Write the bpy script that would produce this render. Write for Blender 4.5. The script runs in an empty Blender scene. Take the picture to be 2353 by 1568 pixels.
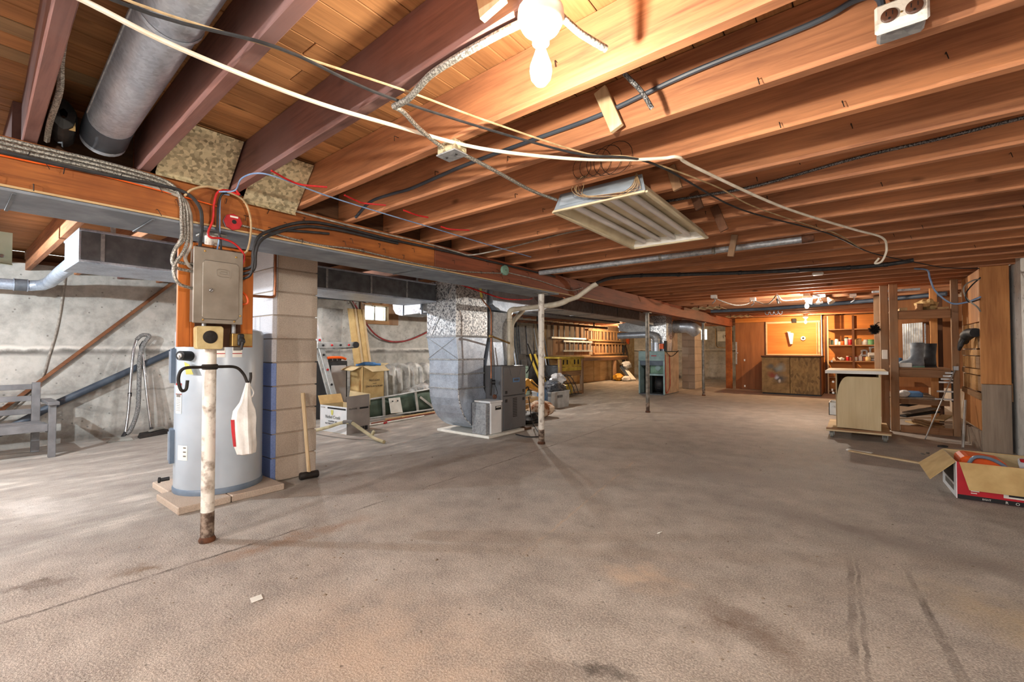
import bpy, bmesh, math, random
from mathutils import Vector, Matrix
random.seed(7)
S = bpy.context.scene
COL = S.collection

def srgb(r, g, b):
    f = lambda c: (c/12.92 if c <= .04045 else ((c+.055)/1.055)**2.4)
    return (f(r/255), f(g/255), f(b/255), 1.0)

# ------------------------------------------------------------------ camera
FPX = 1020.0
cam_d = bpy.data.cameras.new('camera')
cam = bpy.data.objects.new('camera', cam_d); COL.objects.link(cam)
cam_d.sensor_width = 36.0; cam_d.lens = 36.0*FPX/2353.0
cam_d.clip_start = .02; cam_d.clip_end = 200
cam.location = (0, 0, 1.10)
cam.rotation_euler = (math.pi/2 + math.atan(22/FPX), 0, math.atan(791/FPX))
S.camera = cam

# ------------------------------------------------------------------ world (daylight outside the small windows)
w = bpy.data.worlds.new('daylight'); S.world = w; w.use_nodes = True
bg = w.node_tree.nodes['Background']
bg.inputs[0].default_value = (.72, .92, .90, 1); bg.inputs[1].default_value = 1.6

# ------------------------------------------------------------------ exposure
S.view_settings.view_transform = 'Standard'
S.view_settings.look = 'None'
S.view_settings.gamma = 1.0
S.view_settings.use_curve_mapping = False
S.view_settings.exposure = 2.5
S.cycles.use_denoising = True
S.cycles.use_adaptive_sampling = True
S.cycles.adaptive_threshold = .04
S.cycles.max_bounces = 8
S.cycles.diffuse_bounces = 4
S.cycles.glossy_bounces = 3
S.cycles.transparent_max_bounces = 12
S.cycles.sample_clamp_indirect = 4.0
S.cycles.caustics_reflective = False
S.cycles.caustics_refractive = False

# lamp positions, colours and powers (each lamp is built with its bulb and holder further down)
LAMPS = [
  # x, y, z (bulb centre), power, colour, label
  (-.665, .985, 1.872, 18, (1, .88, .72), 'bare glowing bulb in white porcelain holder under the near joists'),
  (-1.00, 13.35, 1.83, 44, (1, .68, .38), 'bare warm bulb glaring in front of the orange plywood wall'),
  (-6.55, 14.6, 1.83, 52, (1, .70, .40), 'bare warm bulb glaring beside the wall-hung ladders'),
  (-5.3, -.60, 1.83, 85, (.88, .95, 1), 'cool white bulb over the grey bench in the side bay'),
  (-.45, -2.62, 1.83, 82, (1, .97, .94), 'unseen fill bulb added on the joists behind the viewpoint'),  # added to fill the room from the camera side
  (-2.35, -2.62, 1.83, 88, (1, .97, .94), 'unseen fill bulb added behind the viewpoint nearest the beam'),  # second added fill, for the beam side and the right wall
  (-5.15, 6.62, 1.83, 40, (1, .94, .86), 'fill bulb added behind the dark trunk duct in the side bay'),  # added to brighten the clutter in the side bay
  (-.62, 8.55, 1.83, 32, (1, .90, .78), 'bare bulb beside the reflector flood lamps under the far joists'),
  (-6.1, 3.13, 2.085, 30, (.96, .98, 1), 'fill bulb added out of sight between joists above the cartons'),  # added light for cartons and side wall, hidden by the joists
]

# ------------------------------------------------------------------ materials
MATS = {}
def nt(name):
    m = bpy.data.materials.new(name); m.use_nodes = True
    t = m.node_tree; b = t.nodes['Principled BSDF']
    MATS[name] = m
    return m, t, b
def N(t, typ, **k):
    n = t.nodes.new(typ)
    for a, v in k.items():
        setattr(n, a, v)
    return n
def ramp(t, fac, stops):
    r = N(t, 'ShaderNodeValToRGB')
    e = r.color_ramp.elements
    while len(e) < len(stops): e.new(.5)
    for x, (p, c) in zip(e, stops):
        x.position = p; x.color = c
    t.links.new(fac, r.inputs[0]); return r.outputs[0]
def math_(t, op, a, b=None, c=None):
    n = N(t, 'ShaderNodeMath', operation=op)
    for i, v in enumerate((a, b, c)):
        if v is None: continue
        if isinstance(v, (int, float)): n.inputs[i].default_value = v
        else: t.links.new(v, n.inputs[i])
    return n.outputs[0]
def mix(t, fac, a, b, mode='MIX'):
    n = N(t, 'ShaderNodeMix', data_type='RGBA', blend_type=mode)
    for i, v in ((0, fac), (6, a), (7, b)):
        if isinstance(v, (int, float)): n.inputs[i].default_value = v
        elif isinstance(v, tuple): n.inputs[i].default_value = v
        else: t.links.new(v, n.inputs[i])
    return n.outputs[2]
def coords(t, st=(1, 1, 1), world=False):
    if world: src = N(t, 'ShaderNodeNewGeometry').outputs['Position']
    else: src = N(t, 'ShaderNodeTexCoord').outputs['Object']
    mp = N(t, 'ShaderNodeMapping'); mp.inputs['Scale'].default_value = st
    t.links.new(src, mp.inputs[0]); return mp.outputs[0]
def shift(t, vec, w):   # move the pattern by a per-thing random amount
    c = N(t, 'ShaderNodeCombineXYZ')
    for i in range(3): t.links.new(w, c.inputs[i])
    n = N(t, 'ShaderNodeVectorMath', operation='ADD'); t.links.new(vec, n.inputs[0]); t.links.new(c.outputs[0], n.inputs[1])
    return n.outputs[0]
def noise(t, vec, sc, det=5, rough=.55, dist=0, w=None):
    n = N(t, 'ShaderNodeTexNoise')
    t.links.new(shift(t, vec, w) if w is not None else vec, n.inputs['Vector'])
    n.inputs['Scale'].default_value = sc; n.inputs['Detail'].default_value = min(det, 4)
    n.inputs['Roughness'].default_value = rough; n.inputs['Distortion'].default_value = dist
    return n.outputs[0]
def rnd(t, k=40):
    return math_(t, 'MULTIPLY', N(t, 'ShaderNodeObjectInfo').outputs['Random'], k)
def bump(t, b, h, s, d=.01):
    n = N(t, 'ShaderNodeBump'); n.inputs['Strength'].default_value = s; n.inputs['Distance'].default_value = d
    t.links.new(h, n.inputs['Height']); t.links.new(n.outputs[0], b.inputs['Normal'])
def dk(c, k): return (c[0]*k, c[1]*k, c[2]*k, 1)

def M(name, c, c2=None, sc=9, rough=.65, metal=0, bp=.0, var=.12, lo=.38, hi=.66, st=(1, 1, 1), spec=.4, det=5):
    """plain painted / metal / plastic surface with mottling and a little variation from thing to thing"""
    m, t, b = nt(name)
    c = srgb(*c); c2 = srgb(*c2) if c2 else dk(c, .78)
    v = coords(t, st); r = rnd(t)
    n = noise(t, v, sc, det, w=r)
    col = ramp(t, n, [(lo, c2), (hi, c)])
    k = math_(t, 'MULTIPLY_ADD', N(t, 'ShaderNodeObjectInfo').outputs['Random'], var, 1-var/2)
    hsv = N(t, 'ShaderNodeHueSaturation'); t.links.new(k, hsv.inputs['Value']); t.links.new(col, hsv.inputs['Color'])
    t.links.new(hsv.outputs[0], b.inputs['Base Color'])
    b.inputs['Roughness'].default_value = rough; b.inputs['Metallic'].default_value = metal
    b.inputs['Specular IOR Level'].default_value = spec
    if bp: bump(t, b, noise(t, v, sc*5, 4, w=r), bp, .01)
    return m
def WOOD(name, c, c2, axis='x', rough=.7, bp=.25, knots=True, var=.3, fine=55, worldwear=None):
    """sawn wood: grain stretched along one local axis, knots, every board different"""
    m, t, b = nt(name)
    c = srgb(*c); c2 = srgb(*c2)
    i = 'xyz'.index(axis)
    st = [1, 1, 1]; st[i] = .055
    r = rnd(t)
    v = coords(t, tuple(st))
    g = noise(t, v, fine, 4, .66, .5, w=r)
    st2 = [1, 1, 1]; st2[i] = .16
    big = noise(t, coords(t, tuple(st2)), 6, 3, w=r)
    col = ramp(t, g, [(.30, c2), (.62, c)])
    col = mix(t, .55, col, ramp(t, big, [(.32, dk(c2, .95)), (.66, dk(c, 1.08))]))
    if knots:
        st3 = [1, 1, 1]; st3[i] = .45
        vo = N(t, 'ShaderNodeTexVoronoi'); t.links.new(shift(t, coords(t, tuple(st3)), r), vo.inputs['Vector'])
        vo.inputs['Scale'].default_value = 4.2
        kn = ramp(t, vo.outputs['Distance'], [(.045, (1, 1, 1, 1)), (.10, (0, 0, 0, 1))])
        col = mix(t, math_(t, 'MULTIPLY', kn, .75), col, dk(c2, .35))
    if worldwear:
        dirt = noise(t, coords(t, (1, 1, 1)), 2.6, 6, w=r)
        col = mix(t, ramp(t, dirt, [(.42, (0, 0, 0, 1)), (.66, (.85, .85, .85, 1))]), col, srgb(*worldwear))
    k = math_(t, 'MULTIPLY_ADD', N(t, 'ShaderNodeObjectInfo').outputs['Random'], var, 1-var/2)
    hsv = N(t, 'ShaderNodeHueSaturation'); t.links.new(k, hsv.inputs['Value']); t.links.new(col, hsv.inputs['Color'])
    t.links.new(hsv.outputs[0], b.inputs['Base Color'])
    b.inputs['Roughness'].default_value = rough; b.inputs['Specular IOR Level'].default_value = .3
    if bp >= .3: bump(t, b, g, bp, .004)
    return m
def GALV(name, c, c2, rough=.42, sc=30, metal=.75, spang=.4):
    """zinc spangle"""
    m, t, b = nt(name)
    v = coords(t); r = rnd(t)
    sc *= 2.6
    vo = N(t, 'ShaderNodeTexVoronoi', voronoi_dimensions='3D'); t.links.new(v, vo.inputs['Vector']); vo.inputs['Scale'].default_value = sc
    sep = N(t, 'ShaderNodeSeparateColor'); t.links.new(vo.outputs['Color'], sep.inputs[0])
    n = noise(t, v, 7, 5, w=r)
    f = math_(t, 'ADD', math_(t, 'MULTIPLY', sep.outputs[0], spang), math_(t, 'MULTIPLY', n, 1.1-spang))
    col = ramp(t, f, [(.2, srgb(*c2)), (.75, srgb(*c))])
    t.links.new(col, b.inputs['Base Color'])
    b.inputs['Metallic'].default_value = metal
    t.links.new(math_(t, 'MULTIPLY_ADD', sep.outputs[1], .08, rough-.02), b.inputs['Roughness'])
    bump(t, b, n, .12, .01)
    return m
def EMIT(name, c, s):
    m, t, b = nt(name)
    b.inputs['Base Color'].default_value = srgb(*c); b.inputs['Emission Color'].default_value = srgb(*c)
    b.inputs['Emission Strength'].default_value = s
    return m

def concrete_floor():
    m, t, b = nt('floor_concrete')
    v = coords(t, world=True)
    big = noise(t, v, .9, 6, .6); mid = noise(t, v, 4.5, 7, .65); fine = noise(t, v, 120, 3, .7)
    col = ramp(t, big, [(.33, srgb(160, 155, 150)), (.52, srgb(182, 173, 164)), (.70, srgb(200, 186, 170))])
    col = mix(t, .55, col, ramp(t, mid, [(.32, srgb(124, 116, 110)), (.50, srgb(180, 171, 161)), (.70, srgb(218, 210, 200))]))
    col = mix(t, .42, col, ramp(t, fine, [(.36, srgb(78, 71, 66)), (.5, srgb(158, 149, 140)), (.62, srgb(220, 211, 200))]))
    # greyer, whiter slab in the side bay left of the post line (slab joint runs along the posts)
    sep = N(t, 'ShaderNodeSeparateXYZ'); t.links.new(v, sep.inputs[0])
    wob = math_(t, 'MULTIPLY', mid, .25)
    xx = math_(t, 'ADD', sep.outputs[0], wob)
    side = ramp(t, math_(t, 'MULTIPLY_ADD', xx, .9, 3.25), [(0, (1, 1, 1, 1)), (.55, (0, 0, 0, 1))])
    eff = noise(t, coords(t, (1, .35, 1), True), 5, 8, .7)
    sidecol = ramp(t, eff, [(.34, srgb(138, 132, 126)), (.55, srgb(168, 163, 156)), (.68, srgb(206, 200, 190))])
    col = mix(t, math_(t, 'MULTIPLY', side, .8), col, sidecol)
    # shaped stains: distorted ellipses / tracks, each where it lies on the slab
    dv = N(t, 'ShaderNodeVectorMath', operation='MULTIPLY_ADD')
    nn = N(t, 'ShaderNodeTexNoise'); t.links.new(v, nn.inputs['Vector']); nn.inputs['Scale'].default_value = 7; nn.inputs['Detail'].default_value = 5; nn.inputs['Roughness'].default_value = .7
    t.links.new(nn.outputs['Color'], dv.inputs[0]); dv.inputs[1].default_value = (.30, .30, 0); t.links.new(v, dv.inputs[2])
    dv2 = N(t, 'ShaderNodeVectorMath', operation='MULTIPLY_ADD'); t.links.new(nn.outputs['Color'], dv2.inputs[0]); dv2.inputs[1].default_value = (.05, .05, 0); t.links.new(v, dv2.inputs[2])
    def blob(cx, cy, rx, ry, rot, colr, k, inner=.25):
        nonlocal col
        mp = N(t, 'ShaderNodeMapping', vector_type='TEXTURE')
        mp.inputs['Location'].default_value = (cx+.15, cy+.15, 0); mp.inputs['Rotation'].default_value = (0, 0, rot); mp.inputs['Scale'].default_value = (rx, ry, 1e3)
        t.links.new(dv.outputs[0], mp.inputs[0])
        ln = N(t, 'ShaderNodeVectorMath', operation='LENGTH'); t.links.new(mp.outputs[0], ln.inputs[0])
        f = ramp(t, ln.outputs['Value'], [(inner, (k, k, k, 1)), (1.0, (0, 0, 0, 1))])
        f = math_(t, 'MULTIPLY', f, ramp(t, mid, [(.34, (.25,)*3+(1,)), (.6, (1, 1, 1, 1))]))
        col = mix(t, f, col, srgb(*colr))
    blob(-.35, 1.98, .34, .13, -.55, (92, 66, 48), .75)
    blob(-.55, 1.80, .26, .12, -.3, (214, 206, 196), .5)
    blob(-.85, 2.12, .25, .16, .2, (212, 186, 160), .7)
    blob(.30, 1.75, .38, .3, .3, (132, 104, 76), .7)
    blob(-.70, 1.42, .12, .05, .2, (48, 42, 40), .8)
    blob(-.82, 1.30, .22, .07, .6, (62, 54, 50), .55)
    blob(-3.05, .30, .17, .08, 1.2, (84, 66, 50), .9)
    blob(-2.85, .62, .12, .06, 1.1, (120, 98, 72), .8)
    blob(-2.62, 1.30, .55, .10, 1.45, (146, 108, 74), .75)
    blob(-2.95, 1.2, .2, .3, 0, (196, 188, 178), .6)
    blob(-4.5, .45, .5, .22, .3, (214, 210, 204), .65)
    blob(-3.55, 2.2, .35, .12, 1.3, (112, 92, 74), .8)
    blob(-3.2, 3.3, 1.2, .12, 1.5, (128, 112, 96), .7)
    blob(.1, 3.4, 1.1, .22, -.25, (128, 118, 112), .75)
    blob(-.9, 4.3, .8, .3, .2, (150, 142, 136), .6)
    blob(.7, 2.6, .7, .3, -.5, (188, 166, 130), .7)
    blob(-1.35, 1.0, .8, .5, .2, (190, 160, 132), .4)
    def track(x0, y0, x1, y1, wd, colr, k):
        nonlocal col
        L = math.hypot(x1-x0, y1-y0); a = math.atan2(y1-y0, x1-x0)
        mp = N(t, 'ShaderNodeMapping', vector_type='TEXTURE')
        mp.inputs['Location'].default_value = ((x0+x1)/2, (y0+y1)/2, 0); mp.inputs['Rotation'].default_value = (0, 0, a); mp.inputs['Scale'].default_value = (L/2, wd, 1e3)
        t.links.new(dv2.outputs[0], mp.inputs[0])
        sp = N(t, 'ShaderNodeSeparateXYZ'); t.links.new(mp.outputs[0], sp.inputs[0])
        fx = ramp(t, math_(t, 'ABSOLUTE', sp.outputs[0]), [(.75, (1, 1, 1, 1)), (1, (0, 0, 0, 1))])
        fy = ramp(t, math_(t, 'ABSOLUTE', sp.outputs[1]), [(.55, (1, 1, 1, 1)), (1, (0, 0, 0, 1))])
        f = math_(t, 'MULTIPLY', math_(t, 'MULTIPLY', fx, fy), ramp(t, mid, [(.38, (0, 0, 0, 1)), (.66, (k, k, k, 1))]))
        col = mix(t, f, col, srgb(*colr))
    for a in ((-.02, 3.1, .02, 1.2, .018), (.01, 3.1, .055, 1.5, .010), (.20, 3.1, .36, 1.2, .016), (.225, 2.9, .37, 1.5, .010)):
        track(*a, (84, 76, 70), .7)
    track(-2.72, -.9, -2.70, 1.6, .014, (70, 60, 52), .9)
    track(-2.70, 1.2, -2.85, 7.6, .012, (92, 80, 68), .8)
    track(-1.75, 4.4, -1.4, 1.9, .012, (200, 176, 150), .7)
    pits = N(t, 'ShaderNodeTexVoronoi'); t.links.new(v, pits.inputs['Vector']); pits.inputs['Scale'].default_value = 15
    pm = math_(t, 'MULTIPLY', ramp(t, pits.outputs['Distance'], [(.05, (1, 1, 1, 1)), (.13, (0, 0, 0, 1))]), ramp(t, mid, [(.45, (0, 0, 0, 1)), (.6, (1, 1, 1, 1))]))
    col = mix(t, math_(t, 'MULTIPLY', pm, .6), col, srgb(70, 60, 54))
    t.links.new(col, b.inputs['Base Color'])
    t.links.new(math_(t, 'MULTIPLY_ADD', mid, .35, .52), b.inputs['Roughness'])
    b.inputs['Specular IOR Level'].default_value = .25
    ph = math_(t, 'SUBTRACT', 1.0, pm)
    h = math_(t, 'ADD', math_(t, 'MULTIPLY', fine, .45), math_(t, 'ADD', math_(t, 'MULTIPLY', mid, .8), math_(t, 'MULTIPLY', ph, .22)))
    bump(t, b, h, .9, .014)
    return m
def concrete_wall(name, c, c2, band=True):
    m, t, b = nt(name)
    v = coords(t, world=True)
    big = noise(t, v, 1.1, 7, .62); mid = noise(t, v, 7, 6, .65); fine = noise(t, v, 60, 4, .7)
    col = ramp(t, big, [(.34, srgb(*c2)), (.62, srgb(*c))])
    col = mix(t, .5, col, ramp(t, mid, [(.3, dk(srgb(*c2), .8)), (.6, dk(srgb(*c), 1.06))]))
    pit = N(t, 'ShaderNodeTexVoronoi'); t.links.new(v, pit.inputs['Vector']); pit.inputs['Scale'].default_value = 11
    pm = ramp(t, pit.outputs['Distance'], [(.06, (1, 1, 1, 1)), (.12, (0, 0, 0, 1))])
    col = mix(t, math_(t, 'MULTIPLY', pm, .55), col, dk(srgb(*c2), .3))
    h = math_(t, 'SUBTRACT', math_(t, 'ADD', math_(t, 'MULTIPLY', mid, .6), math_(t, 'MULTIPLY', fine, .2)), math_(t, 'MULTIPLY', pm, .4))
    if band:   # cold joint between two pours with crumbly white lime and dark seep below
        sp = N(t, 'ShaderNodeSeparateXYZ'); t.links.new(v, sp.inputs[0])
        z = math_(t, 'ADD', sp.outputs[2], math_(t, 'MULTIPLY', mid, .07))
        for z0, hw, cc, k in ((1.17, .03, (222, 218, 210), .8), (1.115, .045, (84, 80, 76), .8), (.62, .02, (120, 116, 110), .5), (.07, .11, (92, 84, 76), .7)):
            d = math_(t, 'ABSOLUTE', math_(t, 'SUBTRACT', z, z0))
            f = ramp(t, math_(t, 'DIVIDE', d, hw), [(.2, (k, k, k, 1)), (1, (0, 0, 0, 1))])
            f = math_(t, 'MULTIPLY', f, ramp(t, big, [(.36, (.15,)*3+(1,)), (.58, (1, 1, 1, 1))]))
            col = mix(t, f, col, srgb(*cc))
    t.links.new(col, b.inputs['Base Color']); b.inputs['Roughness'].default_value = .9
    b.inputs['Specular IOR Level'].default_value = .15
    bump(t, b, h, .6, .015)
    return m
def OSB(name, c, c2):
    m, t, b = nt(name)
    v = coords(t); vo = N(t, 'ShaderNodeTexVoronoi'); vo.inputs['Scale'].default_value = 26
    mp = N(t, 'ShaderNodeMapping'); mp.inputs['Scale'].default_value = (1, 1, .45); t.links.new(v, mp.inputs[0]); t.links.new(mp.outputs[0], vo.inputs['Vector'])
    sep = N(t, 'ShaderNodeSeparateColor'); t.links.new(vo.outputs['Color'], sep.inputs[0])
    col = ramp(t, math_(t, 'ADD', math_(t, 'MULTIPLY', sep.outputs[0], .5), math_(t, 'MULTIPLY', noise(t, v, 5, 6), .6)), [(.25, srgb(*c2)), (.75, srgb(*c))])
    t.links.new(col, b.inputs['Base Color']); b.inputs['Roughness'].default_value = .75
    return m
def BLOCK(name, c, c2):
    m, t, b = nt(name)
    v = coords(t, world=True); n = noise(t, v, 3, 6); f = noise(t, v, 120, 4, .8)
    col = mix(t, .5, ramp(t, n, [(.3, srgb(*c2)), (.65, srgb(*c))]), ramp(t, f, [(.32, dk(srgb(*c2), .75)), (.62, dk(srgb(*c), 1.1))]))
    k = math_(t, 'MULTIPLY_ADD', N(t, 'ShaderNodeObjectInfo').outputs['Random'], .2, .9)
    hsv = N(t, 'ShaderNodeHueSaturation'); t.links.new(k, hsv.inputs['Value']); t.links.new(col, hsv.inputs['Color'])
    t.links.new(hsv.outputs[0], b.inputs['Base Color']); b.inputs['Roughness'].default_value = .95
    b.inputs['Specular IOR Level'].default_value = .1
    bump(t, b, f, .7, .006)
    return m

concrete_floor()
concrete_wall('wall_concrete', (190, 188, 182), (140, 138, 132))
concrete_wall('wall_concrete_plain', (232, 232, 228), (206, 206, 202), False)
concrete_wall('wall_concrete_warm', (200, 178, 142), (150, 128, 98), False)
WOOD('joist_x', (204, 142, 100), (126, 82, 62), 'x', .72, .1, var=.22)
WOOD('joist_cool_lit', (146, 106, 98), (92, 66, 62), 'x', .6, .1, var=.12, worldwear=(136, 108, 106))  # cool light on the stained near joists is put into this purple-brown colour
WOOD('plank_y', (198, 144, 94), (132, 88, 54), 'y', .7, .25, var=.3)
WOOD('plank_grey', (172, 142, 104), (116, 94, 70), 'y', .75, .25, var=.3)
WOOD('beam_y', (190, 116, 58), (112, 62, 32), 'y', .62, .25, var=.0, worldwear=(128, 70, 34))
WOOD('beam_dark', (150, 84, 56), (92, 52, 38), 'y', .62, .2, var=.0)
WOOD('pale_z', (214, 192, 156), (176, 150, 112), 'z', .75, .2, var=.2)
WOOD('pale_x', (214, 192, 156), (176, 150, 112), 'x', .75, .2, var=.2)
WOOD('pale_y', (214, 186, 140), (176, 142, 100), 'y', .75, .2, var=.2)
WOOD('stud_z', (170, 132, 98), (118, 86, 62), 'z', .75, .25, var=.25, worldwear=(150, 126, 104))
WOOD('stud_x', (168, 128, 94), (116, 84, 60), 'x', .75, .25, var=.25)
WOOD('stud_y', (176, 138, 96), (122, 88, 60), 'y', .75, .25, var=.25)
WOOD('fir_z', (202, 142, 84), (150, 94, 50), 'z', .6, .25, var=.06, fine=40)
WOOD('grey_z', (158, 142, 126), (112, 98, 86), 'z', .8, .5, knots=False, var=.06, fine=34)
WOOD('ply_orange', (206, 134, 66), (172, 102, 46), 'x', .6, .06, False, var=.08, fine=18)
WOOD('ply_brown', (158, 104, 62), (122, 78, 48), 'z', .6, .06, False, var=.08, fine=18)
WOOD('panel_wood', (196, 112, 46), (140, 74, 28), 'z', .6, .1, var=.0)
WOOD('maple_z', (216, 198, 160), (196, 174, 132), 'z', .55, .05, False, var=.05, fine=26)
WOOD('rail_y', (146, 98, 66), (104, 66, 44), 'y', .6, .2, False)
WOOD('dark_z', (108, 72, 50), (64, 42, 32), 'z', .75, .2, var=.4)
WOOD('dark_y', (112, 78, 54), (66, 46, 34), 'y', .75, .2, var=.4)
WOOD('block_x', (206, 160, 104), (160, 114, 66), 'x', .75, .2, False, var=.5, fine=40)
OSB('osb', (164, 132, 82), (110, 84, 50))
BLOCK('block_tan', (204, 191, 176), (170, 156, 142))
BLOCK('block_white', (232, 232, 236), (196, 196, 204))
BLOCK('block_blue', (150, 170, 222), (106, 130, 190))
BLOCK('mortar', (186, 170, 154), (150, 134, 120))
BLOCK('paver', (196, 180, 164), (158, 142, 128))
GALV('galv', (208, 220, 236), (146, 160, 180), .36, 34, .6, .22)
GALV('galv_bright', (236, 240, 244), (112, 118, 128), .36, 22, .5, .8)
GALV('galv_dull', (178, 182, 186), (128, 132, 138), .5, 20, .45)
GALV('galv_tan', (214, 202, 168), (132, 122, 96), .5, 24, .35, .6)
M('duct_grey', (112, 116, 122), (90, 94, 100), 12, .55, .3)
M('steel_plate', (150, 158, 168), (120, 128, 138), 6, .6, .35)
M('steel_white', (226, 222, 214), (150, 138, 126), 16, .55, .1, .2, lo=.30, hi=.48)
M('steel_rusty', (150, 134, 120), (78, 62, 52), 22, .7, .1, .2, lo=.42, hi=.58)
M('steel_grey', (150, 146, 138), (104, 100, 94), 14, .5, .4)
M('panel_steel', (146, 140, 130), (122, 114, 104), 5, .5, .3, var=.0)
M('chrome', (200, 200, 202), (150, 150, 152), 6, .25, .9)
M('alu', (204, 208, 208), (170, 174, 174), 8, .42, .6)
M('iron', (50, 46, 44), (34, 30, 28), 14, .6, .3)
M('rust', (120, 76, 50), (70, 46, 34), 14, .8, .1, .3)
M('copper', (176, 116, 84), (128, 84, 60), 8, .4, .7)
M('brass', (190, 160, 100), (150, 120, 70), 10, .4, .7)
M('black', (38, 38, 40), (26, 26, 28), 10, .55)
M('black_cable', (54, 54, 56), (36, 36, 38), 20, .6)
M('grey_cable', (176, 170, 160), (132, 126, 118), 24, .6)
M('white_cable', (246, 240, 226), (224, 214, 194), 12, .6)
M('cream_cable', (206, 180, 140), (166, 140, 104), 18, .7)
M('blue_cable', (150, 180, 216), (110, 140, 186), 18, .5)
M('red_wire', (206, 42, 42), (160, 28, 30), 18, .45)
M('armour', (190, 188, 180), (122, 120, 114), 160, .4, .6, lo=.45, hi=.55)
M('armour_black', (120, 120, 122), (40, 40, 42), 160, .5, .3, lo=.45, hi=.55)
M('porcelain', (246, 240, 228), (236, 228, 214), 6, .3)
M('plastic_white', (236, 236, 232), (222, 222, 218), 6, .4)
M('plastic_cream', (216, 198, 150), (192, 172, 122), 14, .55)
M('plastic_brown', (96, 62, 46), (74, 46, 34), 14, .4)
M('pvc', (228, 222, 206), (206, 198, 178), 9, .4)
M('tank', (188, 200, 212), (176, 188, 200), 3, .28, .05, var=0)
M('tank_dark', (116, 132, 150), (96, 112, 130), 6, .4)
M('paper', (238, 238, 232), (224, 224, 216), 10, .8)
M('print_red', (190, 36, 44), (160, 26, 34), 10, .5)
M('print_black', (30, 30, 34), (22, 22, 26), 10, .6)
M('print_grey', (120, 116, 110), (100, 98, 94), 10, .7)
M('print_blue', (90, 140, 190), (70, 116, 170), 8, .5)
M('tag_yellow', (214, 210, 120), (196, 190, 96), 14, .7)
M('card', (206, 178, 124), (188, 158, 106), 8, .85, var=.05)
M('card_inside', (196, 178, 140), (182, 164, 126), 8, .85)
M('card_white', (236, 238, 240), (222, 226, 230), 5, .6)
M('card_grey', (176, 170, 166), (162, 156, 152), 5, .75)
M('card_red', (196, 32, 48), (170, 24, 40), 5, .45)
M('furnace_grey', (104, 106, 110), (96, 98, 102), 4, .5, .2, var=0)
M('furnace_trim', (132, 134, 138), (120, 122, 126), 4, .5, .2)
M('old_teal', (150, 180, 184), (124, 152, 156), 5, .5, .1)
M('old_tan', (176, 158, 138), (150, 132, 114), 5, .6)
M('dark_inside', (34, 46, 44), (20, 26, 26), 5, .7)
M('green_inside', (126, 164, 146), (92, 126, 110), 6, .6)
M('bench_grey', (122, 122, 124), (102, 102, 104), 8, .6)
M('abs_pipe', (76, 86, 98), (58, 66, 78), 6, .45)
M('hose_grey', (132, 132, 130), (92, 92, 92), 90, .6, lo=.45, hi=.55)
M('hose_tan', (206, 196, 162), (176, 164, 128), 10, .6)
M('hose_red', (158, 62, 62), (120, 46, 46), 10, .5)
M('vac_head', (150, 150, 144), (120, 120, 114), 8, .5)
M('tarp_green', (92, 112, 98), (72, 90, 78), 6, .7)
M('tarp_silver', (208, 208, 204), (140, 140, 136), 5, .45, .1, .4)
M('bin_mint', (186, 204, 186), (166, 186, 166), 4, .5)
M('yellow', (228, 172, 60), (196, 140, 40), 10, .5)
M('yellow_paint', (206, 180, 76), (170, 140, 54), 7, .6)
M('orange', (236, 102, 30), (212, 82, 20), 8, .45)
M('blue_plastic', (84, 128, 172), (62, 98, 140), 8, .45)
M('tub_clear', (186, 192, 196), (162, 168, 172), 6, .35)
M('bag_black', (70, 76, 84), (30, 32, 36), 26, .3, 0, .5, lo=.4, hi=.5)
M('bag_white', (240, 240, 238), (214, 214, 212), 9, .5, 0, .3)
M('rubber', (140, 148, 156), (104, 112, 120), 9, .5)
M('fuzz', (24, 22, 22), (14, 12, 12), 40, .95, 0, .6)
M('leather', (52, 54, 58), (34, 36, 40), 10, .6)
M('spray_grey', (132, 130, 126), (84, 82, 78), 5, .7)
M('corrug', (182, 184, 184), (128, 130, 132), 9, .4, .6)
M('tube_glass', (226, 222, 222), (206, 202, 204), 4, .3)
M('fixture_blue', (176, 188, 200), (152, 164, 176), 5, .45, .2)
M('fixture_cream', (226, 214, 186), (204, 190, 158), 5, .5)
M('green_can', (132, 190, 142), (96, 160, 110), 9, .5)
M('jug_grey', (206, 210, 214), (180, 184, 188), 7, .5)
M('brick_red', (150, 84, 60), (118, 66, 48), 9, .8)
M('fur', (226, 206, 182), (140, 88, 54), 7, .95, 0, .5, lo=.42, hi=.56)
M('stone', (150, 136, 120), (110, 98, 86), 14, .9)

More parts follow.
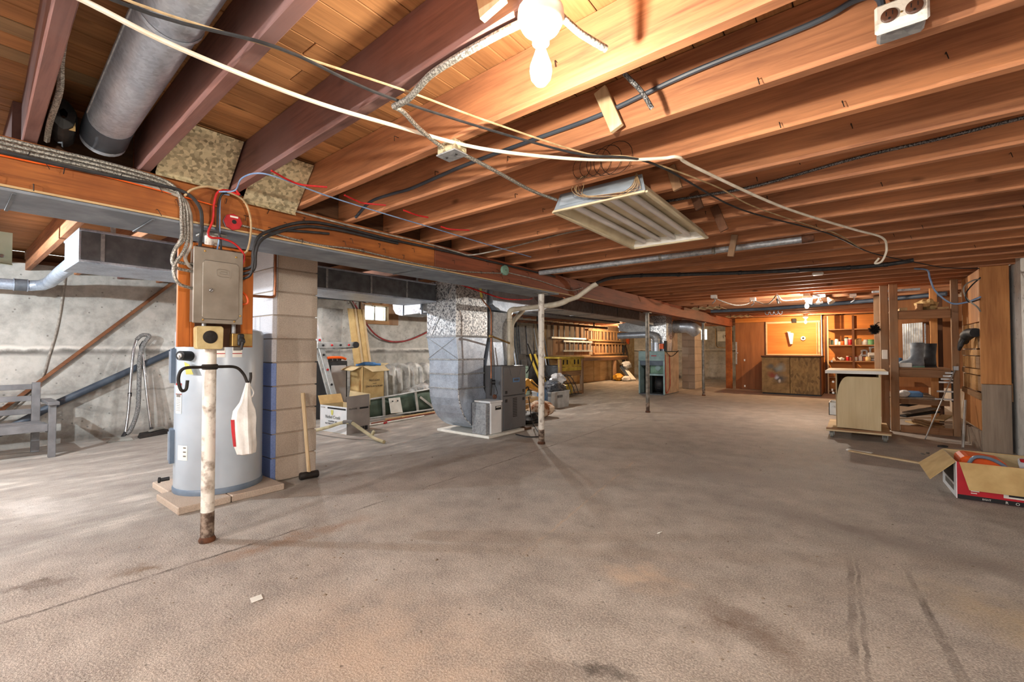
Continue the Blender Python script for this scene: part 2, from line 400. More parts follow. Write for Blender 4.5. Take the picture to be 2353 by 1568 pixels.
# cabinet door with over-spray blots (paint that landed there)
def spray_door():
    m, t, b = nt('osb_sprayed')
    v = coords(t)
    n = noise(t, v, 6, 6); base = ramp(t, n, [(.3, srgb(116, 92, 56)), (.66, srgb(172, 138, 88))])
    nn = N(t, 'ShaderNodeTexNoise'); t.links.new(v, nn.inputs['Vector']); nn.inputs['Scale'].default_value = 4
    dv = N(t, 'ShaderNodeVectorMath', operation='MULTIPLY_ADD'); t.links.new(nn.outputs['Color'], dv.inputs[0]); dv.inputs[1].default_value = (.22, 0, .22); t.links.new(v, dv.inputs[2])
    col = base
    for (x, z, rx, rz, c, k) in ((.02, .62, .10, .09, (60, 58, 58), .8), (.11, .66, .16, .14, (150, 160, 158), .85), (-.12, .68, .14, .10, (96, 100, 98), .8),
                                 (-.06, .50, .12, .06, (150, 64, 52), .8), (.08, .40, .19, .15, (72, 76, 84), .9), (.0, .44, .07, .08, (196, 204, 222), .9),
                                 (.09, .34, .05, .06, (222, 214, 204), .9)):
        mp = N(t, 'ShaderNodeMapping', vector_type='TEXTURE'); mp.inputs['Location'].default_value = (x+.11, 0, z+.11-.035); mp.inputs['Scale'].default_value = (rx, 1e3, rz)
        t.links.new(dv.outputs[0], mp.inputs[0])
        ln = N(t, 'ShaderNodeVectorMath', operation='LENGTH'); t.links.new(mp.outputs[0], ln.inputs[0])
        col = mix(t, ramp(t, ln.outputs['Value'], [(.3, (k, k, k, 1)), (1, (0, 0, 0, 1))]), col, srgb(*c))
    t.links.new(col, b.inputs['Base Color']); b.inputs['Roughness'].default_value = .7
spray_door()
# frosted lamp glass: lets the lamp's light out and glows softly itself
def bulb_glass():
    m, t, b = nt('bulb_glass')
    e = N(t, 'ShaderNodeEmission'); e.inputs[0].default_value = (1, .86, .66, 1); e.inputs[1].default_value = 1.6
    tr = N(t, 'ShaderNodeBsdfTransparent')
    mx = N(t, 'ShaderNodeMixShader'); mx.inputs[0].default_value = .45
    t.links.new(tr.outputs[0], mx.inputs[1]); t.links.new(e.outputs[0], mx.inputs[2])
    t.links.new(mx.outputs[0], t.nodes['Material Output'].inputs[0])
bulb_glass()
def clear(name, c, a, rough=.2):
    m, t, b = nt(name)
    b.inputs['Base Color'].default_value = srgb(*c); b.inputs['Roughness'].default_value = rough
    b.inputs['Alpha'].default_value = a
clear('pane_glass', (220, 240, 236), .25)
clear('film', (222, 226, 230), .45, .25)

# ------------------------------------------------------------------ mesh helpers
class B:
    def __init__(s): s.v = []; s.f = []
    def add(s, vs, fs):
        n = len(s.v); s.v += [tuple(p) for p in vs]; s.f += [tuple(i+n for i in f) for f in fs]; return s
    def hexa(s, p):   # p: bottom 4 (ccw from above), top 4
        return s.add(p, [(3, 2, 1, 0), (4, 5, 6, 7), (0, 1, 5, 4), (1, 2, 6, 5), (2, 3, 7, 6), (3, 0, 4, 7)])
    def box(s, x0, y0, z0, x1, y1, z1):
        if x0 > x1: x0, x1 = x1, x0
        if y0 > y1: y0, y1 = y1, y0
        if z0 > z1: z0, z1 = z1, z0
        return s.hexa([(x0, y0, z0), (x1, y0, z0), (x1, y1, z0), (x0, y1, z0), (x0, y0, z1), (x1, y0, z1), (x1, y1, z1), (x0, y1, z1)])
    def bar(s, a, b, w, h, up=(0, 0, 1)):   # rectangular bar from a to b, w across, h along 'up'
        a = Vector(a); b = Vector(b); d = (b-a).normalized(); u = Vector(up)
        if abs(d.dot(u)) > .95: u = Vector((1, 0, 0))
        r = d.cross(u).normalized(); u = r.cross(d).normalized()
        p = []
        for c in (a, b):
            p += [c-r*w/2-u*h/2, c+r*w/2-u*h/2, c+r*w/2+u*h/2, c-r*w/2+u*h/2]
        return s.add(p, [(0, 1, 2, 3), (7, 6, 5, 4), (0, 4, 5, 1), (1, 5, 6, 2), (2, 6, 7, 3), (3, 7, 4, 0)])
    def tube(s, pts, r, n=8, cap=True):
        pts = [Vector(p) for p in pts]; m = len(pts)
        rs = r if isinstance(r, (list, tuple)) else [r]*m
        prev = None; vs = []
        for i, p in enumerate(pts):
            d = (pts[min(i+1, m-1)]-pts[max(i-1, 0)])
            if d.length < 1e-9: d = Vector((0, 0, 1))
            d.normalize()
            if prev is None:
                u = Vector((0, 0, 1)) if abs(d.z) < .9 else Vector((1, 0, 0))
            else: u = prev
            u = (u-d*u.dot(d))
            if u.length < 1e-6: u = d.orthogonal()
            u.normalize(); prev = u; q = d.cross(u)
            for k in range(n):
                a = 2*math.pi*k/n; vs.append(p+u*math.cos(a)*rs[i]+q*math.sin(a)*rs[i])
        fs = []
        for i in range(m-1):
            for k in range(n):
                k2 = (k+1) % n; fs.append((i*n+k, i*n+k2, (i+1)*n+k2, (i+1)*n+k))
        if cap: fs += [tuple(range(n-1, -1, -1)), tuple(range((m-1)*n, m*n))]
        return s.add(vs, fs)
    def cyl(s, a, b, r0, r1=None, n=16): return s.tube([a, b], [r0, r0 if r1 is None else r1], n)
    def lathe(s, prof, c=(0, 0, 0), n=24, ax='z'):
        vs = []
        for (r, z) in prof:
            for k in range(n):
                a = 2*math.pi*k/n; x, y = r*math.cos(a), r*math.sin(a)
                p = {'z': (x, y, z), 'x': (z, x, y), 'y': (y, z, x)}[ax]
                vs.append((c[0]+p[0], c[1]+p[1], c[2]+p[2]))
        fs = []; m = len(prof)
        for i in range(m-1):
            for k in range(n):
                k2 = (k+1) % n; fs.append((i*n+k, i*n+k2, (i+1)*n+k2, (i+1)*n+k))
        if prof[0][0] > 1e-5: fs.append(tuple(range(n-1, -1, -1)))
        if prof[-1][0] > 1e-5: fs.append(tuple(range((m-1)*n, m*n)))
        return s.add(vs, fs)
    def prism(s, poly, plane, a0, a1):   # polygon in plane ('xy','yz','xz') pulled along the third axis
        f = {'xy': lambda p, a: (p[0], p[1], a), 'yz': lambda p, a: (a, p[0], p[1]), 'xz': lambda p, a: (p[0], a, p[1])}[plane]
        n = len(poly); vs = [f(p, a0) for p in poly]+[f(p, a1) for p in poly]
        return s.add(vs, [tuple(range(n-1, -1, -1)), tuple(range(n, 2*n))]+[(i, (i+1) % n, n+(i+1) % n, n+i) for i in range(n)])
    def slab(s, p, t):   # four corners p, thickness t along the face normal
        p = [Vector(q) for q in p]; nn = (p[1]-p[0]).cross(p[3]-p[0]).normalized()*t
        return s.hexa([*p, *[q+nn for q in p]])
    def sheet(s, rows, t=.0):   # grid surface
        R = len(rows); Cn = len(rows[0]); vs = [p for r in rows for p in r]; fs = []
        for i in range(R-1):
            for j in range(Cn-1): fs.append((i*Cn+j, i*Cn+j+1, (i+1)*Cn+j+1, (i+1)*Cn+j))
        return s.add(vs, fs)
def cr(pts, n=6):   # smooth path through points
    P = [Vector(p) for p in pts]; out = []
    for i in range(len(P)-1):
        a = P[i-1] if i else P[0]*2-P[1]; b = P[i]; c = P[i+1]; d = P[i+2] if i+2 < len(P) else P[i+1]*2-P[i]
        for k in range(n):
            u = k/n
            out.append(.5*((2*b)+(c-a)*u+(2*a-5*b+4*c-d)*u*u+(3*b-a-3*c+d)*u**3))
    out.append(P[-1]); return out
ORG = {}
def mk(b, name, mat, parent=None, smooth=False, bev=0, solid=0, org=None, label=None, kind=None):
    me = bpy.data.meshes.new(name)
    if parent is not None: o3 = ORG[parent.name]
    elif org is not None: o3 = org
    else:
        xs = [p[0] for p in b.v]; ys = [p[1] for p in b.v]; zs = [p[2] for p in b.v]
        o3 = ((min(xs)+max(xs))/2, (min(ys)+max(ys))/2, min(zs))
    me.from_pydata([(p[0]-o3[0], p[1]-o3[1], p[2]-o3[2]) for p in b.v], [], b.f)
    bm = bmesh.new(); bm.from_mesh(me)
    bmesh.ops.recalc_face_normals(bm, faces=bm.faces)
    if bev:
        ed = [e for e in bm.edges if len(e.link_faces) == 2 and e.calc_face_angle(0) > .5]
        bmesh.ops.bevel(bm, geom=ed, offset=bev, segments=1, affect='EDGES', clamp_overlap=True)
    if smooth:
        for f in bm.faces: f.smooth = True
        for e in bm.edges:
            if len(e.link_faces) == 2 and e.calc_face_angle(0) > .7: e.smooth = False
    bm.to_mesh(me); bm.free()
    me.materials.append(MATS[mat])
    o = bpy.data.objects.new(name, me); COL.objects.link(o)
    if parent is not None: o.parent = parent
    else: o.location = o3
    ORG[o.name] = o3
    if solid:
        md = o.modifiers.new('thickness', 'SOLIDIFY'); md.thickness = solid; md.offset = 0
    if label: o['label'] = label
    if kind: o['kind'] = kind
    return o
def tag(o, label, cat, group=None, kind=None):
    o['label'] = label; o['category'] = cat
    if group: o['group'] = group
    if kind: o['kind'] = kind
    return o
def T(name, label, cat, loc, group=None):   # an Empty at the thing's base
    o = bpy.data.objects.new(name, None); COL.objects.link(o); o.location = loc
    o.empty_display_size = .1; ORG[o.name] = tuple(loc)
    return tag(o, label, cat, group)
def struct(b, name, mat, **k):
    o = mk(b, name, mat, **k); o['kind'] = 'structure'; return o
def sroot(name, loc):
    o = bpy.data.objects.new(name, None); COL.objects.link(o); o.location = loc; ORG[o.name] = tuple(loc); o['kind'] = 'structure'; return o
def piece(src, parent, loc):   # another alike piece sharing the mesh
    o = src.copy(); COL.objects.link(o); o.parent = parent
    g = ORG[parent.name]; o.location = (loc[0]-g[0], loc[1]-g[1], loc[2]-g[2]); return o
def text(s, size, mat, parent, at, xdir, ydir, name='lettering', ext=.0006, align='CENTER', label=None):
    cu = bpy.data.curves.new('t', 'FONT'); cu.body = s; cu.size = size; cu.extrude = ext; cu.align_x = align; cu.align_y = 'CENTER'
    to = bpy.data.objects.new('t', cu); COL.objects.link(to)
    dg = bpy.context.evaluated_depsgraph_get(); me = bpy.data.meshes.new_from_object(to.evaluated_get(dg))
    bpy.data.objects.remove(to)
    x = Vector(xdir).normalized(); y = Vector(ydir).normalized(); z = x.cross(y)
    g = Vector(ORG[parent.name])
    mt = Matrix((x, y, z)).transposed().to_4x4(); mt.translation = Vector(at)-g
    me.transform(mt); me.materials.clear(); me.materials.append(MATS[mat])
    o = bpy.data.objects.new(name, me); COL.objects.link(o); o.parent = parent; ORG[o.name] = tuple(g)
    if label: o['label'] = label
    return o
def wire(name, pts, r, mat, label, cat='cable', n=6, seg=6, group=None):
    b = B(); b.tube(cr(pts, seg) if seg else pts, r, n)
    return tag(mk(b, name, mat, smooth=True), label, cat, group)
# ================================================================== structure
X0, X1, Y0, Y1 = -7.5, 1.335, -3.2, 18.2
struct(B().box(X0-.2, Y0-.2, -.12, X1+.2, Y1+.2, 0), 'floor', 'floor_concrete', org=(0, 0, 0))
# long concrete wall of the side bay, with an opening for the small window
wl = sroot('wall_left', (X0-.1, 0, 0))
WY0, WY1, WZ0, WZ1 = 4.92, 5.80, 1.62, 2.08
for i, (a, b_, z0, z1) in enumerate(((Y0, 2.02, 0, 2.1), (2.025, WY0, 0, 2.1), (WY0, WY1, 0, WZ0), (WY0, WY1, WZ1, 2.1), (WY1, 11.2, 0, 2.1))):
    mk(B().box(X0-.2, a, z0, X0-(.004 if i == 1 else 0), b_, z1), 'pour', 'wall_concrete', wl)
mk(B().box(X0-.2, 11.2, 0, X0, Y1, 2.1), 'pour', 'wall_concrete_warm', wl)
mk(B().box(X0-.16, Y0, 2.1, X0+.02, 4.7, 2.14), 'sill_plate', 'dark_y', wl)
mk(B().box(X0-.16, 6.0, 2.1, X0+.02, Y1, 2.14), 'sill_plate', 'dark_y', wl)
mk(B().box(X0-.16, Y0, 2.14, X0-.11, Y1, 2.245), 'rim_joist', 'dark_y', wl)
# small two-pane window in the side-bay wall
wn = sroot('window_1', (X0-.1, 5.35, WZ0))
mk(B().box(X0-.15, WY0, WZ0, X0+.03, WY0+.09, WZ1).box(X0-.15, WY1-.24, WZ0, X0+.03, WY1, WZ1), 'frame_post', 'stud_z', wn)
mk(B().box(X0-.15, WY0+.09, WZ0, X0+.05, WY1-.24, WZ0+.07), 'sill', 'stud_y', wn)
mk(B().box(X0-.15, WY0+.09, WZ1-.09, X0+.03, WY1-.24, WZ1), 'head', 'stud_y', wn)
ya, yb, za, zb = WY0+.09, WY1-.24, WZ0+.07, WZ1-.09
mk(B().box(X0-.09, ya, za, X0-.05, yb, za+.02).box(X0-.09, ya, zb-.02, X0-.05, yb, zb).box(X0-.09, ya, za, X0-.05, ya+.02, zb).box(X0-.09, yb-.02, za, X0-.05, yb, zb).box(X0-.09, (ya+yb)/2-.014, za, X0-.05, (ya+yb)/2+.014, zb), 'sash', 'plastic_white', wn)
for a, b_ in ((ya+.02, (ya+yb)/2-.014), ((ya+yb)/2+.014, yb-.02)):
    mk(B().box(X0-.075, a, za+.02, X0-.07, b_, zb-.02), 'pane', 'pane_glass', wn)
struct(B().box(X1, Y0, 0, X1+.2, 14.4, 2.2), 'wall_right', 'wall_concrete_plain')
mk(B().box(X1-.012, Y0, 2.2, X1+.15, 14.4, 2.245), 'sill_plate', 'grey_z', bpy.data.objects['wall_right'])
struct(B().box(X0-.2, Y0-.2, 0, X1+.2, Y0, 2.245), 'wall_back', 'wall_concrete')
# far wall with a window, seen through the gap left of the plywood
wf = sroot('wall_far', (-5, Y1, 0))
FW = (-5.05, -4.55, 1.50, 1.95)
for a, b_, z0, z1 in ((X0-.2, FW[0], 0, 2.245), (FW[1], -2.6, 0, 2.245), (FW[0], FW[1], 0, FW[2]), (FW[0], FW[1], FW[3], 2.245)):
    mk(B().box(a, Y1, z0, b_, Y1+.2, z1), 'pour', 'wall_concrete', wf)
wn2 = sroot('window_2', (-4.8, Y1, 1.5))
mk(B().box(FW[0], Y1+.05, FW[2], FW[0]+.03, Y1+.1, FW[3]).box(FW[1]-.03, Y1+.05, FW[2], FW[1], Y1+.1, FW[3]).box(FW[0]+.03, Y1+.05, FW[2], FW[1]-.03, Y1+.1, FW[2]+.03).box(FW[0]+.03, Y1+.05, FW[3]-.03, FW[1]-.03, Y1+.1, FW[3]), 'sash', 'plastic_white', wn2)
mk(B().box(FW[0]+.03, Y1+.07, FW[2]+.03, FW[1]-.03, Y1+.08, FW[3]-.03), 'pane', 'pane_glass', wn2)
struct(B().box(-2.78, 14.35, 0, -2.62, Y1, 2.245), 'wall_inner', 'wall_concrete')
# plywood end wall: one sheet after another, with a header board and framed sheet
we = sroot('wall_end', (-.7, 14.2, 0))
mk(B().box(-2.78, 14.2, 0, -2.0, 14.23, 1.90), 'plywood_sheet', 'ply_brown', we, bev=.003)
mk(B().box(-1.995, 14.2, 0, -.72, 14.23, 1.90), 'plywood_sheet', 'ply_orange', we, bev=.003)
mk(B().box(-.715, 14.32, 0, .45, 14.35, 2.02), 'plywood_sheet', 'ply_orange', we, bev=.003)
mk(B().box(.455, 14.32, 0, X1, 14.35, 2.02), 'plywood_sheet', 'ply_brown', we, bev=.003)
mk(B().box(-2.78, 14.185, 1.905, -.72, 14.23, 2.03), 'header_board', 'ply_orange', we, bev=.003)
mk(B().box(-2.78, 14.24, 0, -.73, 14.31, 2.245), 'backing', 'dark_z', we); mk(B().box(-.72, 14.36, 0, X1, 14.40, 2.245), 'backing', 'dark_z', we)
for n_, q in (('frame_rail', (-2.0, 14.165, .975, -.74, 14.199, 1.005)), ('frame_rail', (-2.0, 14.165, 1.845, -1.36, 14.184, 1.90)), ('frame_rail', (-1.27, 14.165, 1.845, -.74, 14.184, 1.90)),
              ('frame_stile', (-2.0, 14.16, 1.005, -1.965, 14.199, 1.845)), ('frame_stile', (-.79, 14.16, 1.005, -.745, 14.199, 1.845)), ('frame_stile', (-.83, 14.17, 1.005, -.81, 14.199, 1.845))):
    mk(B().box(*q), n_, 'pale_x', we, bev=.004)

# ------------------------------------------------------------------ ceiling: joists and subfloor planks
ce = sroot('ceiling', (0, 0, 2.02))
JZ, JT = 2.02, 2.245
SK = {0: .085, 1: .085, 2: .09, 3: .07, 4: .05, 5: .04, 6: .02}
def joist(ya, yb, xa, xb, mat, zt=JT, zb=JZ, th=.045):
    b = B(); b.hexa([(xa, ya-th, zb), (xb, yb-th, zb), (xb, yb, zb), (xa, ya, zb), (xa, ya-th, zt), (xb, yb-th, zt), (xb, yb, zt), (xa, ya, zt)])
    return mk(b, 'joist', mat, ce, bev=.003)
JY = []
for i in range(-8, 35):
    y = .17+.4*i
    if y > 14.1: break
    s = SK.get(i, .085 if i < 0 else .0); JY.append((y, s))
    j = joist(y+s, y-s*.6, -2.99, X1+.005, 'joist_cool_lit' if i in (0, 1, 2) else 'joist_x', zb=JZ+random.uniform(-.006, .006) if i > 8 else JZ)
    if -1 < i < 26:   # solid blocking over the beam
        mk(B().box(-3.03, y+s+.003, JZ+.001, -2.995, y+s+.352, JT-.005), 'blocking', 'dark_y', ce)
for i in range(-8, 46):
    y = .17+.4*i+.06
    if y > Y1-.05: break
    joist(y, y, X0-.09, -3.032, 'joist_x' if i % 3 else 'joist_cool_lit')
# planks of the subfloor run across the joists
x = -3.13; k = 0
while x < X1+.1:
    wd = random.choice((.098, .104, .108))
    cuts = [Y0]+sorted((random.uniform(.0, 3.2), random.uniform(5, 9)))+[14.4]
    for a, b_ in zip(cuts, cuts[1:]):
        dz = random.uniform(0, .003)
        mat = 'plank_grey' if (x < -1.9 and a < .2 and b_ < 1.0) else 'plank_y'
        mk(B().box(x, a+.002, JT+dz, x+wd-.004, b_-.002, JT+.022+dz), 'plank', mat, ce, bev=.002)
    x += wd
x = X0-.1
while x < -3.14:
    wd = min(.21, -3.13-x)
    for a, b_ in ((Y0, 6.9), (6.9, Y1)):
        mk(B().box(x, a+.002, JT, x+wd-.005, b_-.002, JT+.022), 'plank', 'plank_y', ce, bev=.002)
    x += wd
mk(B().box(X0-.1, Y0, JT+.03, X1+.1, Y1, JT+.06), 'deck_above', 'dark_y', ce)

# ------------------------------------------------------------------ main beam
bm_ = T('support_beam', 'long orange-stained built-up wooden beam carrying the joists', 'beam', (-2.94, 5.6, 1.787))
mk(B().box(-3.02, Y0+.02, 1.795, -2.86, 2.6, 2.018), 'timber', 'beam_y', bm_, bev=.004)
mk(B().box(-3.02, 2.604, 1.795, -2.86, 14.3, 2.018), 'timber', 'beam_dark', bm_, bev=.004)
mk(B().box(-2.858, Y0+.02, 1.796, -2.846, 5.8, 1.806), 'edge_strip', 'pale_y', bm_)
mk(B().box(-3.24, Y0+.02, 1.780, -2.845, 4.6, 1.794), 'steel_plate', 'steel_plate', bm_, bev=.002)
for y in (.18, .66, 2.45):
    mk(B().box(-3.2401, y, 1.774, -2.86, y+.012, 1.7798), 'plate_seam', 'duct_grey', bm_)
nb = B()
for k in range(46):   # nails bent over in the beam face
    y = random.uniform(.05, 5.2); z = random.uniform(1.83, 1.99); a = random.uniform(-.6, .6)
    nb.tube([(-2.86, y, z), (-2.835, y, z-.004), (-2.832, y+.03*math.sin(a), z-.035)], .0018, 4)
mk(nb, 'bent_nails', 'iron', bm_, kind='stuff')
# orange post under the beam's far end
tag(mk(B().box(-3.02, 14.08, 0, -2.86, 14.18, 1.79), 'wooden_post', 'beam_y', bev=.004), 'orange-stained wooden post under the far end of the beam', 'post')

# ------------------------------------------------------------------ steel posts
def post(x, y, r, mat, label, lean=(0, 0), ztop=1.779):
    p = T('steel_post', label, 'post', (x, y, 0))
    mk(B().cyl((x, y, .004), (x+lean[0], y+lean[1], ztop-.012), r, n=20), 'pipe', mat, p, smooth=True)
    mk(B().box(x+lean[0]-.06, y+lean[1]-.06, ztop-.012, x+lean[0]+.06, y+lean[1]+.06, ztop), 'cap_plate', 'steel_grey', p)
    mk(B().lathe([(r*1.2, 0), (r*1.3, .012), (r*1.05, .03)], (x, y, 0), 20), 'rust_collar', 'rust', p, smooth=True)
    mk(B().lathe([(r+.0008, .03), (r+.0010, .12), (r+.0006, .17)], (x+lean[0]*.05, y+lean[1]*.05, 0), 20), 'bare_foot', 'steel_rusty', p, smooth=True)
    return p
P1 = post(-2.975, .965, .0335, 'steel_white', 'white flaking steel post in front of the water heater')
post(-2.95, 4.37, .036, 'steel_white', 'white steel post right of the grey furnace')
post(-2.945, 7.74, .034, 'steel_grey', 'dull grey steel post in front of the old furnace')
post(-2.945, 11.40, .034, 'steel_grey', 'dark steel post before the pale lit doorway')

# ------------------------------------------------------------------ concrete block pier by the water heater
pr = T('block_pier', 'tan concrete block pier with white and blue painted side behind the water heater', 'pier', (-4.05, 1.89, 0))
zz = 0; k = 0
mk(B().box(-4.24, 1.712, 0, -3.862, 2.078, 2.015), 'mortar', 'mortar', pr)
while zz < 2.0:
    h = min(.197, 2.015-zz)
    b = B().box(-4.25+random.uniform(-.002, .002), 1.74, zz+.004, -3.85+random.uniform(-.003, .003), 2.09, zz+h-.004)
    mk(b, 'block', 'block_tan', pr, bev=.004)
    mk(B().box(-4.25, 1.70, zz+.003, -3.85+random.uniform(-.003, .002), 1.7395, zz+h-.003), 'painted_block_face', 'block_blue' if zz < .95 else 'block_white', pr, bev=.003)
    zz += .2; k += 1

# ------------------------------------------------------------------ lamps: porcelain holder, bulb, and the light inside it
for i, (x, y, z, pw, c, lab) in enumerate(LAMPS):
    t_ = T('light_bulb', lab, 'lamp', (x, y, z-.06))
    mk(B().lathe([(.012, .155), (.062, .15), (.064, .125), (.05, .10), (.026, .082), (.023, .06), (.016, .06)], (x, y, z), 24), 'holder', 'porcelain', t_, smooth=True)
    mk(B().lathe([(.013, .062), (.0135, .045), (.02, .025), (.029, .0), (.0305, -.015), (.027, -.036), (.015, -.052), (.0, -.056)], (x, y, z), 20), 'bulb', 'bulb_glass', t_, smooth=True)
    if z < 2: mk(B().lathe([(.05, .156), (.05, .19), (.0, .19)], (x, y, z), 8), 'ceiling_box', 'galv_dull', t_)
    ld = bpy.data.lights.new('lamp_light', 'POINT'); ld.energy = pw; ld.color = c; ld.shadow_soft_size = .02
    lo = bpy.data.objects.new('lamp_light', ld); COL.objects.link(lo); lo.parent = t_; lo.location = (0, 0, .048)
# ================================================================== water heater on patio slabs
for n_, q, lab in (('patio_slab', (-4.06, .99, 0, -3.58, 1.31, .05), 'concrete patio slab at the near corner under the water heater'),
                   ('patio_slab', (-4.06, 1.316, 0, -3.585, 1.69, .05), 'concrete patio slab between the water heater and the block pier'),
                   ('patio_slab', (-4.46, 1.06, 0, -4.066, 1.37, .05), 'concrete patio slab under the left side of the water heater'),
                   ('patio_slab', (-4.46, 1.376, 0, -4.066, 1.69, .05), 'concrete patio slab mostly hidden behind the water heater')):
    tag(mk(B().box(*q), n_, 'paver', bev=.006), lab, 'slab')
HX, HY, HR = -3.97, 1.365, .292
wh = T('water_heater', 'tall pale grey electric water heater standing on patio slabs', 'water heater', (HX, HY, .05))
mk(B().lathe([(HR-.012, .055), (HR, .075), (HR, 1.235), (HR-.01, 1.255), (HR-.06, 1.27), (0, 1.275)], (HX, HY, 0), 48), 'tank', 'tank', wh, smooth=True)
mk(B().lathe([(HR+.004, .05), (HR+.006, .056), (HR+.006, .085), (HR+.001, .092)], (HX, HY, 0), 48), 'base_ring', 'tank_dark', wh, smooth=True)
def patch(a0, a1, z0, z1, d=.0015, n=8, r=None, cx=HX, cy=HY):
    r = (r or HR)+d; b = B(); rows = []
    for z in (z0, z1):
        rows.append([(cx+r*math.cos(math.radians(a0+(a1-a0)*i/n)), cy+r*math.sin(math.radians(a0+(a1-a0)*i/n)), z) for i in range(n+1)])
    return b.sheet(rows)
def pbox(a0, a1, z0, z1, d):
    b = B(); n = 5; ring = []
    for rr in (HR-.004, HR+d):
        for z in (z0, z1):
            ring.append([(HX+rr*math.cos(math.radians(a0+(a1-a0)*i/n)), HY+rr*math.sin(math.radians(a0+(a1-a0)*i/n)), z) for i in range(n+1)])
    b.sheet([ring[0], ring[2], ring[3], ring[1]])
    for e in (0, n): b.add([ring[0][e], ring[1][e], ring[3][e], ring[2][e]], [(0, 1, 2, 3)])
    return b
for z0, z1 in ((.27, .515), (.86, 1.115)):
    c_ = mk(pbox(243, 268, z0, z1, .028), 'access_cover', 'tank_dark', wh)
    mk(pbox(252, 259, z0+.02, z1-.02, .034), 'cover_rib', 'tank', c_)
l1 = mk(patch(272, 287, .64, .86), 'warning_label', 'paper', wh)
mk(patch(272, 287, .845, .862, .002), 'label_band', 'print_red', l1); mk(patch(272, 287, .777, .785, .002), 'label_band', 'print_red', l1)
tx = B()
for k in range(9): tx.add(patch(274, 285, .66+k*.012+(.03 if k > 7 else 0), .663+k*.012, .002).v, patch(274, 285, 0, 1).f)
mk(tx, 'label_print', 'print_grey', l1)
l2 = mk(patch(281, 299, .305, .41), 'rating_label', 'paper', wh)
for z in (.33, .36, .39): mk(patch(292, 297, z, z+.01, .002), 'label_print', 'print_grey', l2)
for a in (333, 355):
    l3 = mk(patch(a, a+13, 1.05, 1.13), 'instruction_label', 'paper', wh)
    mk(patch(a, a+13, 1.075, 1.081, .002), 'label_band', 'print_red', l3); mk(patch(a+1, a+12, 1.10, 1.125, .002), 'label_print', 'print_grey', l3)
a = math.radians(301); dx, dy = math.cos(a), math.sin(a); vx, vy = HX+dx*HR, HY+dy*HR
mk(B().cyl((vx, vy, 1.06), (vx+dx*.085, vy+dy*.085, 1.065), .036, .034, 20), 'valve_cap', 'black', wh, smooth=True)
mk(B().cyl((vx+dx*.086, vy+dy*.086, 1.065), (vx+dx*.092, vy+dy*.092, 1.065), .018, .016, 12).bar((vx+dx*.094, vy+dy*.094, 1.065), (vx+dx*.094+.02, vy+dy*.094-.005, 1.04), .004, .01), 'valve_lever', 'plastic_white', wh)
mk(B().slab([(vx+dx*.05, vy+dy*.05, 1.02), (vx+dx*.04+.05, vy+dy*.04+.01, 1.0), (vx+dx*.03+.075, vy+dy*.03+.02, .93), (vx+dx*.04+.02, vy+dy*.04, .93)], .002), 'valve_tag', 'tag_yellow', wh)
mk(B().cyl((HX-.12, HY-.29, .14), (HX-.14, HY-.34, .135), .014).cyl((HX-.14, HY-.34, .135), (HX-.145, HY-.352, .135), .022, n=10), 'drain_valve', 'black', wh, smooth=True)
for dy_ in (-.1, .1): mk(B().cyl((HX-.02, HY+dy_, 1.26), (HX-.02, HY+dy_, 1.44), .012), 'nipple', 'copper', wh, smooth=True)
wire('copper_pipe', [(-3.84, 1.50, 1.54), (-3.838, 1.62, 1.543), (-3.838, 1.70, 1.55), (-3.838, 1.712, 1.60), (-3.838, 1.712, 1.80), (-3.838, 1.712, 2.02)], .011, 'copper', 'copper water pipe bending up the white face of the block pier', 'pipe', 10, 4)

# ------------------------------------------------------------------ bent iron hook clamped on the post, with the shopping bag
hk = T('iron_hook', 'black bent iron rod hook crossing the white post', 'hook', (-2.93, .97, .88))
mk(B().tube(cr([(-2.93, .845, .935), (-2.93, .838, .885), (-2.93, .815, .885), (-2.93, .803, .95), (-2.93, .825, 1.0), (-2.93, .90, 1.006), (-2.928, 1.0, 1.006), (-2.928, 1.085, 1.0), (-2.928, 1.13, .955), (-2.928, 1.155, .895), (-2.928, 1.168, .93), (-2.928, 1.168, .966)], 6), .0085, 8), 'rod', 'iron', hk, smooth=True)
mk(B().lathe([(.036, .99), (.040, .993), (.040, 1.018), (.036, 1.021)], (-2.974, .9655, 0), 20), 'clamp', 'iron', hk, smooth=True)
bg_ = T('shopping_bag', 'white plastic shopping bag with red print hanging from the iron hook', 'bag', (-2.925, 1.14, .47))
def bagring(z, rx, ry, cy, n=28, d=0, ph=0):
    return [(-2.922+(rx+d)*(1+.10*math.sin(7*2*math.pi*i/n+ph))*math.cos(2*math.pi*i/n), cy+(ry+d)*(1+.10*math.sin(7*2*math.pi*i/n+ph))*math.sin(2*math.pi*i/n), z) for i in range(n)]+[None]
prof = [(.470, .010, .025, 1.150), (.480, .035, .048, 1.148), (.53, .045, .058, 1.142), (.62, .046, .060, 1.135), (.69, .042, .064, 1.135), (.74, .034, .058, 1.136), (.79, .022, .032, 1.142), (.85, .012, .02, 1.146), (.905, .008, .012, 1.152)]
rows = []
for i, (z, rx, ry, cy) in enumerate(prof):
    r_ = bagring(z, rx, ry, cy, ph=i*.35)[:-1]; rows.append(r_+[r_[0]])
mk(B().sheet(rows), 'bag_body', 'bag_white', bg_, smooth=True)
for lo, hi in ((23, 27), (9, 13)):
    rr = []
    for i, (z, rx, ry, cy) in enumerate(prof[2:5]):
        r_ = bagring(z, rx, ry, cy, d=.0025, ph=(i+2)*.35)[:-1]; rr.append([r_[k % 28] for k in range(lo if lo < 20 else 19, hi if lo < 20 else 23)])
    mk(B().sheet(rr), 'red_print', 'print_red', bg_, smooth=True)
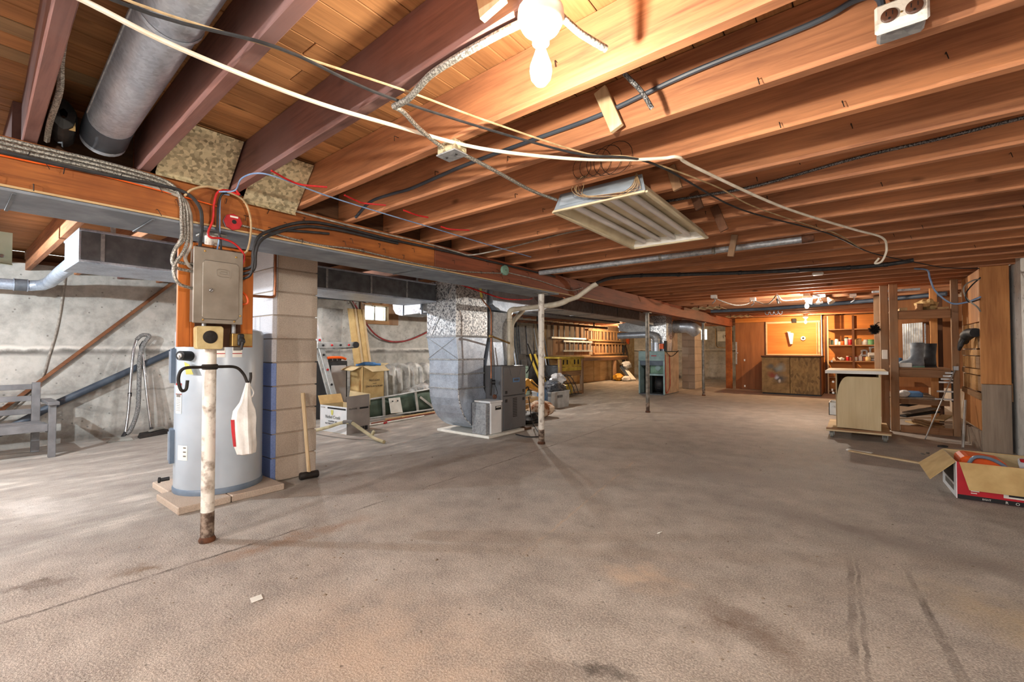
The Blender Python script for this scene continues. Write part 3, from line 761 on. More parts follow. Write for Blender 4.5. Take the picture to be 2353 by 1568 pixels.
mk(B().tube(cr([(-2.924, 1.15, .90), (-2.93, 1.175, .87), (-2.925, 1.185, .84), (-2.92, 1.17, .815), (-2.92, 1.158, .84)], 4), .004, 6), 'handle_loop', 'bag_white', bg_, smooth=True)

# ------------------------------------------------------------------ breaker panel on its backboard
bp = T('breaker_panel', 'grey steel breaker panel on an orange wooden backboard on the post', 'electrical panel', (-2.9, .98, 1.12))
for y0_, y1_ in ((.79, .848), (.8485, 1.11), (1.1105, 1.172)):
    mk(B().box(-2.938, y0_, 1.12, -2.915, y1_, 1.705), 'backboard_plank', 'panel_wood', bp, bev=.002)
mk(B().box(-2.914, .868, 1.12, -2.905, 1.10, 1.69), 'dark_liner', 'dark_z', bp)
mk(B().box(-2.904, .842, 1.258, -2.832, 1.072, 1.66), 'enclosure', 'panel_steel', bp)
mk(B().box(-2.831, .833, 1.250, -2.822, 1.079, 1.668), 'cover', 'panel_steel', bp, bev=.003)
dp = [(.873, 1.285), (.885, 1.273), (1.045, 1.273), (1.057, 1.285), (1.057, 1.585), (1.045, 1.60), (.885, 1.60), (.873, 1.585)]
mk(B().prism([(y-.0025*(1 if y < .96 else -1)*-1, z) for y, z in dp], 'yz', -2.8218, -2.8206), 'door_seam', 'print_black', bp)
dr = mk(B().prism([(.965+(y-.965)*.985, 1.437+(z-1.437)*.99) for y, z in dp], 'yz', -2.8215, -2.8165), 'door', 'panel_steel', bp, bev=.002)
mk(B().lathe([(.0105, 0), (.0105, .004), (.008, .007), (0, .007)], (-2.8165, .915, 1.434), 16, 'x').bar((-2.811, .910, 1.429), (-2.811, .920, 1.440), .003, .003), 'latch', 'chrome', dr, smooth=True)
em = B(); em.tube([(-2.816, y, z) for y, z in ((1.004, 1.530), (1.002, 1.548), (.99, 1.556), (.955, 1.558), (.942, 1.551), (.939, 1.535), (.944, 1.521), (.958, 1.515), (1.004, 1.515))], .0016, 5)
em.tube([(-2.816, y, z) for y, z in ((.992, 1.530), (.962, 1.530), (.953, 1.537), (.962, 1.544), (.988, 1.544), (.993, 1.537))], .0016, 5)
em.tube([(-2.816, y, z) for y, z in ((1.004, 1.5305), (.97, 1.5305))], .0016, 5); em.tube([(-2.816, y, z) for y, z in ((1.013, 1.556), (1.013, 1.514), (1.006, 1.508))], .0012, 5)
mk(em, 'embossed_emblem', 'panel_steel', dr, smooth=True)
for y, z in ((.885, 1.648), (1.04, 1.638), (.88, 1.268), (1.035, 1.266), (1.048, 1.325), (1.066, 1.30)):
    mk(B().lathe([(.006, 0), (.0055, .003), (0, .004)], (-2.822, y, z), 10, 'x'), 'screw', 'brass', bp, smooth=True)
r1 = mk(B().prism([(.862, 1.118), (.87, 1.108), (.985, 1.108), (.993, 1.118), (.995, 1.228), (.985, 1.238), (.87, 1.236), (.86, 1.226)], 'yz', -2.905, -2.858), 'range_outlet', 'plastic_cream', bp, bev=.003)
mk(B().lathe([(.036, 0), (.036, .004), (.033, .006), (0, .006)], (-2.858, .928, 1.176), 24, 'x'), 'socket_face', 'iron', r1, smooth=True)
for y, z, s in ((.914, 1.178, .012), (.942, 1.178, .012), (.928, 1.192, .010), (.928, 1.160, .008)):
    mk(B().box(-2.8525, y-.003, z-s/2, -2.851, y+.003, z+s/2), 'slot', 'print_black', r1)
r2 = mk(B().box(-2.905, 1.04, 1.125, -2.862, 1.15, 1.20), 'outlet_box', 'brass', bp, bev=.003)
mk(B().box(-2.862, 1.066, 1.128, -2.845, 1.10, 1.198), 'black_plug', 'black', r2, bev=.006)
mk(B().cyl((-2.845, 1.083, 1.163), (-2.82, 1.08, 1.15), .018, .014), 'plug_grip', 'black_cable', r2, smooth=True)
mk(B().cyl((-2.82, 1.08, 1.15), (-2.825, 1.075, 1.105), .007), 'plug_cord', 'black_cable', r2, smooth=True)
for y in (.905, 1.055): mk(B().cyl((-2.885, y, 1.2), (-2.885, y, 1.262), .011), 'conduit_stub', 'galv_dull', bp, smooth=True)

# ------------------------------------------------------------------ sledge hammer leaning on the pier
sh = T('sledge_hammer', 'sledge hammer with wooden handle standing against the block pier', 'hammer', (-3.72, 1.96, 0))
mk(B().tube([(-3.735, 1.885, .034), (-3.733, 1.895, .034), (-3.725, 1.94, .034), (-3.718, 1.985, .034), (-3.71, 2.025, .034), (-3.708, 2.035, .034)], [.028, .033, .030, .030, .033, .028], 10), 'head', 'iron', sh, smooth=True)
mk(B().tube([(-3.722, 1.962, .03), (-3.755, 1.957, .25), (-3.79, 1.953, .5), (-3.825, 1.95, .73)], [.017, .016, .016, .019], 8), 'handle', 'pale_z', sh, smooth=True)

# ================================================================== left bay: wall things, bench, vacuum wands
tag(mk(B().bar((-7.47, .12, .12), (-7.47, 1.99, 2.07), .035, .06, (1, 0, 0)), 'wooden_rail', 'rail_y', bev=.003), 'brown wooden strip fixed diagonally on the concrete wall', 'rail')
tag(mk(B().tube([(-7.40, -.4, -.2+.28), (-7.40, .42, .20), (-7.40, .85, .48), (-7.40, 1.91, 1.06), (-7.40, 2.7, 1.47), (-7.40, 3.2, 1.72)], .042, 14), 'drain_pipe', 'abs_pipe', smooth=True), 'dark blue-grey plastic drain pipe sloping along the concrete wall', 'pipe')
wire('drooping_cable', [(-7.485, .91, 2.1), (-7.485, .905, 1.96), (-7.485, .86, 1.45), (-7.485, .79, 1.05), (-7.485, .70, .70), (-7.485, .42, .33), (-7.485, .1, .1)], .011, 'grey_cable', 'thin grey cable drooping down the concrete wall above the bench')
bn = T('slatted_bench', 'grey painted slatted wooden bench against the concrete wall', 'bench', (-6.8, .1, 0))
for z in (.71, .585, .445): mk(B().box(-7.075, -.85, z-.028, -7.045, .62, z+.028), 'back_slat', 'bench_grey', bn, bev=.003)
mk(B().box(-7.09, .62, .0, -7.04, .685, .755), 'back_leg', 'bench_grey', bn, bev=.003)
mk(B().box(-6.62, .70, 0, -6.555, .755, .535), 'front_leg', 'bench_grey', bn, bev=.003)
mk(B().box(-7.10, .69, .535, -6.53, .775, .572), 'armrest', 'bench_grey', bn, bev=.004)
mk(B().box(-6.62, -.85, .27, -6.585, .70, .345), 'front_rail', 'bench_grey', bn, bev=.003)
mk(B().box(-7.04, .69, .25, -6.62, .72, .32), 'side_rail', 'bench_grey', bn, bev=.003)
for k in range(4): mk(B().box(-7.02+k*.1, -.85, .322, -6.94+k*.1, .68, .342), 'seat_slat', 'bench_grey', bn, bev=.003)
mk(B().box(-7.09, -.85, 0, -7.04, -.79, .755), 'back_leg', 'bench_grey', bn); mk(B().box(-6.62, -.85, 0, -6.555, -.795, .535), 'front_leg', 'bench_grey', bn)

v1 = T('vacuum_wand', 'vacuum cleaner wand with grey hose and wide floor head, left of the pair', 'vacuum wand', (-7.15, 1.40, 0))
mk(B().tube(cr([(-7.18, 1.43, .06), (-7.22, 1.465, .35), (-7.26, 1.49, .75), (-7.32, 1.525, 1.10), (-7.36, 1.56, 1.24)], 5), .016, 10), 'wand', 'chrome', v1, smooth=True)
mk(B().lathe([(.021, 0), (.021, .05)], (-7.245, 1.48, .52), 12), 'clip', 'black', v1, smooth=True)
mk(B().tube(cr([(-7.36, 1.56, 1.24), (-7.37, 1.62, 1.30), (-7.36, 1.69, 1.29), (-7.34, 1.63, 1.18), (-7.31, 1.585, 1.0), (-7.27, 1.575, .7), (-7.22, 1.555, .35), (-7.2, 1.49, .12), (-7.18, 1.44, .06)], 6), .024, 10), 'hose', 'hose_grey', v1, smooth=True)
mk(B().hexa([(-7.05, 1.24, 0), (-7.02, 1.48, 0), (-7.18, 1.50, 0), (-7.2, 1.27, 0), (-7.06, 1.25, .025), (-7.03, 1.47, .025), (-7.17, 1.45, .05), (-7.19, 1.33, .05)]), 'floor_head', 'vac_head', v1, bev=.004)
mk(B().cyl((-7.15, 1.40, .03), (-7.19, 1.435, .09), .024, .018), 'swivel', 'black', v1, smooth=True)
v2 = T('vacuum_wand', 'straight chrome vacuum wand with dark floor head, right of the pair', 'vacuum wand', (-7.2, 1.70, 0))
mk(B().tube(cr([(-7.24, 1.70, .08), (-7.27, 1.665, .45), (-7.31, 1.64, .8), (-7.37, 1.612, 1.12)], 5), .016, 10), 'wand', 'chrome', v2, smooth=True)
mk(B().tube([(-7.37, 1.612, 1.10), (-7.375, 1.61, 1.16), (-7.37, 1.64, 1.22)], .02, 10), 'grip', 'black', v2, smooth=True)
mk(B().hexa([(-7.06, 1.54, 0), (-7.22, 1.90, 0), (-7.32, 1.86, 0), (-7.2, 1.55, 0), (-7.08, 1.55, .04), (-7.23, 1.88, .06), (-7.31, 1.85, .06), (-7.19, 1.57, .06)]), 'floor_head', 'iron', v2, bev=.005)
mk(B().bar((-7.15, 1.66, .072), (-7.25, 1.84, .086), .03, .022), 'head_grip', 'vac_head', v2)
mk(B().cyl((-7.2, 1.70, .04), (-7.24, 1.70, .1), .022, .018), 'swivel', 'black', v2, smooth=True)

# ================================================================== ducts along the side bay
def duct_seams(o, xs, ys, z0, z1):
    for y in ys: mk(B().box(xs-.006, y, z0, xs+.008, y+.022, z1), 'seam_cleat', 'galv_dull', o)
td = T('trunk_duct', 'long dark grey rectangular trunk duct hung under the side bay joists', 'duct', (-4.6, 2.2, 1.72))
mk(B().box(-4.90, .60, 1.735, -4.30, 3.93, 1.955), 'duct_box', 'duct_grey', td)
mk(B().box(-4.93, .585, 1.722, -4.285, 3.93, 1.742), 'bottom_flange', 'galv', td, bev=.002)
mk(B().box(-4.92, .585, 1.945, -4.285, 3.93, 1.962), 'top_flange', 'galv', td, bev=.002)
mk(B().box(-4.89, .588, 1.745, -4.31, .599, 1.945), 'end_cap', 'galv', td)
duct_seams(td, -4.30, (.70, 2.42, 2.95, 3.45), 1.743, 1.944)
for y in (.75, 2.3, 3.6):
    for x in (-4.91, -4.29): mk(B().box(x-.001, y, 1.96, x+.001, y+.03, 2.02), 'hanger_strap', 'galv_dull', td)
tag(mk(B().tube(cr([(-7.12, -1.6, 1.80), (-7.12, .2, 1.805), (-7.12, .60, 1.81)], 4)+[Vector((-7.06, .68, 1.82)), Vector((-6.9, .72, 1.84))]+cr([(-6.0, .70, 1.845), (-4.88, .68, 1.84)], 2), .058, 16), 'vent_pipe', 'galv', smooth=True), 'silver round vent pipe with elbow running along the wall to the trunk duct', 'pipe')
vp2 = T('pipe_sleeve', 'dull metal sleeve joining the vent pipe at its elbow', 'pipe sleeve', (-7.12, .55, 1.75))
mk(B().cyl((-7.12, .48, 1.808), (-7.12, .57, 1.81), .064, n=16), 'sleeve', 'duct_grey', vp2, smooth=True)
for y in (.475, .575): mk(B().lathe([(.064, -.004), (.068, -.003), (.068, .003), (.064, .004)], (-7.12, y, 1.809), 16, 'y'), 'bead', 'galv', vp2, smooth=True)
gs = T('sheet_metal_cover', 'pale green sheet metal lamp cover hanging at the left edge of the side bay', 'lamp cover', (-5.2, .2, 1.74))
mk(B().slab([(-5.2, .02, 1.80), (-5.2, .335, 1.775), (-5.2, .335, 2.018), (-5.2, .02, 2.018)], .004), 'cover_plate', 'bin_mint', gs)
mk(B().slab([(-5.2, .02, 1.80), (-5.2, .335, 1.775), (-5.12, .335, 1.758), (-5.12, .02, 1.78)], .004), 'cover_lip', 'bin_mint', gs)
mk(B().lathe([(.02, 0), (.035, .03), (.03, .07), (.012, .09)], (-5.17, .19, 1.84), 14), 'white_socket', 'porcelain', gs, smooth=True)
mk(B().lathe([(.012, -.003), (.015, 0), (.012, .003)], (-5.192, .28, 1.83), 14, 'x'), 'eyelet', 'chrome', gs, smooth=True)

# round galvanised duct between the two nearest joists
rd = T('round_duct', 'large round galvanised duct between the nearest joists', 'duct', (-2.0, .41, 2.02))
def DP(x): return (x, .356+(-.3-x)*.042, 2.125)
mk(B().tube([DP(x) for x in (-1.62, -2.0, -2.4, -2.70)]+[(-2.78, .46, 2.118), (-2.83, .463, 2.10)], .083, 28), 'lower_length', 'galv', rd, smooth=True)
mk(B().tube([DP(x) for x in (1.0, -.5, -1.3, -1.64)], .086, 28), 'upper_length', 'galv', rd, smooth=True)
for x in (-1.30, -1.63): mk(B().tube([DP(x+.012), DP(x), DP(x-.012)], [.087, .090, .087], 28, False), 'crimp_bead', 'galv', rd, smooth=True)
mk(B().tube([(-2.60, DP(-2.6)[1], 2.125), (-2.72, DP(-2.72)[1], 2.122), (-2.80, .462, 2.112), (-2.842, .464, 2.09)], [.0845, .086, .087, .05], 28), 'dark_elbow', 'abs_pipe', rd, smooth=True)
mk(B().bar((-1.66, DP(-1.66)[1]-.0835, 2.118), (-2.58, DP(-2.58)[1]-.0835, 2.118), .004, .010), 'lock_seam', 'galv_dull', rd)
bw = T('wrapped_stub', 'stub of pipe wrapped in shiny black plastic beside the round duct', 'pipe stub', (-2.84, .31, 2.03))
rows = []
for x, r in ((-2.64, .02), (-2.645, .062), (-2.72, .072), (-2.80, .066), (-2.86, .07)):
    rr = [(x, .305+.03*(-2.64-x)*4+r*.62*(1+.08*math.sin(5*a))*math.cos(a), 2.105+r*(1+.06*math.cos(4*a))*math.sin(a)) for a in [2*math.pi*i/16 for i in range(16)]]
    rows.append(rr+[rr[0]])
mk(B().sheet(rows), 'plastic_wrap', 'black', bw)
mk(B().slab([(-2.66, .345, 2.05), (-2.655, .30, 2.045), (-2.66, .29, 2.085), (-2.665, .345, 2.09)], .003), 'tan_patch', 'card', bw)
wire('armoured_cable', [(-.9, .187, 2.11), (-1.6, .205, 2.12), (-2.1, .235, 2.10), (-2.3, .255, 2.06), (-2.6, .262, 2.04), (-2.82, .275, 2.03)], .011, 'armour', 'dusty armoured cable along the side of the leftmost joist')

# galvanised panning sheets between joists over the beam
for (ya, yb, ya2, yb2, zl, lab) in ((.665, .998, .665, .985, 2.022, 'mottled galvanised sheet closing the joist bay above the breaker panel'),
                         (1.075, 1.385, 1.072, 1.375, 1.985, 'mottled galvanised sheet hanging over the beam right of the red wires')):
    g_ = T('galvanised_sheet', lab, 'sheet metal', (-2.8, (ya+yb)/2, zl))
    mk(B().slab([(-2.835, ya, zl), (-2.835, yb, zl), (-2.59, yb2, 2.225), (-2.59, ya2, 2.225)], .002), 'sheet', 'galv_tan', g_)
    mk(B().slab([(-2.835, ya, zl), (-2.835, yb, zl), (-2.825, yb, zl-.018), (-2.825, ya, zl-.018)], .002), 'folded_lip', 'galv_tan', g_)
    mk(B().slab([(-2.835, yb+.002, zl+.002), (-2.59, yb2+.002, 2.225), (-2.61, yb2+.002, 2.235), (-2.835, yb+.002, zl+.05)], .001), 'side_fold', 'abs_pipe', g_)
# ================================================================== clutter between the pier and the furnace
def rotbox(cx, cy, ang):   # returns function local (a along face, d depth, z) -> world
    c, s = math.cos(ang), math.sin(ang)
    return lambda a, d, z: (cx+a*c-d*s, cy+a*s+d*c, z)
def cardbox(name, label, cx, cy, ang, wd, dp, z0, h, mats, flaps, th=.005, inside='card_inside'):
    """open carton: four walls and a bottom, then the flaps as parts; origin at the near right corner (a runs to the left, d away)"""
    L = rotbox(cx, cy, ang); t_ = T(name, label, 'box', L(wd/2, dp/2, z0))
    def wall(n_, p, m_): return mk(B().slab(p, th), n_, m_, t_)
    f_ = wall('front_wall', [L(0, 0, z0), L(wd, 0, z0), L(wd, 0, z0+h), L(0, 0, z0+h)], mats[0])
    s_ = wall('side_wall', [L(0, 0, z0), L(0, dp, z0), L(0, dp, z0+h), L(0, 0, z0+h)][::-1], mats[1])
    wall('back_wall', [L(0, dp, z0), L(wd, dp, z0), L(wd, dp, z0+h), L(0, dp, z0+h)][::-1], inside)
    wall('far_wall', [L(wd, 0, z0), L(wd, dp, z0), L(wd, dp, z0+h), L(wd, 0, z0+h)], inside)
    wall('bottom', [L(.003, .003, z0+.002), L(wd-.003, .003, z0+.002), L(wd-.003, dp-.003, z0+.002), L(.003, dp-.003, z0+.002)], inside)
    for p, m_ in flaps(L, z0+h): mk(B().slab(p, .004), 'flap', m_, t_)
    return t_, f_, s_, L
# white and grey carton
wb, wbf, wbs, L = cardbox('cardboard_box', 'open white carton with dark stripe and script print, beside the block pier', -5.26, 3.27, math.pi+.06, .60, -.36, 0, .355, ('card_white', 'card_grey'),
    lambda L, z: [([L(0, -.36, z), L(0, 0, z), L(.01, -.0, z+.14), L(.01, -.36, z+.15)], 'card_grey'),
                  ([L(0, -.362, z), L(.48, -.362, z), L(.47, -.38, z+.17), L(.02, -.38, z+.15)], 'card_inside'),
                  ([L(.60, 0, z), L(.60, -.36, z), L(.66, -.36, z+.12), L(.66, 0, z+.12)], 'card')])
fx, fy = (math.cos(.06), math.sin(.06), 0), (0, 0, 1)
def wbp(a, z, off=.003): return (-5.26-a*math.cos(.06)+off*math.sin(.06), 3.27-a*math.sin(.06)-off*math.cos(.06)-.002, z)
mk(B().slab([wbp(.42, .315), wbp(.02, .315), wbp(.02, .335), wbp(.42, .335)], .001), 'dark_stripe', 'print_black', wbf)
text('PLUTONE', .022, 'print_grey', wbf, wbp(.52, .325, .006), fx, fy)
text('Nobel Creek', .062, 'print_grey', wbf, wbp(.30, .205, .006), fx, fy)
text('modular set', .04, 'print_black', wbf, wbp(.30, .150, .006), fx, fy)
text('INCORPORATED', .034, 'print_black', wbf, wbp(.34, .115, .006), fx, fy)
mk(B().slab([wbp(.335, .235), wbp(.30, .235), wbp(.29, .30), wbp(.345, .30)], .001), 'print_plume', 'tag_yellow', wbf)
sx, sy = (math.cos(.06+math.pi/2), math.sin(.06+math.pi/2), 0), (0, 0, 1)
def wsp(d, z, off=.007): return (-5.26+off*math.cos(.06)-d*math.sin(.06), 3.27+off*math.sin(.06)+d*math.cos(.06), z)
mk(B().slab([wsp(.19, .318), wsp(.33, .318), wsp(.33, .340), wsp(.19, .340)], .001), 'dark_stripe', 'print_black', wbs)
text('PLUTONE', .028, 'print_black', wbs, wsp(.09, .328), sx, sy)
for k, (d0, d1) in enumerate(((.20, .225), (.235, .26), (.27, .32))):
    mk(B().slab([wsp(d0, .03), wsp(d1, .03), wsp(d1, .085), wsp(d0, .085)], .001), 'print_mark', 'print_black', wbs)
# tall tan carton
tb, tbf, tbs, L = cardbox('cardboard_box', 'tall tan carton with folded-out flaps and stencilled side', -6.20, 4.13, math.pi, .36, -.40, 0, .85, ('card', 'card'),
    lambda L, z: [([L(-.0, 0, z), L(-.0, -.40, z), L(-.13, -.42, z-.075), L(-.13, -.09, z-.085)], 'card_inside'),
                  ([L(0, .0, z), L(.36, 0, z), L(.46, .14, z-.06), L(.12, .13, z-.08)], 'card_inside'),
                  ([L(.0, -.40, z), L(.36, -.40, z), L(.36, -.5, z+.04), L(.0, -.5, z+.04)], 'card_inside')])
for s_, sz, z in (('NUCLEAR', .045, .62), ('brand', .03, .57), ('ENOS ATX M NR', .042, .525)):
    text(s_, sz, 'print_black', tbs, (-6.190, 4.34, z), (0, 1, 0), (0, 0, 1))
tag(mk(B().tube(cr([(-6.5, 4.2, .86), (-6.38, 4.3, .885), (-6.28, 4.4, .875), (-6.22, 4.48, .87)], 4), [.02]*3+[.03]*6+[.02]*4, 8), 'umbrella', 'print_blue', smooth=True), 'folded dark blue umbrella lying on the tall tan carton', 'umbrella')
# long boards leaning on the wall
for y0_, y1_, lab in ((4.49, 4.64, 'long tan board leaning under the window, left of the two'), (4.665, 4.80, 'long tan board leaning under the window, right of the two')):
    bd = T('long_board', lab, 'board', (-7.1, y0_+.1, 0))
    mk(B().hexa([(-6.98, y0_+.10, 0), (-6.94, y0_+.10, 0), (-6.94, y1_+.13, 0), (-6.98, y1_+.13, 0), (-7.24, y0_, 1.86), (-7.20, y0_, 1.86), (-7.20, y1_, 1.86), (-7.24, y1_, 1.86)]), 'board', 'card', bd, bev=.003)
    mk(B().hexa([(-6.939, y1_+.09, 0), (-6.92, y1_+.09, 0), (-6.92, y1_+.125, 0), (-6.939, y1_+.125, 0), (-7.199, y1_-.035, 1.86), (-7.18, y1_-.035, 1.86), (-7.18, y1_-.003, 1.86), (-7.199, y1_-.003, 1.86)]), 'edge_batten', 'pale_z', bd)
# black cabinet with pale panel
bc = T('black_cabinet', 'black cabinet with pale grey front panel behind the cartons', 'cabinet', (-6.8, 3.98, 0))
mk(B().box(-6.98, 3.74, 0, -6.62, 4.12, .93), 'body', 'black', bc, bev=.01)
mk(B().box(-6.62, 3.83, .12, -6.605, 4.09, .86), 'front_panel', 'card_grey', bc, bev=.003)
for y in (3.86, 3.94, 4.02): mk(B().lathe([(.03, 0), (.034, .02), (.02, .035), (0, .037)], (-6.70, y, .935), 12), 'knob', 'iron', bc, smooth=True)
tag(mk(B().tube(cr([(-6.66, 3.70, .95), (-6.62, 3.80, .985), (-6.62, 4.0, .985), (-6.65, 4.10, .96)], 4), .022, 8), 'amber_bottle', 'orange', smooth=True), 'amber plastic bottle lying on the black cabinet', 'bottle')
# folding aluminium ladder with locking hinges
fl_ = T('folding_ladder', 'folded multi-position aluminium ladder with red and black locks beside the pier', 'ladder', (-6.2, 3.5, 0))
mk(B().bar((-6.02, 3.66, 0), (-6.33, 3.36, 1.62), .085, .03, (1, 0, 0)), 'stile', 'alu', fl_, bev=.004)
mk(B().bar((-6.35, 3.78, 0), (-6.50, 3.40, 1.62), .085, .03, (1, 0, 0)), 'stile', 'alu', fl_, bev=.004)
mk(B().bar((-6.20, 3.36, 1.175), (-6.20, 3.98, 1.19), .03, .085), 'stile', 'alu', fl_, bev=.004)
mk(B().bar((-6.42, 3.36, 1.155), (-6.42, 3.98, 1.165), .03, .085), 'stile', 'alu', fl_, bev=.004)
mk(B().cyl((-6.44, 3.99, 1.18), (-6.17, 3.99, 1.19), .05, n=14), 'hinge_joint', 'black', fl_, smooth=True)
for k in range(7):
    f = .10+k*.135; a = Vector((-6.02, 3.66, 0)).lerp(Vector((-6.33, 3.36, 1.62)), f); b2 = Vector((-6.35, 3.78, 0)).lerp(Vector((-6.50, 3.40, 1.62)), f)
    mk(B().cyl(a+Vector((.02, -.01, 0)), b2, .016, n=10), 'rung', 'alu', fl_, smooth=True)
    mk(B().lathe([(.018, 0), (.016, .012), (0, .014)], (a.x+.017, a.y, a.z), 10, 'x'), 'rung_lock', 'print_red' if k % 2 else 'black', fl_, smooth=True)
for k in range(4):
    mk(B().lathe([(.017, 0), (.015, .012), (0, .014)], (-6.184, 3.45+k*.14, 1.177+k*.003), 10, 'x'), 'rung_lock', 'print_red' if k % 2 else 'black', fl_, smooth=True)
    mk(B().cyl((-6.21, 3.45+k*.14, 1.17), (-6.41, 3.45+k*.14, 1.16), .014, n=8), 'rung', 'alu', fl_, smooth=True)
# camp stretcher with green canvas
gc = T('folding_stretcher', 'green canvas camp stretcher with pale metal frame lying on its side', 'camp cot', (-6.0, 4.7, 0))
mk(B().sheet([[(-6.0+.02*math.sin(j*.8), 4.02+j*.115, .06+(.27+.075*j/12)*i/3) for j in range(13)] for i in range(4)]), 'canvas', 'tarp_green', gc, smooth=True, solid=.004)
mk(B().tube([(-5.98, 3.98, .335), (-5.97, 4.7, .375), (-5.97, 5.55, .44)], .016, 8), 'top_rail', 'alu', gc, smooth=True)
mk(B().tube([(-5.97, 3.98, .05), (-5.96, 4.7, .055), (-5.96, 5.55, .06)], .016, 8), 'bottom_rail', 'alu', gc, smooth=True)
for y, s in ((4.0, .0), (4.36, .02), (5.05, .06), (5.5, .05)): mk(B().bar((-5.962, y, .05), (-5.958, y-s, .35+.05*(y-4)), .012, .05, (0, 1, 0)), 'leg', 'alu', gc)
mk(B().slab([(-5.994, 4.18, .20), (-5.994, 4.27, .20), (-5.994, 4.27, .26), (-5.994, 4.18, .26)], .012), 'maker_patch', 'paper', gc)
mk(B().bar((-5.97, 5.1, .30), (-5.965, 5.45, .06), .012, .04), 'diagonal_brace', 'alu', gc)
pc = T('perforated_board', 'small white plastic board with two holes leaning on the stretcher', 'board', (-5.9, 4.58, .08))
mk(B().slab([(-5.925, 4.46, .09), (-5.905, 4.68, .08), (-5.955, 4.66, .33), (-5.96, 4.44, .33)], .012), 'board', 'paper', pc, bev=.003)
for y in (4.50, 4.60): mk(B().lathe([(.012, 0), (.012, .004), (0, .004)], (-5.931, y, .28), 10, 'x'), 'hole', 'print_black', pc)
# silver tarpaulin draped over stored things
def tarp(name, label, x0_, y0_, y1_, zt, depth, seed):
    rnd_ = random.Random(seed); rows = []
    n = 34; prof_ = [(0, 0), (.03, .25), (.06, .5), (.10, .75), (.16, .93), (.30, 1.0), (.62, 1.02), (.95, .9), (1.0, .4), (1.02, 0)]
    ph = [rnd_.uniform(0, 6) for _ in range(4)]
    for (d, h) in prof_:
        r_ = []
        for j in range(n+1):
            y = y0_+(y1_-y0_)*j/n
            zt_ = zt(j/n); wv = .035*math.sin(j*1.7+ph[0])+.02*math.sin(j*3.1+ph[1]+d*4)
            r_.append((x0_-d*depth+wv*(1.0 if h < .95 else .3), y, max(.002, zt_*h+.02*math.sin(j*.9+ph[2])*h*(1 if 0 < h else 0))))
        rows.append(r_)
    return tag(mk(B().sheet(rows), name, 'tarp_silver', smooth=True, solid=.004), label, 'tarp')
tarp('silver_tarp', 'grey silver tarpaulin draped over stored goods behind the stretcher', -6.50, 4.62, 6.15, lambda u: .86-.02*math.sin(u*5)-.16*max(0, u-.55), .40, 3)
tarp('silver_tarp', 'crumpled silver tarpaulin heap against the return duct', -6.10, 4.92, 5.6, lambda u: .36+.18*u, .32, 5)
# poles on the floor
for i, (y0_, x0_, y1_, x1_, r, m_, lab) in enumerate(((3.95, -5.70, 5.3, -5.82, .014, 'brick_red', 'brick-red painted pole lying on the floor beside the stretcher'), (4.3, -5.84, 5.45, -5.88, .018, 'pale_y', 'pale wooden paddle shaft lying beside the stretcher'), (3.80, -5.60, 4.95, -5.69, .013, 'paper', 'thin white pole lying nearest on the floor by the stretcher'))):
    p_ = T('pole', lab, 'pole', ((x0_+x1_)/2, (y0_+y1_)/2, 0))
    mk(B().cyl((x0_, y0_, r), (x1_, y1_, r+.0), r, n=8), 'shaft', m_, p_, smooth=True)
    mk(B().cyl((x0_, y0_+.30, r), (x0_+(x1_-x0_)*.3, y0_+.36, r), r*1.15, n=8), 'grip_band', 'print_red' if i != 1 else 'card', p_, smooth=True)
hs = T('tan_hose', 'stiff tan plastic hose arched over the floor in front of the white carton', 'hose', (-5.0, 3.2, 0))
mk(B().tube(cr([(-6.0, 3.08, .022), (-5.75, 3.06, .03), (-5.4, 3.08, .11), (-5.16, 3.13, .185), (-5.02, 3.17, .20)], 5)+cr([(-4.98, 3.18, .19), (-4.82, 3.25, .09), (-4.66, 3.27, .03), (-4.42, 3.235, .02)], 5), .021, 10), 'hose', 'hose_tan', hs, smooth=True)
mk(B().tube([(-5.12, 3.14, .197), (-5.04, 3.165, .206), (-4.99, 3.178, .197)], .025, 10), 'coupling', 'print_grey', hs, smooth=True)
mk(B().tube([(-4.72, 3.27, .04), (-4.73, 3.30, .09), (-4.72, 3.31, .105)], .02, 10), 'branch_stub', 'hose_tan', hs, smooth=True)
wire('red_hose', [(-7.46, 4.72, 2.06), (-7.46, 4.83, 1.90), (-7.45, 4.96, 1.70), (-7.44, 5.22, 1.42), (-7.44, 5.55, 1.29), (-7.44, 5.95, 1.30), (-7.44, 6.4, 1.44), (-7.44, 6.9, 1.66)], .017, 'hose_red', 'red rubber hose looped across the wall under the window', 'hose', 8)
hp = T('hanging_pipe', 'dark pipe with wire hooks hung under the side bay joists', 'pipe', (-6.9, 4.2, 1.95))
mk(B().cyl((-6.9, 3.3, 1.975), (-6.9, 4.95, 2.0), .034, n=12), 'pipe', 'abs_pipe', hp, smooth=True)
mk(B().lathe([(.05, -.03), (.07, 0), (.05, .03)], (-6.9, 3.62, 1.98), 14, 'y'), 'collar', 'iron', hp, smooth=True)
for y in (4.25, 4.38, 4.55, 4.72): mk(B().tube(cr([(-6.87, y, 2.03), (-6.86, y, 1.95), (-6.86, y+.02, 1.90), (-6.86, y+.05, 1.92)], 4), .006, 5), 'wire_hook', 'chrome', hp, smooth=True)

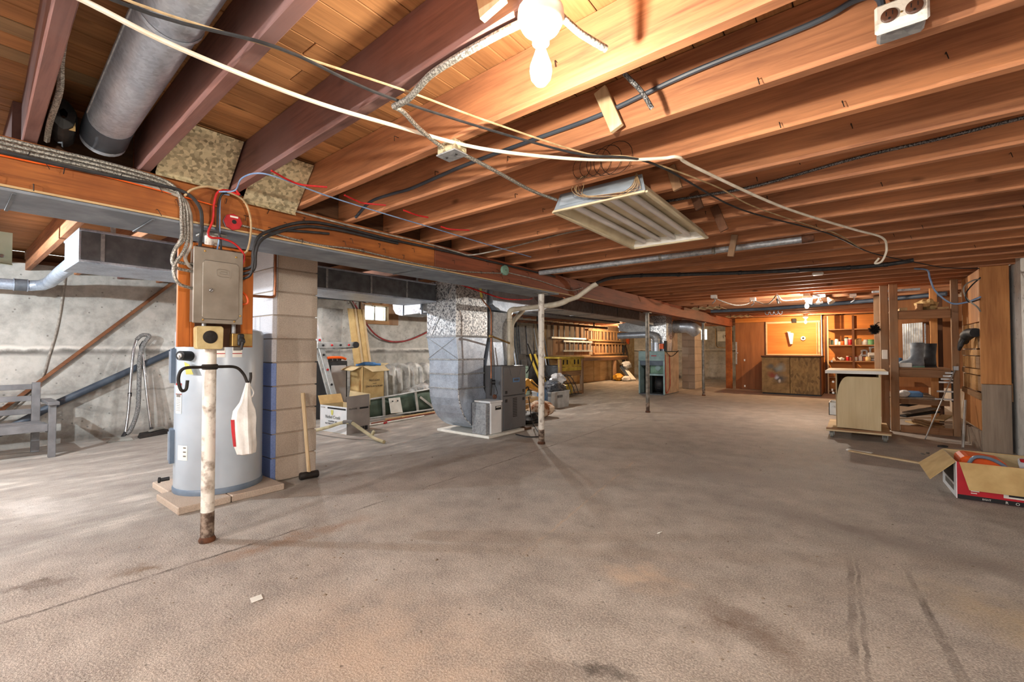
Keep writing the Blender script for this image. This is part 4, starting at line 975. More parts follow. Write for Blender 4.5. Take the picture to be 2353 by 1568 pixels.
# ================================================================== furnace and its ductwork
fp = T('furnace_pad', 'thin white foam pad under the grey furnace', 'pad', (-4.1, 4.7, 0))
mk(B().box(-4.56, 4.20, 0, -3.62, 4.95, .032), 'foam_slab', 'paper', fp, bev=.004)
mk(B().box(-4.56, 4.951, 0, -3.62, 5.12, .030), 'wood_strip', 'dark_y', fp, bev=.003)
FX0, FX1, FY0, FY1, FZ = -4.42, -3.68, 4.52, 5.06, .893
fu = T('furnace', 'dark grey gas furnace cabinet with two door panels and blue badge', 'furnace', (-4.05, 4.79, .032))
mk(B().box(FX0, FY0, .034, FX1-.012, FY1, FZ), 'cabinet', 'furnace_grey', fu, bev=.004)
du = mk(B().box(FX1-.011, FY0+.035, .50, FX1+.008, FY1-.012, FZ-.012), 'upper_door', 'furnace_grey', fu, bev=.004)
dl = mk(B().box(FX1-.011, FY0+.035, .045, FX1+.008, FY1-.012, .492), 'lower_door', 'furnace_grey', fu, bev=.004)
mk(B().box(FX1-.011, FY0, .034, FX1+.004, FY0+.03, FZ), 'corner_trim', 'furnace_trim', fu, bev=.003)
bdg = mk(B().box(FX1+.0085, 4.755, .672, FX1+.012, 4.90, .728), 'blue_badge', 'print_blue', du)
mk(B().box(FX1+.0122, 4.775, .690, FX1+.0126, 4.88, .718), 'badge_print', 'abs_pipe', bdg)
mk(B().tube([(FX1+.009, 4.68, .875), (FX1+.009, 4.725, .76)], .004, 5), 'pressed_rib', 'furnace_trim', du)
mk(B().tube([(FX1+.009, 4.94, .875), (FX1+.009, 4.90, .76)], .004, 5), 'pressed_rib', 'furnace_trim', du)
for y in (4.61, 4.995):
    mk(B().box(FX1+.0085, y-.02, .525, FX1+.014, y+.02, .565), 'finger_latch', 'print_black', du, bev=.003)
    mk(B().box(FX1+.0085, y-.02, .412, FX1+.014, y+.02, .452), 'finger_latch', 'print_black', dl, bev=.003)
for k in range(12): mk(B().box(FX1+.0082, 4.755, .205+k*.022, FX1+.0105, 4.845, .217+k*.022), 'louvre', 'print_black', dl)
mk(B().tube([(FX1+.009, 4.70, .05), (FX1+.009, 4.73, .14)], .004, 5), 'pressed_rib', 'furnace_trim', dl)
# controls on the cabinet's near side
cs = T('gas_valve_set', 'copper gas line dropping to valves on the furnace side', 'gas line', (-3.86, 4.40, .6))
mk(B().tube(cr([(-3.72, 4.16, 1.99), (-3.72, 4.16, 1.84), (-3.72, 4.19, 1.74), (-3.72, 4.33, 1.64), (-3.73, 4.37, 1.55)], 4)+[Vector((-3.73, 4.37, .74))], .0085, 8), 'copper_line', 'copper', cs, smooth=True)
mk(B().tube(cr([(-3.72, 4.155, 2.0), (-3.72, 4.155, 1.86), (-3.72, 4.175, 1.77)], 4), .016, 8), 'yellow_sleeve', 'tag_yellow', cs, smooth=True)
mk(B().tube([(-3.73, 4.37, 1.285), (-3.74, 4.42, 1.28), (-3.77, 4.80, 1.20)], .012, 8).lathe([(.018, -.02), (.02, 0), (.018, .02)], (-3.73, 4.36, 1.285), 10, 'y'), 'brass_branch', 'brass', cs, smooth=True)
mk(B().cyl((-3.73, 4.37, .74), (-3.73, 4.37, .62), .016, n=10).cyl((-3.74, 4.39, .69), (-3.70, 4.42, .69), .032, n=14), 'regulator', 'black', cs, smooth=True)
mk(B().cyl((-3.73, 4.37, .62), (-3.73, 4.36, .52), .012, n=8), 'lower_valve', 'iron', cs, smooth=True)
mk(B().tube(cr([(-3.71, 4.41, .68), (-3.70, 4.46, .56), (-3.70, 4.45, .53), (-3.71, 4.44, .51)], 4), .004, 5), 'thin_lead', 'iron', cs, smooth=True)
mk(B().lathe([(.03, -.015), (.032, 0), (.02, .016)], (-3.72, 4.435, .50), 12, 'y'), 'round_switch', 'rust', cs, smooth=True)
# white media filter box
fb = T('filter_box', 'white upright filter box with label between duct elbow and furnace', 'filter', (-3.8, 4.36, .032))
mk(B().box(-3.94, 4.235, .034, -3.70, 4.49, .43), 'casing', 'galv_dull', fb, bev=.003)
mk(B().box(-3.699, 4.30, .036, -3.672, 4.515, .45), 'front', 'card_white', fb, bev=.004)
mk(B().box(-3.935, 4.27, .431, -3.66, 4.52, .455), 'top_lip', 'card_white', fb, bev=.003)
lb = mk(B().box(-3.6718, 4.385, .335, -3.6695, 4.50, .385), 'label', 'print_black', fb)
mk(B().box(-3.6694, 4.40, .365, -3.669, 4.49, .378), 'label_print', 'paper', lb)
# return-air drop with curved elbow at the floor
ra = T('return_duct', 'tall galvanised return-air duct with curved elbow at the floor beside the furnace', 'duct', (-4.2, 4.2, .04))
RX0, RX1, RY0, RY1 = -4.50, -3.96, 3.96, 4.50
mk(B().box(RX0, RY0, 1.285, RX1, RY1+.06, 2.0), 'spangled_section', 'galv_bright', ra, bev=.002)
mk(B().hexa([(RX0+.02, RY0+.03, .99), (RX1+.01, RY0+.03, .99), (RX1+.01, RY1-.03, .99), (RX0+.02, RY1-.03, .99), (RX0, RY0, 1.28), (RX1, RY0, 1.28), (RX1, RY1+.06, 1.28), (RX0, RY1+.06, 1.28)]), 'taper_section', 'galv', ra, bev=.002)
yf = RY0+.03; prof_ = [(yf, .985), (yf, .60)]
for k in range(9):
    a = math.radians(90*k/8); prof_.append((yf+.52-.52*math.cos(a), .60-.55*math.sin(a)))
prof_ += [(4.515, .05), (4.515, .52), (RY1-.03, .60), (RY1-.03, .985)]
mk(B().prism(prof_, 'yz', RX0+.02, RX1+.01), 'elbow', 'galv', ra)
for z, a, b_ in ((1.283, 0, .06), (.987, .03, -.03), (.80, .03, -.03), (.615, .03, -.03)):
    mk(B().box(RX0+a*.6-.012, RY0+a-.014, z-.012, RX1+.012+a*.3, RY1+b_+.004, z+.012) if z > .99 else B().box(RX0+.01, RY0+.018, z-.010, RX1+.02, RY1-.02, z+.010), 'cleat', 'galv_dull', ra, bev=.002)
for (a, b_) in (((RX0+.01, 3.985, 1.0), (RX1, 3.962, 1.27)), ((RX0+.01, 3.962, 1.27), (RX1, 3.985, 1.0)), ((RX0+.1, 3.957, 1.3), (RX1-.02, 3.957, 1.98))):
    mk(B().tube([a, b_], .004, 4), 'cross_break', 'galv_dull', ra)
for k in range(9):
    pass
pts = [(RX1+.016, p[0], p[1]) for p in prof_[1:11]]
mk(B().tube(pts, .009, 6), 'edge_seam', 'galv_bright', ra, smooth=True)
# branch elbow from the return section
be = T('branch_duct', 'pale galvanised branch elbow left of the return duct', 'duct', (-5.0, 4.2, 1.62))
mk(B().prism([(-4.51, 1.62), (-5.18, 1.60), (-5.28, 1.63), (-5.34, 1.70), (-5.36, 1.84), (-5.12, 1.84), (-5.12, 1.80), (-4.51, 1.81)], 'xz', 4.05, 4.40), 'elbow', 'galv_dull', be, bev=.003)
for x in (-4.72, -5.12): mk(B().box(x, 4.035, 1.60, x+.02, 4.415, 1.82), 'cleat', 'galv', be)
# supply plenum, transition and the run to the rear
sp = T('supply_plenum', 'grey sheet metal supply plenum rising from the furnace top', 'duct', (-4.05, 4.8, .89))
mk(B().hexa([(FX0, FY0+.01, .895), (FX1-.27, FY0+.01, .895), (FX1-.27, FY1-.01, .895), (FX0, FY1-.01, .895), (FX0+.05, FY0+.11, 1.22), (FX1-.29, FY0+.11, 1.22), (FX1-.29, FY1-.05, 1.22), (FX0+.05, FY1-.05, 1.22)]), 'taper', 'galv', sp, bev=.002)
mk(B().box(FX0+.05, FY0+.11, 1.221, FX1-.29, FY1-.05, 1.64), 'riser', 'galv_dull', sp, bev=.002)
# curved take-off towards the rear
q = [(4.60, 2.0), (4.60, 1.73), (4.72, 1.66), (5.0, 1.64), (5.85, 1.74), (5.95, 1.78), (5.75, 1.82), (5.60, 1.90), (5.52, 2.0)]
mk(B().prism(q, 'yz', FX0-.02, FX1-.22), 'take_off', 'galv', sp, bev=.003)
rt = T('rear_duct', 'dark rectangular duct running to the rear under the side bay joists', 'duct', (-4.2, 8.0, 1.8))
mk(B().box(-4.45, 5.97, 1.80, -3.95, 9.9, 2.0), 'duct_box', 'duct_grey', rt)
mk(B().box(-4.47, 5.97, 1.79, -3.93, 9.9, 1.806), 'bottom_flange', 'galv_dull', rt)
for y in (6.5, 7.6, 8.7): mk(B().box(-4.46, y, 1.785, -3.94, y+.03, 2.0), 'cleat', 'duct_grey', rt)
mk(B().hexa([(-4.45, 9.9, 1.80), (-3.95, 9.9, 1.80), (-3.98, 10.9, 1.72), (-4.3, 10.9, 1.72), (-4.45, 9.9, 2.0), (-3.95, 9.9, 2.0), (-3.98, 10.9, 1.86), (-4.3, 10.9, 1.86)]), 'reducer', 'galv_dull', rt)
# second low run of duct further left
tag(mk(B().box(-5.6, 6.4, 1.86, -5.2, 11.6, 2.0), 'flat_duct', 'duct_grey', bev=.004), 'flat dark duct along the far side bay above the rust pipe', 'duct')
rp = T('rust_pipe', 'rusty brown pipe hung along the side bay above the ladders', 'pipe', (-6.45, 9.6, 1.78))
mk(B().cyl((-6.4, 5.8, 1.80), (-6.5, 13.5, 1.84), .035, n=10), 'pipe', 'rust', rp, smooth=True)
for y in (6.22, 9.42, 12.62): mk(B().box(-6.46-.013*(y-6), y, 1.84, -6.44-.013*(y-6)+.02, y+.02, 2.03), 'hanger_strap', 'iron', rp)
# white plastic vent pipes of the furnace
pv = T('vent_pipe', 'white plastic furnace vent pipe rising and crossing under the beam', 'pipe', (-3.80, 4.84, .9))
mk(B().tube([(-3.80, 4.84, .895), (-3.80, 4.84, 1.56)], .032, 14), 'riser', 'pvc', pv, smooth=True)
mk(B().tube(cr([(-3.80, 4.84, 1.54), (-3.80, 4.84, 1.60), (-3.79, 4.845, 1.645), (-3.75, 4.85, 1.665), (-3.70, 4.855, 1.67)], 4), .037, 14), 'elbow', 'pvc', pv, smooth=True)
mk(B().tube([(-3.72, 4.853, 1.668), (-3.12, 4.86, 1.69)], .032, 14), 'cross_run', 'pvc', pv, smooth=True)
mk(B().tube(cr([(-3.16, 4.86, 1.689), (-3.06, 4.862, 1.695), (-2.98, 4.89, 1.715), (-2.93, 4.93, 1.745)], 4), .037, 14), 'bend', 'pvc', pv, smooth=True)
mk(B().tube([(-2.94, 4.92, 1.74), (-2.83, 5.02, 1.79), (-2.66, 5.12, 1.93), (-2.60, 5.13, 1.955)], .031, 14), 'upper_run', 'pvc', pv, smooth=True)
mk(B().lathe([(.034, 0), (.039, .004), (.039, .03), (.034, .034)], (-3.80, 4.84, 1.50), 14), 'coupling', 'pvc', pv, smooth=True)
pv2 = T('intake_pipe', 'shorter cream plastic intake pipe behind the furnace vent pipe', 'pipe', (-3.9, 5.0, .9))
mk(B().tube([(-3.90, 5.02, .895), (-3.90, 5.02, 1.42)], .032, 14), 'riser', 'pvc', pv2, smooth=True)
mk(B().tube(cr([(-3.90, 5.02, 1.40), (-3.90, 5.03, 1.47), (-3.90, 5.10, 1.55), (-3.90, 5.30, 1.70), (-3.95, 5.42, 1.80)], 4), .033, 14), 'bend', 'pvc', pv2, smooth=True)
mk(B().lathe([(.036, 0), (.04, .004), (.04, .05), (.036, .054)], (-3.90, 5.02, .92), 14), 'coupling', 'pvc', pv2, smooth=True)
tag(mk(B().tube(cr([(-3.66, 5.08, 1.2), (-3.62, 5.14, 1.0), (-3.64, 5.12, .88), (-3.68, 5.075, .78)], 5), .009, 6), 'drain_hose', 'black_cable', smooth=True), 'thin black drain hose curling beside the furnace badge door', 'hose')
wire('floor_cord', [(-3.66, 5.10, .45), (-3.64, 5.16, .1), (-3.58, 5.16, .012), (-3.42, 4.98, .009), (-3.20, 4.72, .009), (-3.30, 4.58, .009), (-3.52, 4.62, .009)], .008, 'black_cable', 'black cord curled on the floor in front of the furnace', 'cord')
# ================================================================== things behind the furnace
def lathe_thing(name, label, cat, prof, c, mat, n=24, group=None):
    return tag(mk(B().lathe(prof, c, n), name, mat, smooth=True), label, cat, group)
mb = T('trash_bin', 'mint green plastic bin behind the furnace', 'bin', (-6.62, 8.95, 0))
mk(B().lathe([(.19, 0), (.20, .01), (.245, .70), (.235, .70), (.19, .02), (0, .02)], (-6.62, 8.95, 0), 24), 'body', 'bin_mint', mb, smooth=True)
mk(B().lathe([(.245, .66), (.262, .665), (.262, .70), (.258, .712), (.245, .705)], (-6.62, 8.95, 0), 24), 'rim', 'bin_mint', mb, smooth=True)
lathe_thing('trash_bin', 'dark grey plastic bin half hidden by the white post', 'bin', [(.2, 0), (.205, .01), (.25, .70), (.265, .70), (.265, .73), (.24, .73), (.19, .02), (0, .02)], (-5.95, 9.45, 0), 'duct_grey')
wbw = T('wheelbarrow', 'upended wheelbarrow with yellow handles behind the white post', 'wheelbarrow', (-5.85, 8.7, 0))
for dy in (0, .18):
    mk(B().tube(cr([(-5.74, 8.06+dy, 1.02), (-5.72, 8.16+dy, .80), (-5.68, 8.30+dy, .52), (-5.66, 8.42+dy, .28), (-5.66, 8.5+dy, .05)], 5), .028, 8), 'handle', 'yellow_paint', wbw, smooth=True)
rows = [[(-6.0+.30*(1-v*v)*(.35+.65*math.sin(math.pi*u))-.1, 8.36+.52*u, 1.0-.85*w_) for u in [i/8 for i in range(9)]] for w_, v in [(j/8, abs(j/8-.45)*2) for j in range(9)]]
mk(B().sheet(rows), 'tray', 'iron', wbw, smooth=True, solid=.004)
mk(B().lathe([(.06, -.03), (.16, -.035), (.17, 0), (.16, .035), (.06, .03)], (-5.74, 8.62, .172), 20, 'y'), 'wheel', 'black', wbw, smooth=True)
wr = T('wire_rack', 'dark metal wire rack with curved bars behind the plastic tub', 'rack', (-5.5, 8.7, 0))
for k in range(7):
    y = 8.20+k*.16
    mk(B().tube(cr([(-5.62, y, .02), (-5.58, y+.02, .35), (-5.52, y+.03, .52), (-5.40, y+.05, .50), (-5.28, y+.10, .30), (-5.2, y+.12, .08)], 4), .009, 6), 'bar', 'iron', wr, smooth=True)
for z, x in ((.50, -5.44), (.34, -5.31), (.35, -5.585), (.10, -5.21)): mk(B().cyl((x, 8.15, z), (x+.02, 9.30, z), .010, n=6), 'cross_bar', 'iron', wr, smooth=True)
for k in range(3): mk(B().box(-5.60, 8.25+k*.34, .06, -5.30, 8.50+k*.34, .30), 'woven_panel', 'yellow_paint', wr, bev=.02)
# clear tub with crumpled bags
tu = T('storage_tub', 'translucent grey plastic storage tub of crumpled plastic', 'tub', (-4.75, 7.33, 0))
def tubwalls(o, x0_, y0_, x1_, y1_, h, tp, mat):
    p = [(x0_, y0_), (x1_, y0_), (x1_, y1_), (x0_, y1_)]; c = ((x0_+x1_)/2, (y0_+y1_)/2)
    top = [(c[0]+(a-c[0])*tp, c[1]+(b_-c[1])*tp) for a, b_ in p]
    for i in range(4):
        a, b_ = p[i], p[(i+1) % 4]; d, e = top[(i+1) % 4], top[i]
        mk(B().slab([(*a, 0), (*b_, 0), (*d, h), (*e, h)], -.006), 'tub_wall', mat, o)
    mk(B().box(x0_+.008, y0_+.008, 0, x1_-.008, y1_-.008, .008), 'tub_floor', mat, o)
    b = B()
    for i in range(4):
        a, d = top[i], top[(i+1) % 4]; b.bar((*a, h), (*d, h), .022, .022)
    mk(b, 'rim', mat, o)
tubwalls(tu, -4.93, 7.02, -4.52, 7.66, .31, 1.06, 'tub_clear')
mk(B().box(-4.507, 7.24, .20, -4.497, 7.40, .245), 'handle_slot', 'duct_grey', tu)
mk(B().box(-4.80, 7.003, .12, -4.70, 7.009, .20), 'sticker', 'paper', tu)
def lump(name, label, cat, c, r, mat, seed, n=20, m=12, flat=0.0, rough=.18):
    R_ = random.Random(seed); rows = []; ph = [R_.uniform(0, 6) for _ in range(6)]
    for i in range(m+1):
        th = math.pi*i/m; row = []
        for j in range(n):
            a = 2*math.pi*j/n
            k = 1+rough*(math.sin(3*a+ph[0]+2*th)+.7*math.sin(5*a-3*th+ph[1])+.6*math.sin(7*th+2*a+ph[2]))*math.sin(th)
            z = c[2]+r[2]*math.cos(th)*k
            row.append((c[0]+r[0]*math.sin(th)*math.cos(a)*k, c[1]+r[1]*math.sin(th)*math.sin(a)*k, max(z, flat)))
        rows.append(row+[row[0]])
    return tag(mk(B().sheet(rows), name, mat, smooth=True), label, cat)
lump('plastic_bag', 'crumpled clear and black plastic bag heaped in the storage tub', 'bag', (-4.72, 7.42, .36), (.19, .26, .16), 'bag_black', 4, 26, 16, .05, .14)
lump('plastic_bag', 'clear plastic film spilling over the tub rim', 'bag', (-4.70, 7.52, .53), (.12, .18, .12), 'film', 9, 22, 14, .05, .2)
# yellow power tool, blue can, stool, bags right of the furnace
yt = T('yellow_tool', 'yellow plastic tool housing standing behind the furnace corner', 'tool', (-4.55, 6.35, .28))
mk(B().prism([(6.05, .28), (6.12, .28), (6.20, .40), (6.28, .46), (6.72, .33), (6.74, .36), (6.50, .50), (6.36, .60), (6.30, .57), (6.26, .62), (6.20, .60), (6.06, .50), (6.0, .52), (6.0, .44), (6.06, .44)], 'yz', -4.62, -4.48), 'housing', 'yellow', yt, bev=.01)
mk(B().tube(cr([(-4.46, 6.10, .44), (-4.45, 6.18, .48), (-4.46, 6.22, .44)], 3), .012, 6), 'trigger_guard', 'black', yt, smooth=True)
mk(B().bar((-4.47, 6.32, .55), (-4.47, 6.62, .40), .004, .02), 'side_slot', 'black', yt)
bx_ = T('wooden_crate', 'small slatted wooden crate under the yellow tool', 'crate', (-4.55, 6.3, 0))
for k in range(4): mk(B().box(-4.70, 6.02+k*.145, .02, -4.40, 6.14+k*.145, .04), 'slat', 'pale_x', bx_, bev=.002)
for y in (6.0, 6.58):
    for z in (.05, .15, .235): mk(B().box(-4.70, y, z, -4.40, y+.015, z+.04), 'slat', 'pale_x', bx_, bev=.002)
for x in (-4.70, -4.415):
    for y in (6.016, 6.55): mk(B().box(x, y, 0, x+.015, y+.03, .278), 'corner_post', 'pale_z', bx_)
    for z in (.05, .15, .235): mk(B().box(x+(.015 if x < -4.5 else -.0), 6.046, z, x+(.02 if x < -4.5 else .02), 6.55, z+.04), 'slat', 'pale_y', bx_)
lathe_thing('blue_drum', 'blue plastic drum standing between the yellow tool and the tub', 'drum', [(.09, 0), (.10, .01), (.10, .30), (.085, .36), (.05, .40), (.05, .43), (0, .43)], (-4.58, 6.82, 0), 'blue_plastic')
lump('fur_rug', 'rolled brown and white fur rug on the floor beside the furnace', 'rug', (-4.12, 6.08, .14), (.18, .25, .13), 'fur', 12, 24, 14, 0, .12)
lump('black_bag', 'black rubbish bag slumped by the furnace corner', 'bag', (-3.96, 5.48, .08), (.2, .22, .10), 'black', 14, 24, 14, 0, .16)
# grey door panel and loose pipes against the wall
dr_ = T('door_panel', 'dark grey panelled door leaning on the wall behind the furnace pipes', 'door', (-7.3, 10.1, 0))
mk(B().hexa([(-7.26, 9.72, 0), (-7.22, 9.72, 0), (-7.22, 10.50, 0), (-7.26, 10.50, 0), (-7.42, 9.72, 1.95), (-7.38, 9.72, 1.95), (-7.38, 10.50, 1.95), (-7.42, 10.50, 1.95)]), 'leaf', 'duct_grey', dr_, bev=.004)
for z0, z1 in ((.15, .85), (1.0, 1.8)):
    x0_ = -7.22-.16*z0/1.95; x1_ = -7.22-.16*z1/1.95
    for y0_, y1_ in ((9.80, 10.06), (10.14, 10.42)):
        mk(B().slab([(x0_+.001, y0_, z0), (x0_+.001, y1_, z0), (x1_+.001, y1_, z1), (x1_+.001, y0_, z1)], .008), 'raised_panel', 'steel_plate', dr_, bev=.003)
for k, (y, m_) in enumerate(((9.45, 'galv'), (9.58, 'duct_grey'), (10.62, 'galv_dull'), (10.78, 'abs_pipe'), (10.92, 'galv'), (11.08, 'duct_grey'))):
    labs = ['shiny pipe leaning left of the grey door panel', 'dark pipe leaning close to the grey door panel', 'dull pipe leaning right of the grey door panel', 'blue-grey pipe in the middle of the leaning pipes', 'shiny pipe among those right of the door panel', 'dark pipe leaning nearest the ladders']
    tag(mk(B().cyl((-7.10, y+.05, .02), (-7.42, y-.03*(k % 3), 1.9), .022, n=8), 'loose_pipe', m_, smooth=True), labs[k], 'pipe')
# ================================================================== workbench and wall-hung ladders
wk = T('workbench', 'yellow-painted wooden workbench with slotted drawer front', 'workbench', (-5.95, 9.6, 0))
mk(B().box(-6.35, 9.0, .905, -5.56, 10.22, .945), 'top', 'yellow_paint', wk, bev=.004)
df = mk(B().box(-5.615, 9.04, .70, -5.595, 10.12, .90), 'drawer_front', 'yellow_paint', wk, bev=.003)
for y in (9.24, 9.42, 9.78, 9.96): mk(B().box(-5.5945, y-.03, .76, -5.592, y+.03, .875), 'slot', 'print_black', df)
mk(B().box(-5.605, 9.04, .60, -5.585, 10.12, .69), 'lower_rail', 'yellow_paint', wk, bev=.003)
mk(B().box(-5.62, 9.04, .47, -5.60, 10.12, .595), 'apron', 'stud_y', wk, bev=.003)
for x in (-5.64, -6.30):
    for y in (9.05, 10.12): mk(B().box(x, y, 0, x+.07, y+.08, .90), 'leg', 'stud_z', wk, bev=.003)
mk(B().box(-5.63, 9.13, .02, -5.58, 10.12, .07), 'floor_stretcher', 'stud_y', wk, bev=.003)
ws = T('ladder_bench', 'long narrow wooden bench along the wall under the ladders', 'bench', (-7.2, 13.3, 0))
mk(B().box(-7.49, 11.3, .855, -6.95, 16.2, .905), 'top', 'stud_y', ws, bev=.004)
mk(B().box(-6.99, 11.3, .76, -6.95, 16.2, .85), 'front_rail', 'dark_y', ws)
for y in (11.35, 15.1): mk(B().box(-7.05, y, 0, -6.96, y+.12, .755), 'leg', 'stud_z', ws, bev=.003)
for y in (11.3, 12.75, 14.2): mk(B().box(-7.36, y, .0, -7.34, y+1.42, .84), 'plywood_back', 'pale_y', ws, bev=.003)
for k in range(18):
    y = 11.4+k*.33
    mk(B().box(X0+.001, y, .95, X0+.022, y+.315, 2.05), 'wall_board', 'stud_z' if k % 4 else 'grey_z', wl, bev=.002)
def wladder(label, y0_, y1_, z0, z1, mat, n, x=-7.40):
    l_ = T('ladder', label, 'ladder', (x, (y0_+y1_)/2, z0))
    for z in (z0, z1): mk(B().box(x-.012, y0_, z-.03, x+.03, y1_, z+.03), 'stile', mat, l_, bev=.003)
    for k in range(n):
        y = y0_+.12+(y1_-y0_-.24)*k/(n-1)
        mk(B().cyl((x+.008, y, z0+.03), (x+.008, y, z1-.03), .023, n=6), 'rung', mat, l_, smooth=True)
    for y in (y0_+.25, y1_-.25): mk(B().box(-7.478, y, z1+.03, x+.04, y+.03, z1+.045), 'wall_bracket', 'iron', l_)
wladder('aluminium ladder hung highest on the wall, nearest the leaning pipes', 11.5, 13.7, 1.50, 1.93, 'alu', 7)
wladder('wooden ladder hung highest on the wall, further end', 13.85, 16.6, 1.47, 1.83, 'stud_y', 10)
wladder('aluminium ladder hung in the middle row above the workbench', 12.2, 14.15, 1.09, 1.40, 'alu', 7)
wladder('wooden ladder hung in the middle row beside the glaring bulb', 14.3, 17.0, .99, 1.36, 'stud_y', 10)
# coil of hose, drum, bags by the far lamp
ch = T('hose_coil', 'coil of dark hose hanging on the wall past the ladders', 'hose', (-7.38, 16.9, .5))
for k in range(5): mk(B().tube([(-7.40+.012*k, 16.95+(.24-.02*k)*math.cos(a), .95+(.42-.03*k)*math.sin(a)) for a in [2*math.pi*i/20 for i in range(21)]], .016, 6), 'turn', 'black_cable', ch, smooth=True)
mk(B().tube([(-7.5, 16.95, 1.42), (-7.38, 16.95, 1.40), (-7.34, 16.95, 1.43)], .015, 6), 'wall_hook', 'iron', ch)
orf = T('orange_reflector', 'orange round plastic disc hung above the hose coil', 'reflector', (-7.3, 17.5, 1.4))
mk(B().lathe([(.02, 0), (.15, .02), (.16, .04), (.13, .05), (0, .06)], (-7.49, 17.45, 1.52), 20, 'x'), 'disc', 'orange', orf, smooth=True)
mk(B().cyl((-7.5, 17.45, 1.52), (-7.44, 17.45, 1.52), .02), 'stub', 'iron', orf)
lathe_thing('white_drum', 'cream plastic drum standing behind the old furnace', 'drum', [(.21, 0), (.22, .02), (.22, .75), (.19, .82), (.19, .86), (0, .86)], (-6.2, 16.6, 0), 'pvc')
fb1 = T('foam_board', 'white foam board leaning at the foot of the far wall', 'board', (-6.65, 15.6, 0))
mk(B().slab([(-6.55, 15.35, .01), (-6.38, 15.62, .01), (-7.0, 16.05, .46), (-7.12, 15.85, .46)], .05), 'board', 'paper', fb1, bev=.006)
mk(B().slab([(-6.56, 15.33, .07), (-6.50, 15.42, .07), (-7.05, 15.90, .52), (-7.12, 15.84, .52)], .02), 'edge', 'abs_pipe', fb1)
lump('grey_bag', 'crumpled grey plastic bag on top of the foam board', 'bag', (-6.85, 15.9, .56), (.16, .22, .14), 'jug_grey', 21, 18, 10, .3, .15)
lump('yellow_bag', 'small yellow plastic bag on the floor under the wall bench end', 'bag', (-6.85, 15.15, .13), (.16, .22, .14), 'yellow', 23, 18, 10, 0, .15)
lump('white_bag', 'pale plastic bag beside the yellow bag on the far floor', 'bag', (-6.55, 15.15, .09), (.14, .2, .1), 'bag_white', 24, 18, 10, 0, .12)

# ================================================================== old furnace
of = T('old_furnace', 'old pale blue furnace with its front panel removed', 'furnace', (-4.05, 11.4, 0))
OX0, OX1, OY0, OY1, OZ = -4.38, -3.72, 10.9, 12.0, 1.085
mk(B().box(OX0, OY0+.03, .02, OX0+.03, OY1, OZ), 'side_panel', 'old_teal', of)
mk(B().box(OX1-.02, OY0+.03, .02, OX1, OY1, OZ), 'side_panel', 'old_tan', of, bev=.003)
mk(B().box(OX0+.03, OY1-.02, .02, OX1-.02, OY1, OZ), 'back_panel', 'old_tan', of)
mk(B().box(OX0, OY0, OZ-.02, OX1, OY1, OZ), 'top_panel', 'old_teal', of)
hd = mk(B().box(OX0, OY0, OZ-.24, OX1, OY0+.03, OZ-.02), 'header_panel', 'old_teal', of, bev=.004)
mk(B().box(OX0+.33, OY0-.003, OZ-.125, OX0+.46, OY0-.0005, OZ-.105), 'red_nameplate', 'print_red', hd)
mk(B().hexa([(OX0, OY0+.06, OZ-.36), (OX1-.02, OY0+.06, OZ-.36), (OX1-.02, OY0+.08, OZ-.36), (OX0, OY0+.08, OZ-.36), (OX0, OY0, OZ-.241), (OX1-.02, OY0, OZ-.241), (OX1-.02, OY0+.02, OZ-.241), (OX0, OY0+.02, OZ-.241)]), 'sloping_hood', 'tank_dark', of)
mk(B().box(OX0+.03, OY0+.30, .02, OX0+.24, OY0+.32, OZ-.3), 'dark_panel', 'dark_inside', of)
gi = mk(B().box(OX0+.24, OY0+.16, .52, OX1-.04, OY0+.18, OZ-.30), 'burner_panel', 'green_inside', of, bev=.004)
mk(B().prism([(OX0+.36, .66), (OX0+.44, .58), (OX0+.52, .66), (OX0+.44, .76)], 'xz', OY0+.155, OY0+.1595), 'diamond_plate', 'old_teal', gi)
mk(B().box(OX0+.24, OY0+.12, .47, OX1-.03, OY0+.17, .515), 'cross_shelf', 'old_teal', of)
mk(B().lathe([(.02, -.1), (.17, -.1), (.2, -.06), (.2, .06), (.17, .1), (.02, .1)], (OX0+.45, OY0+.33, .24), 20, 'x'), 'blower', 'black', of, smooth=True)
mk(B().cyl((OX0+.45, OY0+.15, .22), (OX0+.45, OY0+.27, .22), .08, n=14), 'motor', 'iron', of, smooth=True)
mk(B().box(OX1-.035, OY0, .02, OX1, OY0+.03, OZ-.245), 'front_stile', 'old_teal', of)
mk(B().box(OX0, OY0, .02, OX0+.03, OY0+.03, OZ-.245), 'front_stile', 'old_teal', of)
mk(B().box(OX0, OY0, 0, OX1, OY1, .019), 'base', 'duct_grey', of)
pl = T('old_plenum', 'spangled galvanised plenum above the old furnace', 'duct', (-3.95, 11.4, 1.09))
mk(B().box(-4.12, 11.07, 1.30, -3.73, 11.5, 1.98), 'box', 'galv_bright', pl, bev=.003)
mk(B().hexa([(-4.12, 11.09, 1.09), (-3.74, 11.09, 1.09), (-3.74, 11.48, 1.09), (-4.12, 11.48, 1.09), (-4.12, 11.07, 1.30), (-3.73, 11.07, 1.30), (-3.73, 11.5, 1.30), (-4.12, 11.5, 1.30)]), 'base_taper', 'galv', pl)
mk(B().box(-4.08, 11.52, 1.09, -3.73, 11.95, 1.80), 'brown_riser', 'old_tan', pl, bev=.003)
mk(B().hexa([(-5.0, 11.09, 1.62), (-4.12, 11.09, 1.50), (-4.12, 11.4, 1.50), (-5.0, 11.4, 1.62), (-5.0, 11.09, 1.80), (-4.12, 11.09, 1.95), (-4.12, 11.4, 1.95), (-5.0, 11.4, 1.80)]), 'left_branch', 'galv_dull', pl)
